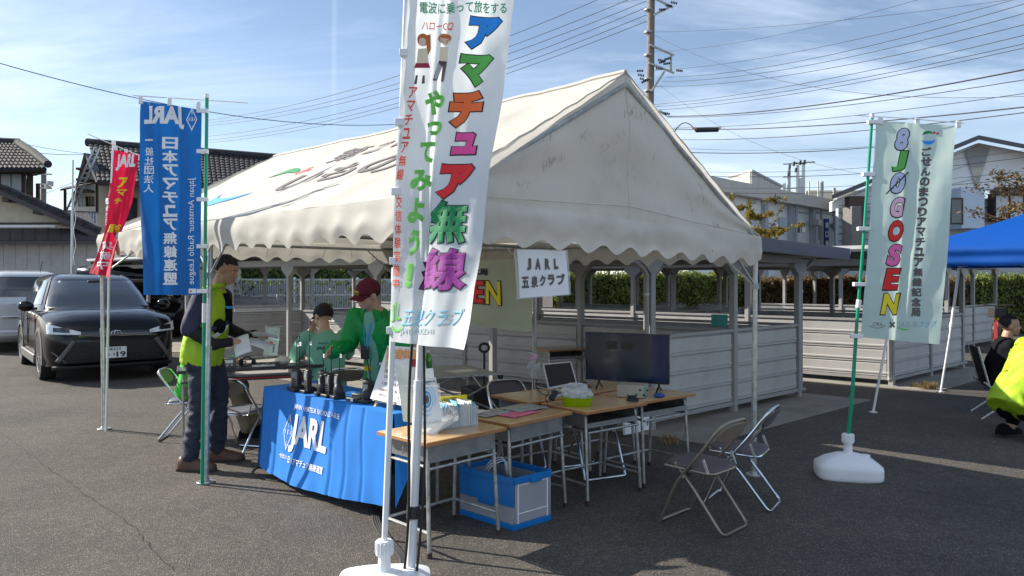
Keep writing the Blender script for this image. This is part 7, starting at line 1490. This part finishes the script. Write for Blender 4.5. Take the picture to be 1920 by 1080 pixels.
def shoe(par, a, d, m, s=1.0, lift=0):
    d = V((d[0], d[1], 0)).normalized(); r_ = V((d.y, -d.x, 0)); M = Matrix((r_, d, V((0, 0, 1)))).transposed(); o_ = V((a[0], a[1], lift))
    b = MB(); rg = []
    for y, w_, h_ in ((-.075, .026, .05), (-.06, .036, .085), (-.02, .038, .098), (.03, .040, .085), (.08, .046, .064), (.13, .049, .052), (.17, .042, .045), (.195, .022, .032)):
        rg.append([o_ + M @ (V((w_ * cos(t) , y, max(.014, .018 + h_ * max(0, sin(t)) ** .8 * (1 if sin(t) > 0 else 0)))) * s) for t in [2 * pi * k / 16 for k in range(16)]])
    b.loft(rg); ob = b.build('shoe', m, par, smooth=60)
    b = MB(); b.prism([o_ + M @ (V((x, y, .0)) * s) for x, y in ((-.030, -.078), (.030, -.078), (.040, .0), (.050, .11), (.044, .17), (.018, .20), (-.018, .20), (-.044, .17), (-.050, .11), (-.040, .0))], (0, 0, 1), .022 * s); b.build('sole', 'sole', ob, bevel=.004)
def torso(mb, pel, che, nk, fw, rw, rd, sh_w, belly=0, lo=-.12, up0=None):
    pel, che, nk = V(pel), V(che), V(nk); ax = (che - pel); r_, f, u = frame(fw, ax)
    sp = lambda t: pel.lerp(che, t) + f * (-.01 * sin(pi * max(0, min(1, t))))
    rg = [oring(pel + u * lo, rw * 1.0, rd * .98, r_, f), oring(pel, rw * 1.02, rd * 1.02, r_, f), oring(sp(.35) + f * belly * .5, rw * .95, rd * (.98) + belly * .5, r_, f), oring(sp(.7), rw * 1.0, rd * 1.0, r_, f), oring(che, rw * 1.06, rd * 1.0, r_, f)]
    r2, f2, u2 = frame(fw, nk - che)
    rg += [oring(che.lerp(nk, .5), sh_w * .86, rd * .82, r2, f2), oring(che.lerp(nk, .78), sh_w * .55, rd * .62, r2, f2), oring(nk, .062, .06, r2, f2)]
    mb.loft(rg)
# --- man in the yellow vest, standing in profile facing right, reading papers
def place(par, v): return V(v)
p1 = thing('person', 'standing man in a bright yellow vest and navy trousers, reading papers by the green pole', 'person', V((-2.47, 5.92, 0)))
O = p1.location.copy(); A = lambda x, y, z: O + V((x, y, z))      # x: the way he faces, -y: his right side, towards the camera
fx = V((1, .05, 0))
hd_c = A(.155, -.0, 1.585); b = MB(); PH, MH = head(b, hd_c, (1, -.05, -.32), (.30, 0, 1), .98)
torso(b, A(-.02, 0, .93), A(.03, 0, 1.25), A(.075, 0, 1.44), fx, .125, .09, .14)
limb(b, [A(.07, 0, 1.42), A(.12, 0, 1.52)], [.055, .052])
limb(b, [A(.04, -.185, 1.37), A(-.035, -.24, 1.12), A(.14, -.21, 1.00), A(.255, -.12, 1.015)], [.05, .043, .038, .026])
limb(b, [A(.06, .185, 1.37), A(.03, .25, 1.12), A(.24, .20, 1.03), A(.36, .10, 1.06)], [.05, .043, .038, .026])
hand(b, A(.255, -.12, 1.015), (1, .45, .02), (0, -.5, 1), -1, .6); hand(b, A(.36, .10, 1.06), (1, -.45, .0), (0, .6, 1), 1, .6)
for sy, kx, ft in ((-1, .00, -.02), (1, .05, .06)): limb(b, [A(-.02, sy * .09, .90), A(kx, sy * .12, .48), A(ft - .03, sy * .15, .09)], [.075, .052, .04])
remesh(b, 'body', 'skin_dark', p1, .0085, 3); 
for ch in (): pass
face_bits(p1, PH, MH, .98); hair(p1, PH, MH, hd_c, .98, front=.034)
b = MB(); torso(b, A(-.02, 0, .90), A(.03, 0, 1.25), A(.073, 0, 1.42), fx, .148, .104, .185, lo=-.06)
for q_ in ([A(.04, -.185, 1.37), A(-.012, -.222, 1.22), A(-.035, -.24, 1.13)], [A(.06, .185, 1.37), A(.04, .23, 1.22), A(.03, .25, 1.13)]): limb(b, q_, [.070, .066, .068])
remesh(b, 'shirt', 'navy_shirt', p1, .011, 3, .008, 9, seed=2)
b = MB(); limb(b, [A(-.02, -.235, 1.17), A(-.035, -.242, 1.12), A(.14, -.212, 1.00), A(.235, -.135, 1.013)], [.056, .053, .047, .036]); limb(b, [A(.03, .25, 1.17), A(.03, .25, 1.12), A(.24, .20, 1.03), A(.34, .12, 1.058)], [.056, .053, .047, .036]); remesh(b, 'arm_covers', 'arm_cover', p1, .011, 2, .004, 14, seed=5)
b = MB(); torso(b, A(-.03, 0, .93), A(.03, 0, 1.25), A(.072, 0, 1.44), fx, .185, .142, .172, lo=-.10, belly=.01); remesh(b, 'vest', 'vest_yellow', p1, .011, 2, .015, 7, (1, 1, .4), 8)
b = MB(); b.tube([A(.06 + .075 * cos(a), .09 * sin(a), 1.445 + .02 * cos(a)) for a in [2 * pi * k / 24 for k in range(24)]], .021, 8, closed=True); b.build('collar', 'vest_yellow', p1)
b = MB(); b.tube([A(.160, -.02, 1.40), A(.180, -.02, 1.30), A(.185, -.02, 1.15)], [.03, .035, .03], 10); remesh(b, 'shirt_front', 'black_wear', p1, .009, 2)
b = MB(); b.tube(bend([A(-.10, -.165, 1.13), A(.02, -.200, 1.11), A(.13, -.165, 1.12), A(.19, -.02, 1.17)], .08), .020, 8); b.build('harness', 'strap_navy', p1)
b = MB(); b.ell(A(.135, -.11, 1.135), (.06, .05, .065)); b.ell(A(.17, -.03, 1.25), (.025, .035, .055)); b.build('waist_pouch', 'black_wear', p1); b = MB(); b.box(A(.19, -.05, 1.285), (.07, .012, .02)); b.build('name_clip', 'ink_blue', p1)
for k in range(3): b = MB(); b.tube(bend([A(.06, -.195, 1.06 - .012 * k), A(.13, -.17, 1.07 - .012 * k), A(.19, -.07, 1.13 - .01 * k), A(.185, -.02, 1.2)], .05), .004, 5); b.build('lead', 'ink_white', p1)
b = MB(); rg = torso(b, A(-.03, 0, .84), A(-.01, 0, .92), A(.0, 0, .97), fx, .155, .115, .14, lo=-.04)
limb(b, [A(-.03, -.085, .86), A(-.005, -.10, .68), A(-.01, -.12, .47), A(-.07, -.15, .12)], [.098, .090, .070, .060]); limb(b, [A(-.01, .085, .86), A(.03, .10, .68), A(.05, .12, .47), A(.02, .15, .12)], [.098, .090, .070, .060]); remesh(b, 'trousers', 'trousers_navy', p1, .012, 2, .016, 8, (1, 1, 1.4), 3)
b = MB(); torso(b, A(-.03, 0, .87), A(-.01, 0, .90), A(.0, 0, .93), fx, .162, .120, .14, lo=-.03); remesh(b, 'shirt_tail', 'navy_shirt', p1, .012, 2, .006, 9)
shoe(p1, A(-.08, -.155, 0), (1, -.05), 'shoe_brown', 1.12); shoe(p1, A(.02, .155, 0), (1, .1), 'shoe_brown', 1.12)
def papers(name, label, cat, sheets, m='paper'):
    par = thing(name, label, cat, sheets[0][0])
    for (c, ux, uy, w_, h_) in sheets:
        ux = V(ux).normalized(); uy = V(uy); uy = (uy - ux * uy.dot(ux)).normalized(); n_ = ux.cross(uy); n_ = n_ if n_.z > 0 else -n_
        b = MB(); b.grid(lambda u, v: V(c) + ux * (u - .5) * w_ + uy * (v - .5) * h_ + n_ * (.012 * sin(u * 2.5) + .008 * sin(v * 4)), 8, 8); sh = b.build('sheet', m, par, smooth=60, solid=.001)
        sfx = lambda x, y: (V(c) + ux * (x - .5) * w_ + uy * (.5 - y) * h_ + n_ * (.012 * sin(x * 2.5) + .008 * sin((1 - y) * 4) + .002), n_)
        lettering([('・・・・・・・・・・', (.12, .2 + .11 * k, .88, .25 + .11 * k), .03) for k in range(4)], sfx, 'ink_grey', sh, cell=0)
    return par
papers('paper_sheets', 'white printed sheets held by the man in the yellow vest', 'papers', [(A(.475, -.04, 1.055), (1, .1, -.15), (.25, -1, .35), .20, .15), (A(.44, -.05, .99), (1, .0, -.35), (.2, -1, -.3), .19, .15), (A(.33, -.12, .985), (1, .2, .35), (.1, -1, -1.1), .13, .19)])
# --- man in the green jacket, leaning over the radios
p2 = thing('person', 'man in an open green jacket and maroon cap leaning over the handheld radios', 'person', V((-1.03, 5.72, 0)))
O2 = p2.location.copy(); fd = (V((-.42, -1, 0))).normalized(); rd_ = V((fd.y, -fd.x, 0)); B = lambda x, y, z: O2 + rd_ * x + fd * y + V((0, 0, z))    # x: his right, y: forward
b = MB(); hc = B(.0, .17, 1.395); PH, MH = head(b, hc, fd + rd_ * .5 + V((0, 0, -.60)), V((0, 0, 1)) + fd * .35, .95)
torso(b, B(0, -.06, .84), B(0, .02, 1.12), B(0, .09, 1.285), fd, .13, .09, .155)
limb(b, [B(0, .08, 1.27), B(0, .13, 1.35)], [.055, .052])
limb(b, [B(.19, .05, 1.21), B(.25, .08, .98), B(.22, .32, .975)], [.05, .043, .028]); hand(b, B(.22, .32, .975), fd * 1 - rd_ * .15 + V((0, 0, -.25)), rd_ * .9 + V((0, 0, .3)), -1, .25, .95)
limb(b, [B(-.19, .05, 1.21), B(-.25, .06, .95), B(-.17, .16, .76)], [.05, .043, .028]); hand(b, B(-.17, .16, .76), fd + V((0, 0, -.6)), V((0, 0, 1)) - rd_, 1, .5, .95)
for sx in (-1, 1): limb(b, [B(sx * .09, -.06, .82), B(sx * .11, -.02, .45), B(sx * .12, -.06, .09)], [.075, .052, .04])
remesh(b, 'body', 'skin', p2, .0085, 3); face_bits(p2, PH, MH, .95, True); hair(p2, PH, MH, hc, .93, amp=.03); cap(p2, PH, MH, 'cap_maroon', .97, [('JAØZHI', (-.035, .012, .035, .032), .03), ('五泉クラブ', (-.028, .036, .028, .046), .01)])
b = MB(); torso(b, B(0, -.07, .84), B(0, .02, 1.12), B(0, .08, 1.27), fd, .162, .122, .19, lo=-.10)
limb(b, [B(.185, .05, 1.21), B(.245, .08, 1.0), B(.22, .30, .975)], [.075, .066, .052]); limb(b, [B(-.185, .05, 1.21), B(-.25, .06, .97), B(-.18, .15, .78)], [.075, .066, .050])
b.loft([oring(B(0, -.075, .70), .178, .145, rd_, fd), oring(B(0, -.075, .86), .168, .13, rd_, fd)]); remesh(b, 'jacket', 'jacket_green', p2, .0115, 2, .018, 7, (1, 1, .5), 4)
b = MB(); b.loft([oring(B(.02, .055, .72), .055, .03, rd_, fd), oring(B(.02, .068, .90), .055, .03, rd_, fd), oring(B(.01, .115, 1.08), .05, .03, rd_, fd), oring(B(0, .145, 1.20), .045, .035, rd_, fd), oring(B(0, .135, 1.265), .04, .035, rd_, fd)]); remesh(b, 'shirt', 'tee_mint', p2, .009, 2, .004, 12)
for sx in (-1, 1):
    b = MB(); b.grid(lambda u, v: B(sx * (.035 + .06 * u), .165 - .03 * u - .02 * v, 1.285 - .085 * v - .02 * u), 6, 6); b.build('lapel', 'jacket_green', p2, smooth=70, solid=.008)
b = MB(); b.tube(bend([B(.05, .12, 1.29), B(.04, .175, 1.15), B(.03, .155, .96), B(.02, .155, .95), B(-.02, .175, 1.15), B(-.04, .12, 1.29)], .05), .005, 6); b.build('lanyard', 'ink_blue', p2); b = MB(); b.box(B(.035, .16, .95), (.06, .035, .10), atan2(fd.x, -fd.y) * -1); b.build('chest_radio', 'radio_black', p2, bevel=.008)
b = MB(); b.tube([B(.03, .14, .90), B(.0, .15, .80), B(-.03, .17, .71)], .005, 6); b.build('curled_lead', 'blackrub', p2)
b = MB(); b.box(B(-.09, .125, .865), (.03, .006, .02)); b.build('jacket_tag', 'ink_white', p2); b = MB(); b.box(B(.03, .125, .825), (.06, .01, .035), .4); b.build('printed_patch', 'ink_yellow', p2)
b = MB(); torso(b, B(0, -.06, .76), B(0, -.05, .84), B(0, -.04, .88), fd, .15, .11, .13, lo=-.04)
for sx in (-1, 1): limb(b, [B(sx * .085, -.06, .78), B(sx * .11, -.02, .45), B(sx * .12, -.06, .10)], [.092, .070, .058])
remesh(b, 'trousers', 'black_wear', p2, .014, 2, .008, 8, seed=6)
for sx in (-1, 1): shoe(p2, B(sx * .12, -.05, 0), fd, 'black_wear', 1.05)
# --- boy seated with his back to us
p3 = thing('person', 'seated boy in a mint printed T-shirt and dark cap with his back to the camera', 'person', V((-1.82, 7.18, 0)))
O3 = p3.location.copy(); fb_ = V((-.45, .9, 0)).normalized(); rb_ = V((fb_.y, -fb_.x, 0)); C = lambda x, y, z: O3 + rb_ * x + fb_ * y + V((0, 0, z))
b = MB(); hc = C(-.0, .15, 1.035); PH, MH = head(b, hc, fb_ - rb_ * .45 + V((0, 0, -.45)), V((0, 0, 1)) + fb_ * .3, .95)
torso(b, C(0, -.04, .45), C(0, .02, .74), C(0, .085, .915), fb_, .145, .10, .17); limb(b, [C(0, .08, .90), C(0, .12, .98)], [.05, .048])
limb(b, [C(-.17, .06, .85), C(-.24, .20, .68), C(-.07, .27, .93)], [.045, .038, .026]); hand(b, C(-.07, .27, .93), V((0, 0, 1)) * .8 - fb_ * .4 + rb_ * .3, fb_, 1, .5, .9)
limb(b, [C(.17, .06, .85), C(.24, .18, .66), C(.12, .34, .70)], [.045, .038, .026]); hand(b, C(.12, .34, .70), fb_ - rb_ * .4, (0, 0, 1), -1, .4, .9)
for sx in (-1, 1): limb(b, [C(sx * .09, 0, .45), C(sx * .12, .38, .45), C(sx * .12, .40, .09)], [.07, .05, .038])
remesh(b, 'body', 'skin', p3, .008, 3); face_bits(p3, PH, MH, .95); hair(p3, PH, MH, hc, .97, amp=.04); cap(p3, PH, MH, 'cap_navy', .97)
b = MB(); torso(b, C(0, -.04, .45), C(0, .02, .74), C(0, .08, .905), fb_, .158, .118, .185, lo=-.06)
limb(b, [C(-.165, .06, .85), C(-.225, .16, .72), C(-.235, .19, .69)], [.068, .062, .060]); limb(b, [C(.165, .06, .85), C(.23, .15, .71)], [.068, .062]); remesh(b, 'tee_shirt', 'tee_mint', p3, .011, 3, .007, 9, seed=7)
mat('ink_tshirt', (.01, .10, .07), .8)
def bks(x, y):
    z = .885 - y; t = min(1, max(0, (z - .45) / .29)); c = C(0, -.04 + .06 * t, z) if z < .74 else C(0, .02 + .06 * (z - .74) / .165, z); a = x / .165; rdp = .128 * (1 - max(0, z - .76) * 1.5); p = c + rb_ * (.165 * sin(a)) - fb_ * (rdp * cos(a) ** .9 + .006); return p, (-fb_ * cos(a) + rb_ * sin(a))
lettering([('Gosen Amateur', (-.09, .062, .07, .080), .01), ('JARL五泉', (-.115, .095, .10, .13), .04), ('JAØZHI', (-.06, .145, .10, .18), .04)], bks, 'ink_tshirt', p3, cell=.03, lift=.006)
lettering([('♥', (.105, .13, .15, .175), .05)], bks, 'ink_red', p3, cell=.03, lift=.006)
b = MB(); limb(b, [C(0, -.03, .43), C(0, .05, .43)], [.13, .12])
for sx in (-1, 1): limb(b, [C(sx * .085, 0, .455), C(sx * .12, .37, .46), C(sx * .12, .40, .12)], [.085, .066, .052])
remesh(b, 'trousers', 'black_wear', p3, .014, 2, .006, 8)
for sx in (-1, 1): shoe(p3, C(sx * .12, .40, 0), fb_, 'ink_white', 1.0)
p3.scale = (1.1, 1.1, 1.1)
# --- person seated left of the black table in a bright green jacket, mostly hidden by the standing man
p4 = thing('person', 'seated person in a lime green jacket and khaki trousers, mostly hidden behind the vest wearer', 'person', V((-3.04, 6.95, 0)))
O4 = p4.location.copy(); f4_ = V((1, .12, 0)).normalized(); r4 = V((f4_.y, -f4_.x, 0)); D = lambda x, y, z: O4 + r4 * x + f4_ * y + V((0, 0, z))
b = MB(); hc = D(0, .16, 1.10); PH, MH = head(b, hc, f4_ + V((0, .3, -.5)), V((0, 0, 1)) + f4_ * .3, .95)
torso(b, D(0, 0, .45), D(0, .06, .74), D(0, .11, .95), f4_, .145, .10, .18); limb(b, [D(0, .11, .93), D(0, .14, 1.03)], [.052, .05])
for sx in (-1, 1):
    limb(b, [D(sx * .18, .09, .88), D(sx * .23, .14, .66), D(sx * .15, .34, .72)], [.045, .04, .027]); hand(b, D(sx * .15, .34, .72), f4_, (0, 0, 1), -sx, .5, .95); limb(b, [D(sx * .09, 0, .45), D(sx * .12, .44, .46), D(sx * .13, .52, .09)], [.07, .05, .038])
remesh(b, 'body', 'skin', p4, .009, 3); face_bits(p4, PH, MH, .95); hair(p4, PH, MH, hc, .97)
b = MB(); torso(b, D(0, -.01, .45), D(0, .06, .74), D(0, .10, .93), f4_, .168, .125, .20, lo=-.05)
for sx in (-1, 1): limb(b, [D(sx * .175, .09, .88), D(sx * .23, .14, .68), D(sx * .16, .32, .715)], [.074, .068, .05])
remesh(b, 'jacket', 'jacket_lime', p4, .013, 2, .014, 7, seed=9)
b = MB()
for sx in (-1, 1): limb(b, [D(sx * .09, 0, .46), D(sx * .12, .42, .47), D(sx * .14, .54, .12)], [.09, .075, .06])
remesh(b, 'trousers', 'khaki', p4, .013, 2, .008, 9)
for sx in (-1, 1): shoe(p4, D(sx * .14, .54, 0), f4_, 'black_wear', 1.05)
# --- two men at the right edge
p5 = thing('person', 'crouching person in a fluorescent yellow jacket with back to us at the right edge', 'person', V((4.82, 6.9, 0)))
O5 = p5.location.copy(); f5 = V((.95, .35, 0)).normalized(); r5 = V((f5.y, -f5.x, 0)); E_ = lambda x, y, z: O5 + r5 * x + f5 * y + V((0, 0, z * (1 + .22 * min(1, max(0, z - .1) / .3))))
b = MB(); hc = E_(0, .52, .92); PH, MH = head(b, hc, f5 + V((0, 0, -.5)), V((0, 0, 1)) + f5 * .5, 1)
torso(b, E_(0, -.05, .33), E_(0, .22, .62), E_(0, .36, .78), f5, .13, .09, .15); limb(b, [E_(0, .36, .77), E_(0, .46, .86)], [.055, .052])
for sx in (-1, 1):
    limb(b, [E_(sx * .19, .32, .70), E_(sx * .26, .42, .50), E_(sx * .18, .62, .50)], [.05, .044, .028]); hand(b, E_(sx * .18, .62, .50), f5, (0, 0, 1), -sx, .6)
    limb(b, [E_(sx * .10, 0, .28), E_(sx * .18, .38, .42), E_(sx * .14, .04, .10)], [.08, .055, .042])
remesh(b, 'body', 'skin', p5, .009, 3); face_bits(p5, PH, MH); hair(p5, PH, MH, hc)
b = MB(); torso(b, E_(0, -.07, .36), E_(0, .20, .62), E_(0, .35, .775), f5, .20, .17, .22, lo=-.17)
for sx in (-1, 1): limb(b, [E_(sx * .19, .31, .70), E_(sx * .26, .41, .52), E_(sx * .19, .58, .51)], [.085, .075, .06])
remesh(b, 'jacket', 'vest_yellow', p5, .013, 2, .02, 6, seed=12)
def jks(x, y): 
    t = y; c = E_(x, .03, .66).lerp(E_(x, -.19, .40), t); return c, V((-.5, -.8, .3)).normalized()
b = MB()
for sx in (-1, 1): limb(b, [E_(sx * .10, -.04, .27), E_(sx * .18, .36, .42), E_(sx * .14, .06, .15)], [.13, .09, .06])
remesh(b, 'trousers', 'black_wear', p5, .014, 2, .008, 8)
for sx in (-1, 1): shoe(p5, E_(sx * .15, -.04, 0), f5, 'black_wear', 1.15)
p6 = thing('person', 'dark haired man in black clothes sitting at the right edge, head turned right', 'person', V((5.46, 8.05, 0)))
O6 = p6.location.copy(); f6 = V((.9, -.35, 0)).normalized(); r6 = V((f6.y, -f6.x, 0)); H_ = lambda x, y, z: O6 + r6 * x + f6 * y + V((0, 0, z))
b = MB(); hc = H_(0, .02, 1.0); PH, MH = head(b, hc, f6 + V((0, 0, -.2)), (0, 0, 1), .95)
torso(b, H_(0, -.12, .42), H_(0, -.05, .66), H_(0, -.02, .84), f6, .12, .08, .14); limb(b, [H_(0, -.02, .83), H_(0, 0, .92)], [.055, .052])
for sx in (-1, 1):
    limb(b, [H_(sx * .19, -.03, .78), H_(sx * .24, .05, .54), H_(sx * .12, .28, .52)], [.05, .044, .028]); hand(b, H_(sx * .12, .28, .52), f6, (0, 0, 1), -sx, .6, .95); limb(b, [H_(sx * .09, -.05, .40), H_(sx * .13, .36, .44), H_(sx * .13, .40, .09)], [.08, .055, .042])
remesh(b, 'body', 'skin_dark', p6, .008, 3); face_bits(p6, PH, MH, .95); hair(p6, PH, MH, hc, .96, amp=.09)
b = MB(); torso(b, H_(0, -.12, .42), H_(0, -.05, .66), H_(0, -.02, .875), f6, .175, .135, .21, lo=-.08)
for sx in (-1, 1): limb(b, [H_(sx * .185, -.03, .78), H_(sx * .24, .05, .55), H_(sx * .13, .26, .525)], [.078, .068, .05]); limb(b, [H_(sx * .09, -.05, .42), H_(sx * .13, .36, .45), H_(sx * .13, .40, .12)], [.10, .075, .058])
remesh(b, 'dark_clothing', 'black_wear', p6, .013, 2, .010, 7, seed=3)
for sx in (-1, 1): shoe(p6, H_(sx * .13, .40, 0), f6, 'black_wear', 1.05)
fold = thing('camp_chair', 'black folding camp chair holding the dark clothed man', 'chair', O6 - f6 * .2)
b = MB(); b.grid(lambda u, v: H_((u - .5) * .46, -.22 - .10 * v, .36 + .40 * v), 8, 8); b.build('backrest', 'black_wear', fold, solid=.015, smooth=60); b = MB(); b.grid(lambda u, v: H_((u - .5) * .5, -.27 + .45 * v, .33 + .02 * sin(u * 3)), 8, 8); b.build('seat', 'black_vinyl', fold, solid=.012)
for sx in (-1, 1):
    for (y0, y1) in ((-.28, .2), (.2, -.3)): b = MB(); b.cyl(H_(sx * .26, y0, .40), H_(sx * .26, y1, 0), .011, 8); b.build('leg', 'galv', fold)
    b = MB(); b.cyl(H_(sx * .24, -.22, .33), H_(sx * .24, -.33, .78), .012, 8); b.build('back_post', 'galv', fold)
done_local()
